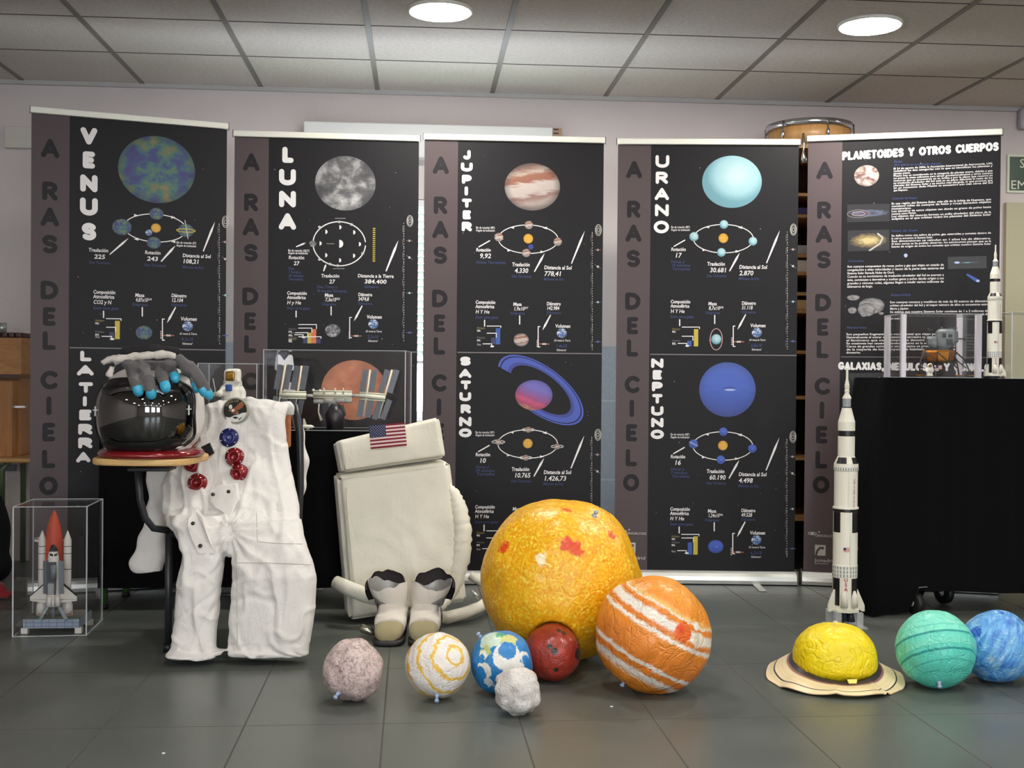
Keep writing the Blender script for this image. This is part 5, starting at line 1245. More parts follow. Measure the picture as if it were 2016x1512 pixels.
def glove(label, palm, fingers, cuff, base):
    T = thing('glove', label, 'glove', base, 0, 'grey gloves on the helmet')
    b = MB()
    for px, py, r, l in palm: b.ball(on_helm(px, py, l), r, r, r * .9, 16)
    for f in fingers:
        P = [on_helm(x, y, l) for x, y, l, r in f]; fine = []; rs = []
        for i in range(len(P) - 1):
            for k in range(4): fine.append(P[i].lerp(P[i + 1], k / 4)); rs.append(f[i][3] + (f[i + 1][3] - f[i][3]) * k / 4)
        fine.append(P[-1]); rs.append(f[-1][3])
        b.tube(fine, rs, 14); b.ball(P[-1], f[-1][3], n=14)
        b.ball(P[0], f[0][3], n=14)
    for (x0, y0, r0, l0), (x1, y1, r1, l1) in zip(palm[:-1], palm[1:]):
        b.tube([on_helm(x0, y0, l0), on_helm((x0 + x1) / 2, (y0 + y1) / 2, (l0 + l1) / 2), on_helm(x1, y1, l1)], [r0 * .95, (r0 + r1) / 2 * .95, r1 * .95], 14)
    m = fuse(b, .0042, 3); displaced(m, lambda p, n: .0022 * noise.noise(Vector((p.x * 40, p.y * 40, p.z * 18))) + .0012 * noise.noise(p * 90))
    mesh_obj('glove_shell', m, M_GLOVE, T)
    for f in fingers:
        x, y, l, r = f[-1]; x0, y0, l0, r0 = f[-2]; q = on_helm(x, y, l); d = (q - on_helm(x0, y0, l0)).normalized()
        Mq = basis(d); b2 = MB(); r = r * 1.1
        b2.lathe([(r * 1.0, -.016), (r * 1.06, -.008), (r * 1.03, .002), (r * .85, .010), (r * .5, .0155), (0.0002, .0175)], q, 18, 0, Mq).build('fingertip', M_TIP, T, 'light blue fingertip')
    if cuff:
        b3 = MB()
        for pts, r in cuff[0]: b3.tube([on_helm(x, y, l) for x, y, l in pts], r, 12); 
        m = fuse(b3, .005, 2); displaced(m, lambda p, n: .006 * noise.noise(p * 34) + .003 * noise.noise(p * 80)); mesh_obj('glove_cuff', m, M_LINER, T)
        b4 = MB()
        for pts, r in cuff[1]: b4.tube([on_helm(x, y, l) for x, y, l in pts], r, 12)
        m = fuse(b4, .005, 2); displaced(m, lambda p, n: .007 * noise.noise(p * 36)); mesh_obj('cuff_lining', m, M_CUFFB, T)
    return T
gb = hb + Vector((0, 0, .25))
glove('grey glove with blue fingertips draped down the front of the helmet visor',
      [(252, 716, .020, .012), (276, 722, .022, .016), (302, 722, .022, .018), (326, 722, .021, .018), (340, 716, .016, .016)],
      [[(254, 716, .014, .017), (262, 742, .018, .0185), (270, 762, .02, .017), (272.5, 770, .02, .0145)],
       [(284, 724, .016, .017), (292, 748, .02, .0185), (297, 768, .022, .017), (298, 776, .022, .0145)],
       [(312, 722, .016, .017), (319, 742, .02, .0185), (324, 756, .022, .0165), (326, 763, .022, .0145)],
       [(332, 716, .016, .016), (339, 730, .02, .0165), (343.5, 741, .022, .0155), (344.5, 745, .022, .014)],
       [(246, 712, .012, .013), (234, 722, .012, .013), (228, 730, .012, .012)]][:4],
      ([([(224, 712, .016), (245, 704, .014), (280, 700, .016), (312, 696, .016), (346, 700, .014)], .015), ([(200, 716, .01), (216, 708, .012), (232, 704, .012)], .010), ([(222, 722, .008), (216, 734, .008), (214, 742, .008)], .011)],
       [([(236, 692, .01), (262, 690, .012), (292, 686, .012), (330, 688, .012), (352, 694, .01)], .013)]), gb)
glove('grey glove with blue fingertips hanging over the right side of the helmet',
      [(352, 706, .018, .012), (362, 716, .02, .014), (368, 726, .02, .014)],
      [[(364, 718, .014, .016), (374, 738, .016, .0165), (382, 756, .016, .0155), (385, 764, .016, .014)],
       [(374, 722, .014, .015), (388, 744, .014, .0155), (398, 764, .014, .015), (402, 772, .014, .0135)],
       [(376, 718, .012, .014), (394, 742, .012, .0145), (406, 766, .012, .0145), (411, 777, .012, .013)]],
      None, gb + Vector((.1, 0, 0)))

# ------------------------------------------------------------------ life-support backpack of the suit
M_PACK = m_cloth('pack_canvas', (226, 221, 204), (236, 231, 216), 420, .75, .22)
def slab(fr, dback, r, nm, parent, mat=None, seed=0, amp=.006, nx=34, nz=44, nd=8):
    """padded box: front face corners (tl, tr, br, bl) as points, pushed back by the vector dback, cloth-wrinkled"""
    tl, tr, br, bl = fr; n = (tr - tl).cross(bl - tl).normalized(); 
    if n.dot(FWD) > 0: n = -n
    b = MB(); idx = {}; vs = []; fs = []
    def P(i, j, k):
        u, v, w = i / nx, j / nz, k / nd
        q = tl.lerp(tr, u).lerp(bl.lerp(br, u), v) + dback * w
        # round the edges
        W_, H_, D_ = (tr - tl).length, (bl - tl).length, dback.length
        du, dv, dw = min(u, 1 - u) * W_, min(v, 1 - v) * H_, min(w, 1 - w) * D_
        def pull(d): return r * (1 - math.sqrt(max(0, 1 - (1 - min(d / r, 1)) ** 2)))
        eu = (tr - tl).normalized() * (1 if u < .5 else -1); ev = (bl - tl).normalized() * (1 if v < .5 else -1); ew = dback.normalized() * (1 if w < .5 else -1)
        # on each face the in-plane distances tell how far the edge is rounded away
        if k in (0, nd): q += ew * max(pull(du), pull(dv)) * .8
        if i in (0, nx): q += eu * max(pull(dw), pull(dv)) * .8
        if j in (0, nz): q += ev * max(pull(dw), pull(du)) * .8
        puff = .010 * math.sin(PI * u) * math.sin(PI * v); q += n * (puff * (1 if w < .5 else -1)) if k in (0, nd) else Vector((0, 0, 0))
        c1 = .5 - abs(noise.noise(q * 7 + Vector((seed, 0, q.x * 3)))); c2 = .5 - abs(noise.noise(q * 15 + Vector((seed, 4, 1))))
        return q + n * amp * ((c1 - .36) * 2.0 + (c2 - .36) * .9)
    def V(i, j, k):
        if (i, j, k) not in idx: idx[(i, j, k)] = len(vs); vs.append(P(i, j, k))
        return idx[(i, j, k)]
    for i in range(nx):
        for j in range(nz):
            fs += [(V(i, j, 0), V(i, j + 1, 0), V(i + 1, j + 1, 0), V(i + 1, j, 0)), (V(i, j, nd), V(i + 1, j, nd), V(i + 1, j + 1, nd), V(i, j + 1, nd))]
    for i in range(nx):
        for k in range(nd): fs += [(V(i, 0, k), V(i + 1, 0, k), V(i + 1, 0, k + 1), V(i, 0, k + 1)), (V(i, nz, k), V(i, nz, k + 1), V(i + 1, nz, k + 1), V(i + 1, nz, k))]
    for j in range(nz):
        for k in range(nd): fs += [(V(0, j, k), V(0, j, k + 1), V(0, j + 1, k + 1), V(0, j + 1, k)), (V(nx, j, k), V(nx, j + 1, k), V(nx, j + 1, k + 1), V(nx, j, k + 1))]
    b.add(vs, fs, 0, True); return b.build(nm, mat or M_PACK, parent)
bp = on_z(790, 1226, 0)
BK = thing('life_support_backpack', 'boxy cream canvas astronaut backpack with a flag, leaning beside the white suit', 'backpack', bp)
d0, d1 = 4.52, 4.63
LEAN = (at(650, 935, d1) - at(683, 1232, d0)); 
tlp, trp, brp, blp = at(664, 938, d1), at(888, 909, d1), at(922, 1186, d0 + .03), at(688, 1232, d0)
for q in (brp, blp): q.z = max(q.z, .012)
BKV = (at(652, 928, d1 + .14) - at(664, 938, d1)); BKV = BKV * (.125 / BKV.length)
slab((tlp, trp, brp, blp), BKV, .028, 'main_body', BK, seed=3, amp=.0065)
t2 = (at(662, 868, 4.62), at(866, 820, 4.62), at(879, 900, 4.605), at(674, 930, 4.605))
B2 = (at(650, 875, 4.80) - at(662, 868, 4.62)); B2 = B2 * (.125 / B2.length)
slab(t2, B2, .018, 'upper_box', BK, seed=9, amp=.006, nz=22)
# embroidered flag on the upper box
FM = [plain('flag_white', rgb(232, 206, 206), .8), plain('flag_red', rgb(128, 24, 40), .8), plain('flag_blue', rgb(44, 48, 84), .8), plain('flag_star', rgb(206, 206, 220), .8)]
fn = (t2[1] - t2[0]).cross(t2[3] - t2[0]).normalized(); fn = fn if fn.dot(FWD) < 0 else -fn
def on_plane(px, py, p0, n): D = ray(px, py); return EYE + D * ((p0 - EYE).dot(n) / D.dot(n))
fp = t2[0] + fn * .019
f00, f10, f11, f01 = [on_plane(x, y, fp, fn) for x, y in ((726, 838), (797, 832), (801, 877), (730, 884))]
FQ = lambda u, v, l=0: f00.lerp(f10, u).lerp(f01.lerp(f11, u), v) + fn * (.0005 * l + .003 * math.sin(PI * u) * math.sin(PI * v))
b = MB(); N = 12
for k in range(13):
    for i in range(N): b.add([FQ(i / N, k / 13, 1), FQ(i / N, (k + 1) / 13, 1), FQ((i + 1) / N, (k + 1) / 13, 1), FQ((i + 1) / N, k / 13, 1)], [(0, 1, 2, 3)], 1 if k % 2 == 0 else 0)
for i in range(6):
    for j in range(7): b.add([FQ(i / 6 * .46, j / 13, 2), FQ(i / 6 * .46, (j + 1) / 13, 2), FQ((i + 1) / 6 * .46, (j + 1) / 13, 2), FQ((i + 1) / 6 * .46, j / 13, 2)], [(0, 1, 2, 3)], 2)
for r_i in range(9):
    for c_i in range(6 - r_i % 2):
        u, v = (.04 + (c_i + (r_i % 2) * .5) * .076), (.05 + r_i * .055); rr = .014
        P = [FQ(u + (rr if k % 2 == 0 else rr * .42) * math.sin(k * PI / 5), v - (rr if k % 2 == 0 else rr * .42) * 1.5 * math.cos(k * PI / 5), 3) for k in range(10)]
        b.add(P, [tuple(range(10))], 3)
e = [FQ(0, 0, -3), FQ(1, 0, -3), FQ(1, 1, -3), FQ(0, 1, -3)]; b.prism(e, fn * .0012, 0)
b.build('flag_patch', FM, BK, 'small stars and stripes flag')
# gathered curtain edge on the right, rolled strap left, straps and clips
b = MB()
crv = [(880, 955, 4.635, .012), (894, 972, 4.63, .024), (904, 1000, 4.62, .032), (912, 1045, 4.60, .035), (910, 1095, 4.58, .034), (898, 1145, 4.56, .028), (880, 1180, 4.53, .020), (862, 1204, 4.48, .012)]
P = []; R = []
for i in range(len(crv) - 1):
    for k in range(6):
        q = [crv[i][m_] + (crv[i + 1][m_] - crv[i][m_]) * k / 6 for m_ in range(4)]; P.append(at(q[0], q[1], q[2])); R.append(q[3] * (1 + .10 * math.sin((i * 6 + k) * 2.6)))
b.tube(P, R, 14); b.build('gathered_edge', M_PACK, BK)
b = MB(); P = [at(660, 1146, 4.52), at(690, 1160, 4.49), at(720, 1172, 4.47), at(748, 1180, 4.46)]; b.tube(P, [.026, .029, .029, .026], 18); b.build('rolled_strap', M_PACK, BK)
b = MB(); P = [at(846, 1212, 4.50), at(880, 1216, 4.52), at(915, 1207, 4.56), at(945, 1195, 4.66), at(962, 1180, 4.75), at(955, 1150, 4.80), at(925, 1132, 4.80)]
for q in P[:4]: q.z = max(q.z, .024)
b.tube(P, [.022, .025, .024, .022, .02, .02, .018], 14); b.build('shoulder_strap', M_PACK, BK)
MB().tube([at(928, 1162, 4.6), at(938, 1172, 4.6), at(945, 1180, 4.6)], [.005, .008, .004], 10).build('strap_clip', plain('clip_silver', rgb(206, 206, 200), .25, .8), BK)
pts_seam = [(664, 938), (681, 945), (690, 1080), (704, 1080), (708, 1150)]
b = MB(); fm = (trp - tlp).cross(blp - tlp).normalized(); fm = fm if fm.dot(FWD) < 0 else -fm
b.tube([on_plane(x, y, tlp + fm * .009, fm) for x, y in ((682, 960), (688, 1040), (697, 1150))], .003, 6).build('side_piping', M_PACK, BK)

# ------------------------------------------------------------------ boots
M_SUEDE = m_cloth('boot_suede', (150, 141, 106), (166, 156, 120), 900, .8, .15); M_SOLE = plain('boot_sole', rgb(52, 50, 52), .6); M_BOOTC = m_cloth('boot_cloth', (214, 206, 196), (226, 218, 208), 500, .85, .3)
M_LIN = plain('black_lining', rgb(44, 38, 40), .9, bump=(60, .4, .004)); M_FOIL = plain('silver_lining', rgb(150, 150, 148), .4, .4, bump=(40, .6, .006))
def boot(label, cx, seed, toe, gx=0, cuff_dx=0):
    """toe towards the camera; cx = photo column of the toe"""
    p0 = on_z(cx, 1272, 0); T = thing('boot', label, 'boot', p0, 0, 'pair of astronaut boots')
    fx, fy = RIGHT.copy(), Vector((FWD.x, FWD.y, 0)).normalized(); kx = toe
    L = lambda x, y, z: p0 + fx * x * 1.14 + fy * y + Vector((0, 0, z))
    def ring(y, hw, z0, z1, e=.7, n=24, dx=0):
        out = []
        for i in range(n):
            a = 2 * PI * i / n; c_, s_ = math.cos(a), math.sin(a)
            out.append(L(dx + hw * math.copysign(abs(c_) ** e, c_), y, (z0 + z1) / 2 + (z1 - z0) / 2 * math.copysign(abs(s_) ** e, s_)))
        return out
    def rings(rs):
        b = MB(); n = len(rs[0]); vs = [q for r in rs for q in r]; fs = [(i * n + j, i * n + (j + 1) % n, (i + 1) * n + (j + 1) % n, (i + 1) * n + j) for i in range(len(rs) - 1) for j in range(n)]
        fs += [tuple(range(n))[::-1], tuple((len(rs) - 1) * n + j for j in range(n))]
        return b.add(vs, fs, 0, True)
    rings([ring(y, hw, .003, h, .6) for y, hw, h in ((-.018, .018, .016), (-.012, .036, .022), (.01, .047, .024), (.06, .051, .024), (.14, .044, .024), (.22, .044, .03), (.27, .04, .03), (.275, .03, .028))]).build('sole', M_SOLE, T)
    m = rings([ring(y, hw, .018, h, .75) for y, hw, h in ((-.012, .014, .028), (-.006, .032, .046), (.012, .042, .062), (.04, .046, .074), (.07, .047, .084), (.085, .044, .084))]); m.build('toe_cap', M_SUEDE, T)
    b = rings([ring(y, hw, .02, h, .75) for y, hw, h in ((.055, .046, .086), (.08, .05, .098), (.11, .05, .118), (.14, .048, .14), (.18, .047, .15), (.22, .046, .15), (.265, .042, .14), (.272, .03, .12))]); 
    me = fuse(b, .0055, 2); displaced(me, lambda p, n: .006 * (.4 - abs(noise.noise(Vector((p.x * 14, p.y * 16, p.z * 26 + seed))))) ); mesh_obj('overshoe', me, M_BOOTC, T)
    # low ankle wrap, torn open and flopping outwards, foil lining inside, black collar behind
    def rag(a, k): return noise.noise(Vector((math.cos(a) * 2.4, math.sin(a) * 2.4, seed))) * .012 * k + noise.noise(Vector((math.cos(a) * 5, math.sin(a) * 5, seed + k))) * .003 * k
    def shaft(i, j):
        a = 2 * PI * i / 48; k = j / 10; fr_ = max(0, -math.sin(a))
        r = .044 + .018 * k ** 1.3 + .006 * math.sin(PI * k) + .5 * rag(a, k)
        return L(cuff_dx * 1.6 * k + (r * 1.05) * math.cos(a), .165 + r * .95 * math.sin(a), .118 + (.078 - .008 * fr_ + 1.1 * rag(a, 1) + .010 * math.cos(2 * a + seed)) * k)
    MB().grid(shaft, 48, 11, wrap=True).build('ankle_wrap', M_BOOTC, T)
    def inner(i, j):
        q = shaft(i, 10 - j * .7); c_ = L(cuff_dx, .165, q.z); return q.lerp(c_, .04 + .05 * j) - Vector((0, 0, .010 * j))
    MB().grid(inner, 48, 6, wrap=True).build('silver_lining', M_FOIL, T)
    def collar(i, j):
        a = -.25 + (PI + .5) * i / 40; k = j / 8
        r = .054 + .012 * math.sin(PI * k * .8) + .4 * rag(a, 1); up = .130 + .080 * k + .060 * k * max(0, math.sin(a)) - .035 * k ** 3 + gx * .012 * k
        return L(cuff_dx * 2 + r * math.cos(a) * 1.08, .165 + r * 1.0 * math.sin(a), up + rag(a, k))
    b = MB().grid(collar, 41, 9); b.grid(lambda i, j: collar(i, j) + (L(cuff_dx * 2, .165, .2) - collar(i, j)).normalized() * .004, 41, 9); b.build('black_collar', M_LIN, T)
    b = MB(); sgn = 1 if cuff_dx >= 0 else -1
    q = [L(sgn * (.052 + .004 * k), .06 + .05 * k, .05 + .03 * (k % 2)) for k in range(3)]
    b.grid(lambda i, j: L(sgn * (.046 + .004 * math.sin(j)), .09 + .15 * i / 8, .03 + .10 * j / 6), 9, 7); b.build('side_panel', M_LIN, T)
    return T
boot('cream and tan astronaut boot, left of the pair in front of the canvas backpack', 763, 1.3, 1, 0, -.010)
boot('cream and tan astronaut boot, right of the pair, half behind the yellow swirled ball', 832, 5.2, 1, .6, .012)
q = on_z(722, 1245, .018); CL = tag(MB().tube([q + RIGHT * -.028 + Vector((0, 0, .012)), q + RIGHT * -.018 + Vector((0, 0, .016)), q + RIGHT * .02 + Vector((0, 0, .0)), q + RIGHT * .03 + Vector((0, -.004, -.006))], [.008, .017, .013, .005], 14).build('hose_fitting', plain('worn_chrome', rgb(190, 186, 172), .25, .9)),
    'silvery hose fitting lying on the floor left of the boots', 'fitting')

# ------------------------------------------------------------------ clear display cases
def m_acrylic():
    t = NT('acrylic'); nt = t.t
    for n in list(nt.nodes):
        if n.type == 'BSDF_PRINCIPLED': nt.nodes.remove(n)
    out = [n for n in nt.nodes if n.type == 'OUTPUT_MATERIAL'][0]
    tr = nt.nodes.new('ShaderNodeBsdfTransparent'); tr.inputs[0].default_value = (.988, .99, .992, 1)
    gl = nt.nodes.new('ShaderNodeBsdfGlossy'); gl.inputs['Roughness'].default_value = .03
    fr = nt.nodes.new('ShaderNodeFresnel'); ge = nt.nodes.new('ShaderNodeNewGeometry'); io = nt.nodes.new('ShaderNodeMix'); io.inputs[2].default_value = 1.3; io.inputs[3].default_value = 1 / 1.3
    nt.links.new(ge.outputs['Backfacing'], io.inputs[0]); nt.links.new(io.outputs[0], fr.inputs['IOR'])
    mx = nt.nodes.new('ShaderNodeMixShader'); nt.links.new(fr.outputs[0], mx.inputs[0]); nt.links.new(tr.outputs[0], mx.inputs[1]); nt.links.new(gl.outputs[0], mx.inputs[2]); nt.links.new(mx.outputs[0], out.inputs[0])
    return t.m
M_ACR = m_acrylic()
def m_edge(name='acrylic_edge', a=.55):
    t = NT(name); t.set(Base_Color=(.80, .84, .86, 1), Roughness=.2, Alpha=a); return t.m
M_EDGE = m_edge(); M_TAPE = plain('frosted_post', rgb(246, 238, 246), .3)
def case(label, x0, x1, y0, y1, z0, z1, rot=0, e=.0018, posts=None, org=None, loc=None, group='clear display cases'):
    """five clear panels (open below), edges as their own part; local frame"""
    T = thing('display_case', label, 'display case', loc, rot, group)
    w, d = (x1 - x0), (y1 - y0); h = z1 - z0; th = .003
    for nm, bx in (('front_panel', (-w / 2, w / 2, 0, th)), ('back_panel', (-w / 2, w / 2, d - th, d))):
        MB().box(bx[0], bx[1], bx[2], bx[3], .0005, h).build(nm, M_ACR, T, local=True)
    for sx2 in (-1, 1): MB().box(sx2 * w / 2 - (th if sx2 > 0 else 0), sx2 * w / 2 + (0 if sx2 > 0 else th), th + .0004, d - th - .0004, .0005, h).build('side_panel', M_ACR, T, local=True)
    MB().box(-w / 2 + th, w / 2 - th, th, d - th, h - th, h).build('top_panel', M_ACR, T, local=True)
    b = MB()
    for x in (-w / 2, w / 2):
        for y in (0, d): b.box(x - e, x + e, y - e, y + e, .0005, h)
        for z in (e, h): b.box(x - e, x + e, 0, d, z - e + .0006, z + e * .5)
    for y in (0, d):
        for z in (e, h): b.box(-w / 2, w / 2, y - e, y + e, z - e + .0006, z + e * .5)
    b.build('polished_edges', M_EDGE, T, local=True)
    if posts:
        for x in (-w / 2 + posts / 2, w / 2 - posts / 2):
            for y in (posts / 2, d - posts / 2):
                MB().box(x - posts / 2, x + posts / 2, y - posts / 2, y + posts / 2, .001, h - .004).build('corner_post', M_TAPE, T, local=True)
    return T
# ------------------------------------------------------------------ tables under black cloth
M_CLOTH = NT('black_cloth'); M_CLOTH.set(Base_Color=rgb(8, 8, 10), Roughness=.95); M_CLOTH.b.inputs['Specular IOR Level'].default_value = .15
M_CLOTH.bump(M_CLOTH.noise(M_CLOTH.coord(), 300, 2), .2, .002); M_CLOTH = M_CLOTH.m
def drape(label, x0, x1, y0, y1, zt, hem, fold=.02, flare=.04, seed=0, nm='table_cloth', sides='lfrb', corner=.05, left_flare=0):
    """cloth with a flat top and hanging folded skirts, one skin"""
    T0 = ((x0 + x1) / 2, y0, 0); b = MB()
    per = []; step = .02
    def edge(a, c):
        n = max(2, int((Vector(c) - Vector(a)).length / step)); return [Vector(a).lerp(Vector(c), i / n) for i in range(n)]
    P = edge((x0, y1, 0), (x0, y0, 0)) + edge((x0, y0, 0), (x1, y0, 0)) + edge((x1, y0, 0), (x1, y1, 0)) + edge((x1, y1, 0), (x0, y1, 0))
    n = len(P); cx_, cy_ = (x0 + x1) / 2, (y0 + y1) / 2; M_ = 22
    def skin(i, j):
        p = P[i % n]; k = j / (M_ - 1)
        nx = -1 if abs(p.x - x0) < 1e-6 else (1 if abs(p.x - x1) < 1e-6 else 0); ny = -1 if abs(p.y - y0) < 1e-6 else (1 if abs(p.y - y1) < 1e-6 else 0)
        out = Vector((nx, ny, 0)); out = out.normalized() if out.length else out
        s_ = p.x if ny else p.y
        f = noise.noise(Vector((s_ * 7, seed, k * .6))) + .5 * noise.noise(Vector((s_ * 17, seed + 3, k)))
        o = flare * k ** .8 * .5 + fold * f * k ** .7
        if nx < 0 and left_flare: o += left_flare * math.sin(min(1, k * 1.5) * PI / 2)
        z = zt - (zt - hem(p, nx, ny)) * k
        q = p + out * max(o, -.002 if k < .05 else .004 * k); return Vector((q.x, q.y, z - (.004 * (1 - abs(1 - 2 * min(k * 6, 1)))) ))
    b.grid(skin, n, M_, wrap=True)
    b.add([Vector((x0, y0, zt)), Vector((x1, y0, zt)), Vector((x1, y1, zt)), Vector((x0, y1, zt))], [(0, 1, 2, 3)], 0)
    return tag(b.build(nm, M_CLOTH), label, 'cloth')
M_GREEN = plain('green_tube', rgb(66, 104, 48), .35, .1)
ZT = .735
tx0, tx1 = at(196, 1000, 4.76).x, at(812, 1000, 4.76).x; ty0, ty1 = at(400, 850, 4.78).y, at(400, 850, 4.78).y + .33
DT_ = thing('display_table', 'school table with green legs hidden under a black cloth, behind the white suit', 'table', ((tx0 + tx1) / 2, ty0, 0))
MB().box(tx0 + .005, tx1 - .005, ty0 + .005, ty1 - .005, ZT - .03, ZT - .004).build('tabletop', M_BEECH, DT_)
for px, py, d in ((205, 1206, 0), (248, 1170, 0)):
    q = on_z(px, py, 0); q.y = max(min(q.y, ty1 - .03), ty0 + .03) if py > 1190 else ty1 - .03
    q = Vector((on_y(px, py, q.y).x, q.y, 0))
    if px > 240: q.x = on_y(248, 1165, q.y).x
    o = MB().tube([q + Vector((0, 0, .014)), q + Vector((0, 0, ZT - .03))], .015, 14).build('leg', M_GREEN, DT_)
    MB().cyl(q + Vector((0, 0, .0005)), q + Vector((0, 0, .02)), .017, 14).build('foot_cap', M_BLACKP, o)
for q in (Vector((tx1 - .04, ty0 + .04, 0)), Vector((tx1 - .04, ty1 - .04, 0))): MB().tube([q, q + Vector((0, 0, ZT - .03))], .015, 14).build('leg', M_GREEN, DT_)
hz = at(400, 1160, 4.76).z
drape('black cloth covering the table behind the white suit and backpack', tx0, tx1, ty0, ty1, ZT, lambda p, nx, ny: hz + .012 * noise.noise(Vector((p.x * 4, p.y * 4, 0))), .018, .02, 2)
# things on that table
def front_case(xa, xb, ytop, depth_px, dd, label, rot=0):
    a, c = at(xa, 850, depth_px), at(xb, 850, depth_px); h = at((xa + xb) / 2, ytop, depth_px).z - ZT
    v = c - a; return case(label, 0, math.hypot(v.x, v.y), 0, dd, 0, h, math.atan2(v.y, v.x), loc=Vector(((a.x + c.x) / 2, (a.y + c.y) / 2, ZT + .001)))
front_case(518, 797, 690, 4.80, .28, 'wide clear display case holding a space station model, on the black cloth')
front_case(389, 505, 716, 4.86, .18, 'small clear display case behind the little astronaut figure, left of the wide case')
# space station model
M_TRUSS = plain('truss_white', rgb(232, 230, 210), .4); M_SOLAR = NT('solar_cell'); M_MOD = plain('module_grey', rgb(176, 174, 168), .4)
_co = M_SOLAR.coord(); _bk = M_SOLAR.n('TexBrick', Scale=60.0); _bk.offset = 0; _bk.inputs['Color1'].default_value = rgb(66, 70, 80); _bk.inputs['Color2'].default_value = rgb(80, 86, 98); _bk.inputs['Mortar'].default_value = rgb(130, 134, 142); _bk.inputs['Mortar Size'].default_value = .03
M_SOLAR.l(M_SOLAR.mapping(_co, rot=(PI / 2, 0, 0)), _bk.inputs['Vector']); M_SOLAR.set(Base_Color=_bk.outputs[0], Roughness=.3); M_SOLAR = M_SOLAR.m
M_TAN = plain('array_tan', rgb(170, 128, 96), .4); M_DK = plain('dark_stand', rgb(28, 28, 34), .35)
ds = 4.93
A = lambda x, y, d=ds: at(x, y, d)
IS = thing('space_station_model', 'detailed space station model with upright solar arrays inside the wide clear case', 'model', at(650, 850, ds) * 1.0)
IS.location.z = ZT; PMAT[IS.name] = Matrix.Translation(IS.location)
def slat(nm, p, q, w, th, mat, dirv=None, lab=None):
    """flat blade from p to q, w across the view"""
    ax = (q - p).normalized(); s_ = (dirv or RIGHT); s_ = (s_ - ax * s_.dot(ax)).normalized(); n = ax.cross(s_).normalized()
    b = MB(); b.hexa([p - s_ * w / 2 - n * th / 2, p + s_ * w / 2 - n * th / 2, p + s_ * w / 2 + n * th / 2, p - s_ * w / 2 + n * th / 2, q - s_ * w / 2 - n * th / 2, q + s_ * w / 2 - n * th / 2, q + s_ * w / 2 + n * th / 2, q - s_ * w / 2 + n * th / 2])
    return b.build(nm, mat, IS, lab)
# truss beam in three lengths
for xa, xb, y0, y1 in ((550, 603, 777, 778), (617, 693, 776, 777), (708, 758, 779, 783)):
    b = MB(); p, q = A(xa, y0), A(xb, y1); b.tube([p, q], .011, 4); b.tube([p + UP * .014, q + UP * .014], .003, 6).tube([p - UP * .014, q - UP * .014], .003, 6); b.build('truss', M_TRUSS, IS)
for xa, xb in ((603, 617), (693, 708)): MB().tube([A(xa, 779), A(xb, 779)], .007, 8).build('truss_joint', M_MOD, IS)
for xt, yt, xb, yb, dd in ((562, 718, 553, 771, 0), (594, 720, 586, 772, .05), (729, 728, 722, 776, 0), (772, 728, 758, 778, .05)):
    top, bot = A(xt, yt, ds + dd), A(xb, yb, ds + dd)
    MB().tube([top, bot, bot + (bot - top) * .92], .004, 8).build('array_mast', M_TRUSS, IS)
    for k, s_ in ((0, -1), (1, 1)):
        off = RIGHT * s_ * 9.2 * ds / F
        slat('solar_array', top + off, bot + off + UP * .01, 11 * ds / F, .003, M_SOLAR)
        lo = bot + (bot - top) * .95
        slat('solar_array', bot + off - UP * .02, lo + off * .9, 11 * ds / F, .003, M_SOLAR)
    for s_ in (-1, 1): slat('array_edge', top + RIGHT * s_ * 2.2 * ds / F, bot + RIGHT * s_ * 2.2 * ds / F, .003, .002, M_TAN)
b = MB()
for x, y, r, l in ((628, 790, .010, 20), (650, 789, .012, 22), (668, 788, .012, 20), (684, 789, .010, 18), (655, 797, .010, 14)): b.tube([A(x - l / 2, y), A(x + l / 2, y)], r, 12)
b.build('module', M_MOD, IS)
b = MB()
for x in (638, 660, 676): b.tube([A(x, 775, ds - .01), A(x, 764, ds - .02)], [.005, .002], 8)
for x, y in ((617, 768), (630, 769)): b.ball(A(x, y), .006, n=10)
b.build('antenna', M_TRUSS, IS)
MB().tube([A(628, 795), A(627, 812), A(633, 828)], [.004, .003, .007], 8).build('docked_capsule', M_TRUSS, IS)
b = MB(); _q = A(660, 815); b.tube([A(660, 795), _q, Vector((_q.x, _q.y, ZT + .002))], [.020, .045, .040], 6); b.build('stand', M_DK, IS)
for x, y in ((640, 800), (668, 806), (650, 812)): slat('radiator', A(x, y - 8), A(x + 6, y + 14), .035, .003, M_DK)
# small white shuttle beside it
q = at(606, 851, 4.87); q.z = ZT
SH = thing('shuttle_miniature', 'tiny white shuttle model standing at the front inside the wide clear case', 'model', q)
q2 = q + Vector((0, 0, .014)); b = MB(); b.tube([q2 + RIGHT * -.022, q2 + RIGHT * -.014, q2 + RIGHT * .016, q2 + RIGHT * .026], [.006, .009, .008, .002], 12); b.build('fuselage', M_TRUSS, SH)
b = MB(); b.prism([q2 + RIGHT * -.02 + Vector((0, -.02, 0)), q2 + RIGHT * .016, q2 + RIGHT * -.02 + Vector((0, .02, 0))], (0, 0, .003)); b.build('wing', M_TRUSS, SH)
b = MB(); b.prism([q2 + RIGHT * -.02 + Vector((0, 0, .006)), q2 + RIGHT * -.004 + Vector((0, 0, .006)), q2 + RIGHT * -.014 + Vector((0, 0, .034)), q2 + RIGHT * -.02 + Vector((0, 0, .034))], (0, .002, 0)); b.build('tail_fin', M_TRUSS, SH)
b = MB(); b.cyl(q, q + Vector((0, 0, .01)), .006, 10); b.build('pedestal', M_MOD, SH)
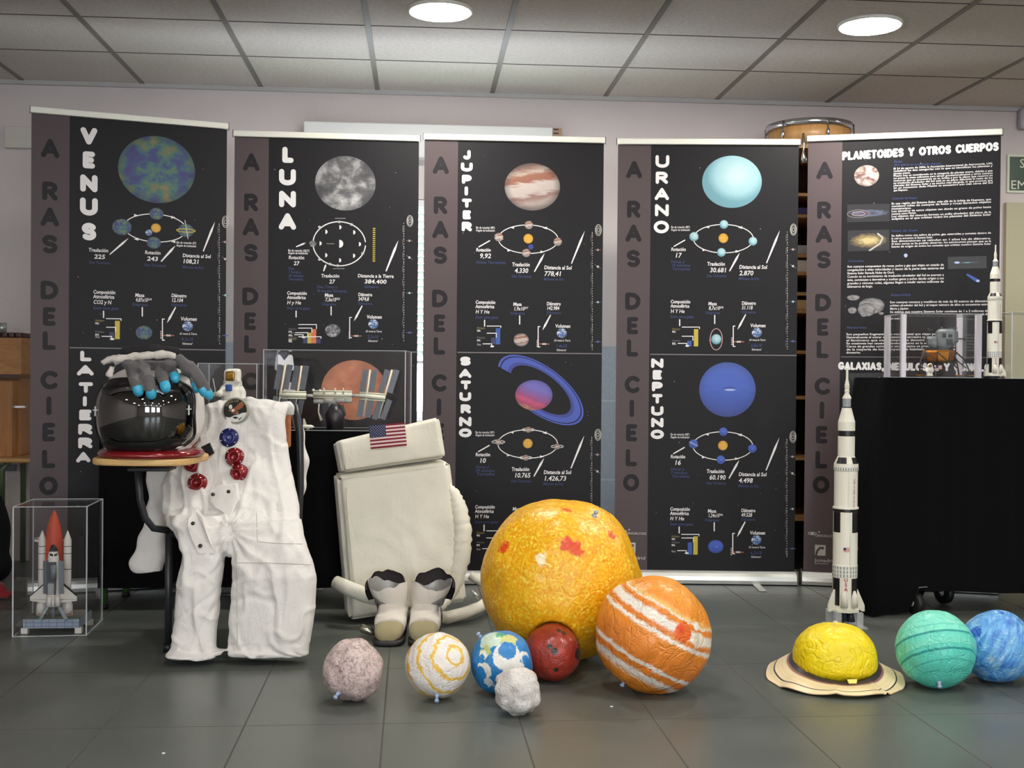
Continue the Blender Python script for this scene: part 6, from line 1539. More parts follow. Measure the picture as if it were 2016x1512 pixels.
# small astronaut figure
da = 4.80
q = at(455, 853, da); q.z = ZT + .001
AF = thing('astronaut_figure', 'small white toy astronaut with gold visor and blue chest panel, behind the suit', 'figure', q)
k = da / F; a_ = lambda x, y, dd=0: at(x, y, da + dd); z0 = ZT + .001
b = MB()
b.tube([a_(457, 822), a_(456, 800), a_(456, 782), a_(456, 766), a_(456, 757)], [17 * k, 19 * k, 20 * k, 18 * k, 12 * k], 18)
b.rbox(a_(458, 741), RIGHT * 15.5 * k, FWD * .028, UP * 15 * k, .014)
for s_ in (-1, 1):
    f = a_(456 + 9 * s_, 826); g = Vector((f.x, f.y, z0 + .02)); b.tube([f, f.lerp(g, .5), g], [9 * k, 8.5 * k, 9 * k], 12); b.rbox(g + Vector((0, -.008, -.008)), RIGHT * .018, Vector((0, .028, 0)), (0, 0, .012), .008)
b.tube([a_(444, 762, -.01), a_(437, 773, -.035), a_(428, 776, -.055)], [8.5 * k, 8 * k, 6 * k], 12)
b.tube([a_(470, 762), a_(477, 776), a_(478, 792, -.02)], [8.5 * k, 8 * k, 7 * k], 12)
b.rbox(a_(458, 772, .06), RIGHT * .036, FWD * .03, UP * .055, .012)
m = fuse(b, .004, 4); displaced(m, lambda p, n: .003 * noise.noise(p * 45)); mesh_obj('body', m, m_cloth('plush_white', (222, 220, 208), (234, 232, 222), 300, .9, .3), AF)
MB().rbox(a_(453.5, 740.5, -.024), RIGHT * 9.5 * k, FWD * .008, UP * 10 * k, .008).build('visor', plain('gold_visor', rgb(150, 112, 40), .2, .7), AF, 'gold visor')
MB().rbox(a_(450.5, 763.5, -.044), RIGHT * 6.5 * k, FWD * .006, UP * 6.5 * k, .004).build('chest_panel', plain('chest_blue', rgb(40, 84, 160), .4), AF, 'blue chest panel')
MB().tube([a_(424, 778, -.055), a_(423, 765, -.055), a_(419, 745, -.055)], .0022, 6).build('staff', M_MOD, AF)
gq = a_(427, 776.5, -.056); b = MB(); b.ball(gq, 5.2 * k, n=12)
for i in range(4): b.tube([gq + RIGHT * -.006 + UP * (.006 - .004 * i), gq + RIGHT * -.012 + UP * (.006 - .004 * i) - FWD * .004, gq + RIGHT * -.008 + UP * (.005 - .004 * i) - FWD * .010], .0024, 6)
b.tube([gq + UP * .006, gq + UP * .010 - FWD * .008 + RIGHT * -.004], .0026, 6); b.build('glove', M_MOD, AF)

# ------------------------------------------------------------------ shuttle stack in its own case, on the floor
sa, sb2 = on_z(25, 1255, 0), on_z(170, 1252, 0); v = sb2 - sa; srot = math.atan2(v.y, v.x)
sh = at(100, 999, (sa - EYE).dot(FWD)).z
cs = case('tall clear display case on the floor at left, holding the shuttle stack model', 0, v.length, 0, .27, 0, sh, srot, loc=Vector(((sa.x + sb2.x) / 2, (sa.y + sb2.y) / 2, .001)), e=.0022)
dsh = (sa - EYE).dot(FWD) + .13
SP = lambda x, y, d=0: at(x, y, dsh + d)
ST = thing('shuttle_stack_model', 'space shuttle model with orange tank and white boosters inside the tall clear case', 'model', on_z(100, 1236, 0)); ST.location.z = .001
ST.location.y = SP(100, 1240).y; PMAT[ST.name] = Matrix.Translation(ST.location)
kk_ = dsh / F; M_PAD = NT('pad_blue_grey'); _b = M_PAD.n('TexBrick', Scale=18.0); _b.inputs['Color1'].default_value = rgb(140, 154, 172); _b.inputs['Color2'].default_value = rgb(154, 166, 182); _b.inputs['Mortar'].default_value = rgb(112, 128, 150); _b.inputs['Mortar Size'].default_value = .03; _b.offset = 0
M_PAD.l(M_PAD.mapping(M_PAD.coord(), rot=(PI / 2, 0, 0)), _b.inputs['Vector']); M_PAD.set(Base_Color=_b.outputs[0], Roughness=.6); M_PAD = M_PAD.m
M_PADTOP = plain('pad_top', rgb(112, 110, 104), .7); M_SWH = plain('shuttle_white', rgb(226, 220, 212), .4); M_SBK = plain('shuttle_black', rgb(26, 26, 28), .4); M_TANK = plain('tank_orange', rgb(196, 74, 46), .55, bump=(120, .2, .002)); M_SGR = plain('shuttle_grey', rgb(110, 116, 124), .4)
pz = at(100, 1219, dsh - .07).z; p0, p1 = at(45, 1225, dsh - .08), at(153, 1225, dsh - .08)
b = MB(); b.box(p0.x, p1.x, p0.y, p0.y + .17, .022, max(pz, .05)); o = b.build('launch_pad', [M_PAD], ST)
PZ = max(pz, .05); MB().box(p0.x + .002, p1.x - .002, p0.y + .002, p0.y + .168, PZ, PZ + .002).build('pad_deck', M_PADTOP, ST)
for fx in (0.02, .98):
    for fy in (.012, .15): x = p0.x + (p1.x - p0.x) * fx; MB().box(x - .012, x + .012, p0.y + fy - .01, p0.y + fy + .012, .0015, .022).build('pad_foot', M_SWH, ST)
def lz(px, prof, dd, nm, mats, m=0, n=28, base=None):
    """turned body standing at photo column px; prof rows are (half-width px, photo y)"""
    rows = [(max(hw, .01) * kk_, SP(px, y, dd).z) for hw, y in prof]; c0 = SP(px, 1100, dd); return MB().lathe(rows, (c0.x, c0.y, 0), n, m).build(nm, mats, ST)
lz(106, [(.2, 1004), (3, 1008), (7, 1017), (11, 1030), (14.5, 1046), (16, 1062), (16.5, 1080), (16.5, 1150), (15, 1172), (8, 1182), (.1, 1184)], .02, 'fuel_tank', M_TANK)
SRB = [(.3, 1044), (3.5, 1052), (7, 1062), (7.3, 1066), (7.3, 1180), (7.3, 1184), (10, 1190), (10.5, 1206), (9, 1207)]
for px, hw in ((83, 1), (133, 1)):
    o = lz(px, SRB, 0, 'booster', M_SWH); c0 = SP(px, 1100, 0)
    for y in (1075, 1089, 1120): MB().lathe([(7.35 * kk_, SP(px, y, 0).z - .0012), (7.55 * kk_, SP(px, y, 0).z), (7.35 * kk_, SP(px, y, 0).z + .0012)], (c0.x, c0.y, 0), 24).build('black_band', M_SBK, o)
    MB().tube([SP(px, 1207, 0), Vector((c0.x, c0.y, PZ + .002))], [.019, .022], 18).build('nozzle', plain('nozzle_tan', rgb(196, 170, 150), .5), o)
MB().tube([SP(76, 1066, 0), SP(70, 1064, 0), SP(68, 1066, 0)], [.004, .004, .002], 8).build('strut', M_SWH, ST)
# orbiter, doors open, in front of the tank
do = -.06
OB = lambda x, y, d=0: at(x, y, dsh + do + d)
b = MB()
hull = [(1074, 3.5), (1080, 6), (1088, 8.5), (1096, 10), (1104, 10.5), (1160, 10.5), (1172, 12), (1184, 14), (1193, 13.5)]
c0 = OB(105, 1100); b.lathe([(.0003, OB(105, 1073).z)] + [(hw * kk_, OB(105, y).z) for y, hw in hull] + [(.001, OB(105, 1193).z)], (c0.x, c0.y, 0), 24); OR = b.build('orbiter', M_SWH, ST)
b = MB(); b.lathe([(.0004, OB(105, 1072).z), (4 * kk_, OB(105, 1073.5).z), (6.6 * kk_, OB(105, 1080).z), (8.2 * kk_, OB(105, 1085).z)], (c0.x, c0.y, 0), 24); b.build('nose_cap', M_SBK, OR)
b = MB()
for s_ in (-1, 1): b.prism([OB(105 + s_ * 1.5, 1091.5, -.022), OB(105 + s_ * 7, 1089.5, -.017), OB(105 + s_ * 7, 1093.5, -.017), OB(105 + s_ * 1.5, 1095.5, -.022)], FWD * .004)
b.build('cockpit_window', M_SBK, OR)
b = MB(); b.box(OB(96.5, 1100).x, OB(113.5, 1100).x, c0.y - .024, c0.y - .016, OB(105, 1169).z, OB(105, 1105).z); b.build('payload_bay', plain('bay_dark', rgb(70, 74, 80), .4), OR)
b = MB(); b.tube([OB(105, 1112, -.024), OB(105, 1140, -.024)], 6 * kk_, 14); b.build('payload', M_SGR, OR); b = MB(); b.box(OB(99, 1100).x, OB(111, 1100).x, c0.y - .028, c0.y - .023, OB(105, 1168).z, OB(105, 1146).z); b.build('cargo_foil', plain('cargo_foil', rgb(186, 188, 192), .25, .7), OR)
for s_ in (-1, 1):
    xa, xb = 105 + s_ * 10.5, 105 + s_ * 20; b = MB()
    b.prism([OB(xa, 1104, -.02), OB(xb, 1104.5, -.012), OB(xb, 1169, -.012), OB(xa, 1170, -.02)], FWD * .003); b.build('bay_door', M_SGR, OR)
    b = MB(); b.prism([OB(105 + s_ * 11, 1140, .01), OB(105 + s_ * 20, 1151, .01), OB(105 + s_ * 46, 1174, .01), OB(105 + s_ * 46, 1180, .01), OB(105 + s_ * 12, 1180, .01)], FWD * .006); w_ = b.build('wing', M_SWH, OR)
    b = MB(); b.prism([OB(105 + s_ * 20, 1149.5, .009), OB(105 + s_ * 46.5, 1173, .009), OB(105 + s_ * 44.5, 1173.5, .009), OB(105 + s_ * 20, 1152.5, .009)], FWD * .008); b.build('leading_edge', M_SBK, w_)
    b = MB(); b.prism([OB(105 + s_ * 13, 1181, .01), OB(105 + s_ * 46, 1180.5, .01), OB(105 + s_ * 46, 1183, .01), OB(105 + s_ * 13, 1187, .01)], FWD * .004); b.build('elevon', M_SWH, w_)
    b = MB(); b.tube([OB(105 + s_ * 7, 1174, -.022), OB(105 + s_ * 8, 1193, -.022)], [4 * kk_, 6 * kk_], 12); b.build('engine_pod', M_SWH, OR)
    p = OB(105 + s_ * 9, 1191, -.01); q = OB(105 + s_ * 26, 1217, -.03); q.z = PZ + .002; slat_b = MB(); slat_b.tube([p, q], .009, 4); slat_b.build('exhaust_plume', plain('clear_prop', rgb(150, 160, 166), .2), ST)
b = MB(); b.prism([OB(104.3, 1168, -.028), OB(104.3, 1193, -.028), OB(104.3, 1193, -.062), OB(104.3, 1180, -.056)], RIGHT * .003); b.build('tail_fin', M_SWH, OR)
q = OB(105, 1193, -.0); MB().tube([q, Vector((q.x, q.y, PZ + .002))], .006, 8).build('support_rod', M_SGR, ST)

# ------------------------------------------------------------------ white brick-built rockets
M_RW = plain('rocket_white', rgb(232, 228, 214), .35); M_RB = plain('rocket_black', rgb(20, 20, 22), .35); M_RG = plain('rocket_grey', rgb(150, 156, 160), .4); M_RR = plain('rocket_red', rgb(176, 40, 40), .45); M_RDK = plain('rocket_stand', rgb(44, 48, 60), .25)
M_RCLEAR = m_edge('smoked_clear', .35)
def rocket(label, axis_px, ytop, ybase, d, base_z, ysrc=(720, 1203), group='white moon rocket models', clear_stand=True, width_k=1.0):
    """measured on the tall one: half-widths and heights in its photo rows, scaled to stand at base_z"""
    c0 = at(axis_px, ybase, d); k = (ybase - ytop) / (ysrc[1] - ysrc[0]) * d / F
    T = thing('rocket_model', label, 'model', (c0.x, c0.y, base_z), 0, group)
    Z = lambda y: base_z + (ysrc[1] - y) * k + stand_h
    stand_h = 31 * k if clear_stand else 8 * k
    kw = k * width_k; C = (c0.x, c0.y, 0)
    L_ = lambda nm, rows, mat, n=32, m=0, par=T, label=None: MB().lathe([(max(h, .01) * kw, Z(y)) for h, y in rows], C, n, m, smooth=False).build(nm, mat, par, label)
    L_('escape_tower', [(0, 720), (2.2, 722), (2.4, 744), (3.2, 748), (4.8, 757), (4.2, 760), (5.4, 761), (4.2, 763), (4.2, 767), (5.4, 768), (4.2, 770), (4.4, 773), (8.6, 781), (8.8, 783), (0, 783.5)], M_RW, 20)
    L_('service_module', [(0, 782.6), (8, 782.8), (8, 799), (0, 799.5)], M_RG, 20); L_('module_ring', [(0, 798.6), (8.6, 798.8), (8.6, 801.6), (0, 801.8)], M_RB, 20)
    L_('upper_cone', [(0, 801), (9, 801), (16.5, 829), (16.5, 846), (0, 846.2)], M_RW)
    b3 = L_('third_stage', [(0, 846), (16.3, 846), (16.3, 857), (16.3, 897), (0, 897.5)], [M_RW, M_RB], m=[0, 1, 0, 0])
    def panel_arc(nm, y0, y1, r0, r1, a0, a1, mat, par, th=.5, n=8):
        vs = []; b = MB()
        def P(i, j):
            a = math.radians(a0 + (a1 - a0) * i / n); r = (r0 + (r1 - r0) * j + th) * kw; return Vector((C[0] + r * math.sin(a), C[1] - r * math.cos(a), Z(y0 + (y1 - y0) * j)))
        b.grid(P, n + 1, 2); return b.build(nm, mat, par)
    L_('interstage', [(0, 897), (16.8, 897), (23, 911), (0, 911.5)], M_RW)
    for a in (-74, 14, 106, 194): panel_arc('black_panel', 898.6, 910.6, 17.4, 22.8, a, a + 56, M_RB, T)
    st2 = L_('second_stage', [(0, 911), (23.6, 911), (24, 924), (22.6, 926), (22.6, 996), (25, 997), (25, 1000), (0, 1000.4)], M_RW)
    for a in range(-84, 276, 12): panel_arc('grey_slot', 918, 924, 24, 23.9, a, a + 6, M_RG, st2, .35, 2)
    st1 = L_('first_stage', [(0, 1000), (23.6, 1000), (23.6, 1006), (23.6, 1110), (24.2, 1111), (24.2, 1134), (23.6, 1135), (23.6, 1190), (24, 1199), (0, 1199.5)], [M_RW, M_RB, M_RG], m=[0, 1, 0, 0, 0, 0, 0, 0, 0])
    for a in (-90, 12, 100, 200):
        panel_arc('black_panel', 1006, 1046, 23.6, 23.6, a, a + 46, M_RB, st1); panel_arc('black_panel', 1136, 1190, 23.6, 23.6, a, a + 46, M_RB, st1)
    for r_i in range(3):
        for a in range(-88, 272, 15): panel_arc('grey_slot', 1113 + r_i * 7.4, 1118.6 + r_i * 7.4, 24.2, 24.2, a, a + (7 if a % 2 else 8), M_RG, st1, .35, 2)
    panel_arc('cable_tunnel', 926, 995, 22.6, 22.6, -8, -2, M_RW, st2, 1.6, 2); panel_arc('cable_tunnel', 1048, 1110, 23.6, 23.6, 2, 14, M_RW, st1, 1.6, 3)
    # red lettering and flags
    def bent(nm, body, x_a, y, hh, mat, r, par, width=None, vertical=False):
        b = MB()
        for i, ch in enumerate(body if vertical else [body]):
            vs, fs = text_geo(ch, offset=.03, align='CENTER' if vertical else 'LEFT'); P = []
            for x, z in vs:
                a = math.radians(x_a) + x * hh / r; P.append((C[0] + (r + 1.3) * kw * math.sin(a), C[1] - (r + 1.3) * kw * math.cos(a), Z(y + i * hh * 1.3) + z * hh * k))
            b.add(P, fs, 0)
        b.build(nm, mat, par)
    bent('red_lettering', 'USA', -15, 1142, 7, M_RR, 23.6, st1, vertical=True); bent('red_lettering', 'UNITED', 22, 944, 4.0, M_RR, 22.6, st2, vertical=True); bent('red_lettering', 'STATES', 22, 976, 3.4, M_RR, 22.6, st2, vertical=True)
    for a in (-28, 62):
        b = MB(); r = 24.6 * kw
        fp_ = lambda u, v: Vector((C[0] + r * math.sin(math.radians(a + u * 28)), C[1] - r * math.cos(math.radians(a + u * 28)), Z(1075 + v * 8)))
        for s_ in range(7): b.add([fp_(0, s_ / 7), fp_(0, (s_ + 1) / 7), fp_(.5, (s_ + 1) / 7), fp_(1, (s_ + 1) / 7), fp_(1, s_ / 7), fp_(.5, s_ / 7)], [(0, 1, 2, 5), (5, 2, 3, 4)], 0 if s_ % 2 == 0 else 1)
        r = 24.8 * kw; b.add([fp_(0, 0), fp_(0, .57), fp_(.42, .57), fp_(.42, 0)], [(0, 1, 2, 3)], 2); b.build('flag_decal', [M_RR, M_RW, plain('flag_blue', rgb(44, 48, 84), .8)], st1)
    # fins and engine skirts
    for a in (-75, -22, 75, 150, 210):
        if a == -22: continue
        ar = math.radians(a); o_ = Vector((math.sin(ar), -math.cos(ar), 0)); s_ = Vector((o_.y, -o_.x, 0)) * 2.2 * kw
        P = [Vector((C[0], C[1], Z(y))) + o_ * r * kw for r, y in ((22, 1158), (25, 1160), (38, 1190), (38.5, 1202), (34, 1203), (22, 1196))]
        b = MB(); b.prism([p - s_ for p in P], s_ * 2); b.build('fin', M_RW, T)
    for a in (-22, 28):
        ar = math.radians(a); o_ = Vector((math.sin(ar), -math.cos(ar), 0)); p = Vector((C[0], C[1], 0)) + o_ * 24 * kw
        MB().tube([p + Vector((0, 0, Z(1160))), p + Vector((0, 0, Z(1170))), p + Vector((0, 0, Z(1192)))], [2.5 * kw, 6 * kw, 7.5 * kw], 14).build('engine_skirt', M_RW, T)
    L_('base_ring', [(0, 1197), (30, 1197.5), (30, 1202.5), (0, 1203)], M_RW, 8)
    zb = Z(1203); b = MB()
    for x, y in ((-.45, -.3), (.45, -.3), (.45, .4), (-.45, .4), (0, 0)):
        q = Vector((C[0] + x * 24 * kw, C[1] + y * 24 * kw, 0)); MB().tube([q + Vector((0, 0, zb)), q + Vector((0, 0, base_z + (zb - base_z) * .35))], [4 * kw, 8.5 * kw], 14).build('engine_bell', M_RDK, T)
    if clear_stand:
        for x in (-1, 1):
            for y in (-1, 1): q = Vector((C[0] + x * 22 * kw, C[1] + y * 22 * kw, 0)); MB().box(q.x - .012, q.x + .012, q.y - .012, q.y + .012, base_z + .001, zb).build('stand_leg', M_RCLEAR, T)
        MB().box(C[0] - 36 * kw, C[0] + 36 * kw, C[1] - 30 * kw, C[1] + 30 * kw, base_z + .0005, base_z + .006).build('stand_plate', M_RCLEAR, T)
    else: MB().box(C[0] - 26 * kw, C[0] + 26 * kw, C[1] - 24 * kw, C[1] + 24 * kw, base_z + .0005, base_z + 4 * k).build('stand_plate', M_RB, T)
    return T
dr = (on_z(1662, 1233, 0) - EYE).dot(FWD)
rocket('tallest white and black moon rocket model, standing on the floor before the planetoids banner', 1662.5, 723, 1203, dr, 0.0)

# ------------------------------------------------------------------ trolley under black cloth at the right, with what stands on it
cy0 = at(1800, 1000, 4.80).y; TX0 = at(1735, 742, 4.82).x; TX1 = TX0 + 1.25; ZR = at(1800, 744, 4.8).z; TY1 = cy0 + .33
TR = thing('trolley', 'caster trolley under black cloth at right, only two dark wheels showing', 'trolley', ((TX0 + TX1) / 2, cy0, 0))
MB().box(TX0 + .02, TX1 - .02, cy0 + .02, TY1 - .02, ZR - .04, ZR - .006).build('shelf', M_BEECH, TR); MB().box(TX0 + .04, TX1 - .04, cy0 + .04, TY1 - .04, .15, .18).build('lower_shelf', M_BEECH, TR)
for x in (TX0 + .05, TX1 - .05):
    for y in (cy0 + .05, TY1 - .05): MB().box(x - .012, x + .012, y - .012, y + .012, .13, ZR - .04).build('upright', M_STEEL, TR)
def caster(px, py, yy, r=.047):
    q = on_y(px, py, yy); c_ = Vector((q.x, yy, r + .0008)); Mx = Matrix.Rotation(PI / 2, 4, 'Y') @ Matrix.Rotation(0, 4, 'X')
    Rz = Matrix.Rotation(.35, 4, 'Z'); Mx = Rz @ Mx
    o = MB().lathe([(r * .3, -.016), (r * .86, -.016), (r, -.010), (r, .010), (r * .86, .016), (r * .3, .016)], c_, 36, 0, Mx).build('caster', plain('rubber_black', rgb(24, 24, 26), .5), TR)
    MB().lathe([(0, -.017), (r * .32, -.017), (r * .32, .017), (0, .017)], c_, 20, 0, Mx).build('hub', M_MOD, o)
    side = Rz @ Vector((1, 0, 0)); fw_ = Rz @ Vector((0, 1, 0))
    b = MB()
    for s_ in (-1, 1):
        p = c_ + side * s_ * .021; t_ = c_ + side * s_ * .021 + Vector((0, 0, .07)) - fw_ * .028
        ex = fw_ * .012; b.hexa([p - ex * .7, p + ex * .7, p + ex * .7 + side * .002, p - ex * .7 + side * .002, t_ - ex * 1.6, t_ + ex * 1.6, t_ + ex * 1.6 + side * .002, t_ - ex * 1.6 + side * .002])
    b.rbox(c_ + Vector((0, 0, .071)) - fw_ * .028, side * .024, fw_ * .022, (0, 0, .003), .002); b.build('fork', M_CHROME, o)
    MB().cyl(c_ - side * .025, c_ + side * .025, .006, 12).build('axle', M_CHROME, o)
caster(1800, 1190, cy0 + .02); caster(1858, 1180, TY1 - .10, .05); caster(2290, 1190, cy0 + .05); caster(2290, 1180, TY1 - .1)
zf = at(1860, 1166, 4.78).z
def hemR(p, nx, ny):
    if nx < 0 or (ny < 0 and p.x < TX0 + .10): return .012 + .012 * noise.noise(Vector((p.x * 9, p.y * 9, 1)))
    s_ = (p.x - TX0 - .10) / .05
    return .012 + (zf - .012 + .006 * noise.noise(Vector((p.x * 5, 1, 1)))) * max(0, min(1, s_)) - max(0, (p.x - TX0 - .35)) * .06
CT = drape('black cloth hanging over the caster trolley at the right edge', TX0, TX1, cy0, TY1, ZR, hemR, .022, .03, 8, left_flare=.075)
# lander model in a case with taped corners
dl = 4.84; ca, cb = at(1774, 741, dl), at(1931, 741, dl); hh = at(1850, 618, dl).z - ZR
v = cb - ca
case('clear display case with whitish taped corners, on the black trolley', 0, v.length, 0, .22, 0, hh, math.atan2(v.y, v.x), posts=.020, loc=Vector(((ca.x + cb.x) / 2, (ca.y + cb.y) / 2, ZR + .001)))
case('clear display case at the far right edge of the black trolley, mostly out of frame', 0, .30, 0, .2, 0, at(2005, 615, 5.0).z - ZR, 0, loc=Vector((at(1992, 700, 5.0).x + .15, at(1992, 700, 5.0).y, ZR + .001)))
dm = dl + .11; A = lambda x, y, d=0: at(x, y, dm + d); km = dm / F
M_LGR = plain('lander_grey', rgb(122, 128, 130), .4); M_LDK = plain('lander_dark', rgb(52, 50, 50), .4); M_GOLD = plain('gold_foil', rgb(176, 112, 34), .3, .7, bump=(60, .6, .004))
LM = thing('lander_model', 'grey and gold moon lander model inside the case with taped corners', 'model', (A(1862, 735).x, A(1862, 735).y, ZR + .001)); zt_ = ZR + .001
MB().box(A(1792, 735).x, A(1918, 735).x, A(1850, 700).y - .09, A(1850, 700).y + .08, zt_, zt_ + .006).build('base_plate', M_LDK, LM)
b = MB(); pts8 = lambda cx_, y, rx, ry=.045: [A(cx_, y) + RIGHT * rx * km * math.cos(PI / 8 + i * PI / 4) + FWD * (ry * math.sin(PI / 8 + i * PI / 4)) for i in range(8)]
def octa(nm, rows, mat):
    vs = [p for r in rows for p in pts8(*r)]; fs = [(i * 8 + j, i * 8 + (j + 1) % 8, (i + 1) * 8 + (j + 1) % 8, (i + 1) * 8 + j) for i in range(len(rows) - 1) for j in range(8)]
    fs += [tuple(range(8)), tuple((len(rows) - 1) * 8 + j for j in range(8))[::-1]]; return MB().add(vs, fs).build(nm, mat, LM)
octa('descent_stage', [(1848, 690, 29, .055), (1848, 694, 32, .06), (1848, 710, 28, .055), (1848, 713, 18, .05)], M_GOLD)
for i in range(8): MB().tube([pts8(1848, 693, 33, .062)[i], pts8(1848, 712, 29, .057)[i]], .0028, 6).tube([pts8(1848, 693, 33, .062)[i], pts8(1848, 712, 24, .056)[(i + 1) % 8]], .002, 6).build('strut', M_LDK, LM)
octa('deck', [(1848, 685, 27, .055), (1848, 691, 27, .055)], M_LDK)
octa('ascent_stage', [(1862, 648, 14, .03), (1864, 653, 21, .04), (1864, 672, 22, .042), (1861, 680, 19, .04), (1858, 685, 13, .035)], M_LGR)
octa('side_tank', [(1836, 662, 7, .02), (1835, 667, 11, .025), (1836, 678, 11, .025), (1838, 684, 7, .02)], M_LGR)
b = MB()
for x, y, w, h in ((1859, 660, 3, 4), (1871, 661, 3.4, 3)): b.rbox(A(x, y, -.040), RIGHT * w * km, FWD * .002, UP * h * km, .001)
b.build('window', M_LDK, LM)
MB().rbox(A(1870, 673, -.041), RIGHT * 5.5 * km, FWD * .003, UP * 5.5 * km, .001).build('hatch', M_LDK, LM)
b = MB(); b.tube([A(1856, 648), A(1853, 644)], .003, 8); b.lathe([(0, 0), (.012, .002), (.018, .008)], A(1877, 649), 16); b.build('antenna_dish', M_LGR, LM)
for x0_, x1_, y_ in ((1838, 1822, 668), (1880, 1900, 667), (1836, 1828, 650)): MB().tube([A(x0_, y_), A(x1_, y_)], .003, 6).tube([A(x1_, y_ - 4), A(x1_, y_ + 4)], .003, 6).build('thruster', M_LDK, LM)
for xf, yf, dd, xt in ((1810, 730, -.03, 1822), (1888, 730, -.03, 1872), (1912, 728, .05, 1880), (1826, 727, .05, 1832)):
    f = A(xf, yf, dd); f.z = zt_ + .012; o = MB().tube([A(xt, 692, dd * .5), A((xt + xf) / 2 + (-3 if xf < 1850 else 3), 708, dd), f], .0036, 8).tube([A(xt, 706, dd * .5), f.lerp(A(xt, 692, dd * .5), .3)], .0026, 6).build('leg', M_LDK, LM); MB().lathe([(0, 0), (.014, .001), (.017, .006), (0, .007)], f - Vector((0, 0, .0055)), 16).build('footpad', M_GOLD, o)
MB().tube([A(1848, 709), A(1848, 719)], [.010, .022], 16).build('engine_bell', M_LDK, LM)
# tiny astronaut and flag in front of the lander
q = A(1830, 735, -.07); q.z = zt_ + .0065
TA = thing('astronaut_miniature', 'tiny white astronaut beside the gold feet of the moon lander model', 'figure', q)
k = (dm - .07) / F; b = MB(); zq = q.z; P = lambda x, z, d=0: q + RIGHT * (x * k) + FWD * d + Vector((0, 0, z * k))
for s_ in (-1, 1): b.tube([P(3 * s_, 9), P(3 * s_, 2)], [3 * k, 2.8 * k], 10); b.rbox(P(3 * s_, 1.2, -.002), RIGHT * 2.8 * k, FWD * .009, UP * 1.2 * k, .0015); b.tube([P(4 * s_, 16), P(6.5 * s_, 12), P(6 * s_, 8.5, -.005)], [2.2 * k, 2.1 * k, 1.9 * k], 10)
b.tube([P(0, 8), P(0, 13), P(0, 17)], [5 * k, 5.4 * k, 4 * k], 14); b.ball(P(0, 20.5), 5 * k, n=14); b.rbox(P(0, 14, .011), RIGHT * 5 * k, FWD * .006, UP * 5 * k, .003)
m = fuse(b, .0016, 2); mesh_obj('body', m, M_RW, TA); MB().ball(P(0, 20.5, -.005), 3.6 * k, n=12).build('visor', plain('gold_visor', rgb(150, 112, 40), .2, .7), TA)
FLG = thing('flag_on_pole', 'tiny stars and stripes flag planted before the moon lander model', 'flag', A(1842, 735, -.075)); FLG.location.z = zt_ + .0065; PMAT[FLG.name] = Matrix.Translation(FLG.location)
f0 = Vector(FLG.location); MB().tube([f0, f0 + Vector((0, 0, 22 * k))], .0012, 6).build('pole', M_LGR, FLG)
b = MB()
for s_ in range(7):
    z = 22 - s_ * 1.25; b.add([f0 + Vector((0, -.0015, z * k)), f0 + RIGHT * 12 * k + Vector((0, -.0015, z * k)), f0 + RIGHT * 12 * k + Vector((0, -.0015, (z - 1.25) * k)), f0 + Vector((0, -.0015, (z - 1.25) * k))], [(0, 1, 2, 3)], 0 if s_ % 2 == 0 else 1)
b.add([f0 + Vector((0, -.002, 22 * k)), f0 + RIGHT * 5 * k + Vector((0, -.002, 22 * k)), f0 + RIGHT * 5 * k + Vector((0, -.002, 17 * k)), f0 + Vector((0, -.002, 17 * k))], [(0, 1, 2, 3)], 2)
b.prism([f0 + Vector((0, 0, 22 * k)), f0 + RIGHT * 12 * k + Vector((0, 0, 22 * k)), f0 + RIGHT * 12 * k + Vector((0, 0, 13.25 * k)), f0 + Vector((0, 0, 13.25 * k))], (0, -.0012, 0), 1)
b.build('cloth', [M_RR, M_RW, plain('flag_blue', rgb(44, 48, 84), .8)], FLG)
rocket('smaller white and black moon rocket model, standing on the black trolley at right', 1957, 472, 731, 4.94, ZR + .001, clear_stand=False, width_k=1.08)

# ------------------------------------------------------------------ behind the banners: drum on shelves, music furniture at left
dd_ = 6.0
dc = at(1593, 262, dd_); dc.y = min(dc.y, RY1 - .28)
dd_ = (dc - EYE).dot(FWD); kd = dd_ / F
SHELF_TOP = at(1593, 300, dd_).z
DR = thing('drum', 'drum with chrome rim and pale wood shell on shelves behind the right banners', 'drum', (dc.x, dc.y, SHELF_TOP + .001), 0)
Rd = 82 * kd; zd1 = at(1593, 252, dd_).z
M_DRUMW = m_wood('drum_wood', (176, 128, 74), (200, 152, 98), (14, 14, 2))
MB().lathe([(0, SHELF_TOP + .0015), (Rd * .97, SHELF_TOP + .0015), (Rd * .97, zd1 - .004), (0, zd1 - .004)], (dc.x, dc.y, 0), 48).build('shell', M_DRUMW, DR)
MB().lathe([(Rd * .975, zd1 - .022), (Rd * 1.02, zd1 - .022), (Rd * 1.02, zd1 + .008), (Rd * .985, zd1 + .01), (Rd * .97, zd1)], (dc.x, dc.y, 0), 48).build('rim', M_CHROME, DR)
MB().lathe([(0, zd1 + .001), (Rd * .96, zd1 + .001), (Rd * .96, zd1 - .003)], (dc.x, dc.y, 0), 48).build('drumhead', plain('drum_skin', rgb(222, 216, 204), .6), DR)
for a in (-84, -24, 36, -144, 96, 156):
    ar = math.radians(a); p = Vector((dc.x + Rd * 1.03 * math.cos(ar), dc.y + Rd * 1.03 * math.sin(ar), 0)); MB().tube([p + Vector((0, 0, SHELF_TOP + .005)), p + Vector((0, 0, zd1 + .004))], .004, 8).ball(p + Vector((0, 0, (SHELF_TOP + zd1) / 2)), .010, .010, .02, 10).build('tension_rod', M_CHROME, DR)
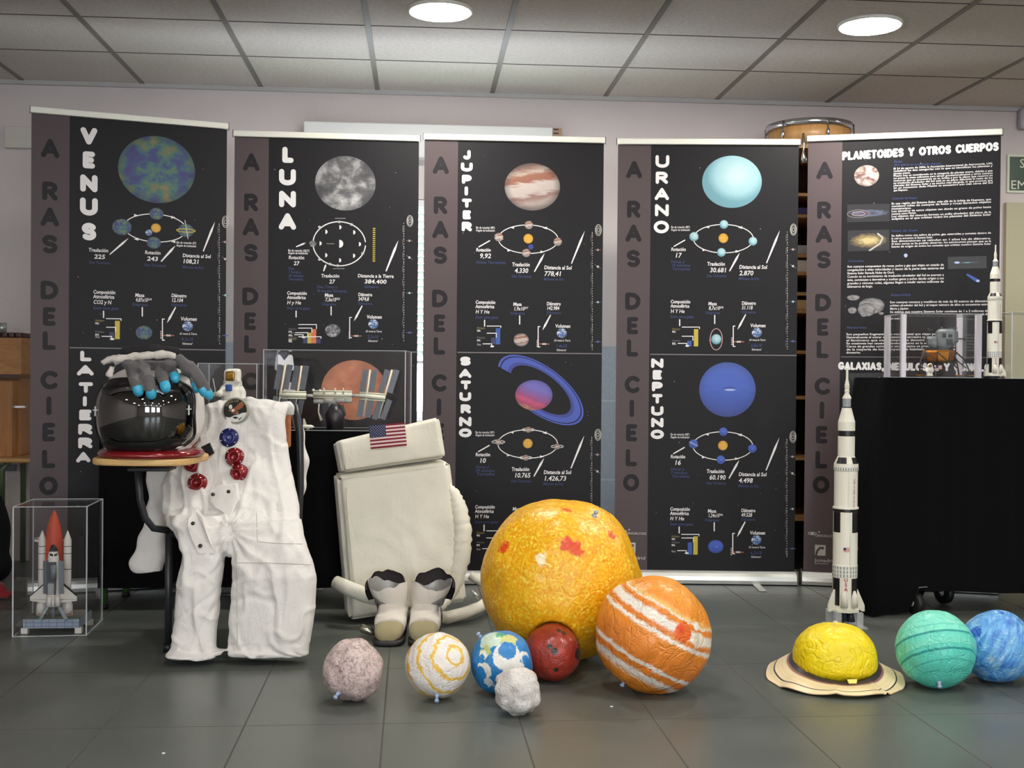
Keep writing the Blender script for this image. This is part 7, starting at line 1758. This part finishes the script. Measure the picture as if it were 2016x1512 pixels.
# shelf unit seen through the slit
sx0, sx1 = at(1500, 600, dd_).x, at(1686, 600, dd_).x; sy0, sy1 = dc.y - .2, RY1 - .012
M_SHELFW = m_wood('shelf_wood', (150, 108, 62), (172, 128, 78), (2, 14, 14))
SHU = thing('shelf_unit', 'tall wooden shelf unit seen in the gap between the two right banners', 'shelf', ((sx0 + sx1) / 2, sy0, 0))
lev = [y for y in (320, 398, 428, 506, 528, 560, 596, 628, 700)]
for x in (sx0, sx1 - .018): MB().box(x, x + .018, sy0, sy1, 0, SHELF_TOP - .019).build('side_panel', M_SHELFW, SHU)
MB().box(sx0, sx1, sy0, sy1, SHELF_TOP - .018, SHELF_TOP).build('top_panel', M_SHELFW, SHU)
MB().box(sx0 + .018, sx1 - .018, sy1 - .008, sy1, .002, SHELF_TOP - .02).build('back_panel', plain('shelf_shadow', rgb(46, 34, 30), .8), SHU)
zs = [at(1580, y, dd_ - .2).z for y in (380, 422, 500, 535, 575, 610, 690, 780, 900, 1020)]
for z in zs: MB().box(sx0 + .0185, sx1 - .0185, sy0 + .003, sy1 - .009, z - .016, z).build('shelf', M_SHELFW, SHU)
gx = at(1581, 450, dd_ - .2).x
def shelf_item(nm, lab, cat, z, h, c, w=.12):
    tag(MB().rbox((gx, sy0 + .10, z + h / 2 + .001), (w / 2, 0, 0), (0, .08, 0), (0, 0, h / 2), .004).build(nm, plain(nm + '_%d' % int(z * 1000), rgb(*c), .6)), lab, cat)
shelf_item('book_stack', 'dark purple folder lying on a shelf in the gap between the right banners', 'folder', zs[1], .035, (50, 42, 96))
shelf_item('paper_pile', 'pile of pale papers on a shelf in the gap between the right banners', 'papers', zs[3], .06, (190, 178, 160)); shelf_item('music_box', 'small tan box on a lower shelf in the gap between the right banners', 'box', zs[5], .05, (172, 140, 92))
shelf_item('map_roll_box', 'grey printed box on the shelf above the pale papers in the gap', 'box', zs[2], .045, (146, 140, 138))
p = at(1582, 305, 5.9); JG = tag(MB().tube([at(1582, 262, 5.8), at(1583, 285, 5.8), at(1581, 300, 5.8), at(1582, 312, 5.8), at(1583, 322, 5.8)], [.006, .008, .008, .02, .016], 12).build('drum_stick_clamp', M_CHROME), 'chrome clamp hanging below the drum between the right banners', 'clamp')
# left: xylophones on a wooden stand, little cup, school table, bag, red cloth
dxl = 5.7; A = lambda x, y, d=0: at(x, y, dxl + d)
WD = m_wood('plywood', (150, 98, 46), (186, 130, 70), (3, 3, 9)); WD2 = m_wood('stained_pine', (150, 96, 44), (176, 118, 60), (14, 3, 2)); M_ROSE = m_wood('rosewood', (52, 24, 20), (74, 36, 30), (3, 20, 20))
x0_, x1_ = A(-60, 700).x, A(59, 700).x
ztab = A(30, 897).z
TBL = thing('school_table', 'wooden school table with green legs at far left behind the first banner', 'table', (A(0, 897).x, A(0, 897).y - .05, 0))
ty = A(0, 897).y
MB().rbox(((x0_ + x1_) / 2 - .05, ty + .05, ztab - .012), ((x1_ - x0_) / 2 + .12, 0, 0), (0, .22, 0), (0, 0, .012), .01).build('tabletop', m_wood('table_oak', (176, 132, 76), (196, 152, 94), (2, 12, 12)), TBL)
for x in (A(15, 950).x, x0_ - .05):
    for y in (ty - .08, ty + .22): MB().tube([Vector((x, y, .001)), Vector((x, y, ztab - .06)), Vector((x + .03, y, ztab - .024))], .014, 12).build('leg', plain('green_steel', rgb(74, 92, 62), .4), TBL)
MB().box(x0_, A(40, 930).x, ty - .08, ty - .06, ztab - .07, ztab - .04).build('apron', M_STEEL, TBL)
XS = thing('instrument_stand', 'wooden stand of pine boards on the school table at far left', 'stand', (A(10, 890).x, ty + .02, ztab + .001))
z_b = ztab + .001
MB().box(x0_, A(34, 850).x, ty - .08, ty + .0, z_b, A(0, 750).z).build('front_board', WD2, XS); MB().box(x0_, A(40, 850).x, ty + .001, ty + .15, z_b, A(0, 745).z).build('rear_board', WD2, XS)
MB().box(A(35, 800).x, A(56, 800).x, ty - .06, ty - .03, A(0, 802).z, A(0, 798).z).build('metal_peg', M_CHROME, XS)
XL = thing('xylophone', 'wooden bass xylophone body with dark bars at far left, below the small cup', 'instrument', (A(10, 745).x, ty, A(0, 745).z + .001)); zx = A(0, 745).z + .001
P = [Vector((x0_, ty - .13, zx)), Vector((A(40, 700).x, ty - .13, zx)), Vector((x1_, ty - .13, A(0, 735).z)), Vector((x1_, ty - .13, A(0, 666).z)), Vector((x0_, ty - .13, A(0, 666).z))]
MB().prism(P, (0, .27, 0)).build('sound_box', WD, XL)
MB().box(x0_, A(57, 744).x, ty - .14, ty - .131, zx - .0, zx + .02).build('dark_edge', M_ROSE, XL)
for i in range(11): x = x1_ + .004 - i * .031; zz = A(0, 666).z + .001; MB().rbox((x - .012, ty + .0, zz + .012), (.0125, 0, 0), (0, .155, 0), (0, 0, .011), .003).build('tone_bar', M_ROSE, XL)
q = Vector((A(5, 650).x, ty, A(0, 666).z + .0255)); tag(MB().lathe([(0, 0), (.019, 0), (.021, .05), (.0195, .05), (.018, .003), (0, .003)], q, 24).build('cup', plain('cup_steel', rgb(176, 176, 170), .3, .5)), 'small pale metal cup on the xylophone at far left', 'cup')
b = MB(); q = on_z(-26, 1150, 0); b.ball(q + Vector((0, 0, .22)), .10, .12, .22, 24); b.ball(q + Vector((-.06, 0, .3)), .10, .12, .2, 20); b.ball(q + Vector((0, -.02, .09)), .12, .13, .09, 20)
m = fuse(b, .012, 3); displaced(m, lambda p, n: .012 * noise.noise(p * 10)); lo = min(v.co.z for v in m.vertices)
for v in m.vertices: v.co.z -= lo - .001
m.materials.clear(); m.materials.append(plain('bag_black', rgb(11, 11, 12), .9, spec=.2)); m.name = 'bag'; o = bpy.data.objects.new('bag', m); COL.objects.link(o); PMAT['bag'] = Matrix.Identity(4)
tag(o, 'slumped black bag on the floor at the left edge, beside the tall clear case', 'bag')
b = MB(); q = on_z(2, 1174, 0) - FWD * .06; b.ball(q + Vector((0, 0, .035)), .055, .05, .034, 20); b.ball(q + Vector((.035, .0, .02)), .04, .04, .02, 16)
m = fuse(b, .005, 2); displaced(m, lambda p, n: .008 * noise.noise(p * 26)); lo = min(v.co.z for v in m.vertices)
for v in m.vertices: v.co.z -= lo - .001
m.materials.clear(); m.materials.append(m_cloth('red_cloth', (120, 16, 24), (140, 24, 32), 400)); m.name = 'red_cloth'; o = bpy.data.objects.new('red_cloth', m); COL.objects.link(o); PMAT['red_cloth'] = Matrix.Identity(4)
tag(o, 'crumpled red cloth on the floor before the black bag at the left edge', 'cloth')
for x, y, lab in ((322, 1484, 'tiny white paper scrap on the floor in the front left'), (1204, 1392, 'tiny white paper scrap on the floor below the orange banded ball')):
    q = on_z(x, y, 0); tag(MB().rbox(q + Vector((0, 0, .0016)), (.004, 0, 0), (0, .003, 0), (0, 0, .0014), .0008, 2).build('paper_scrap', M_WHITE), lab, 'paper scrap')
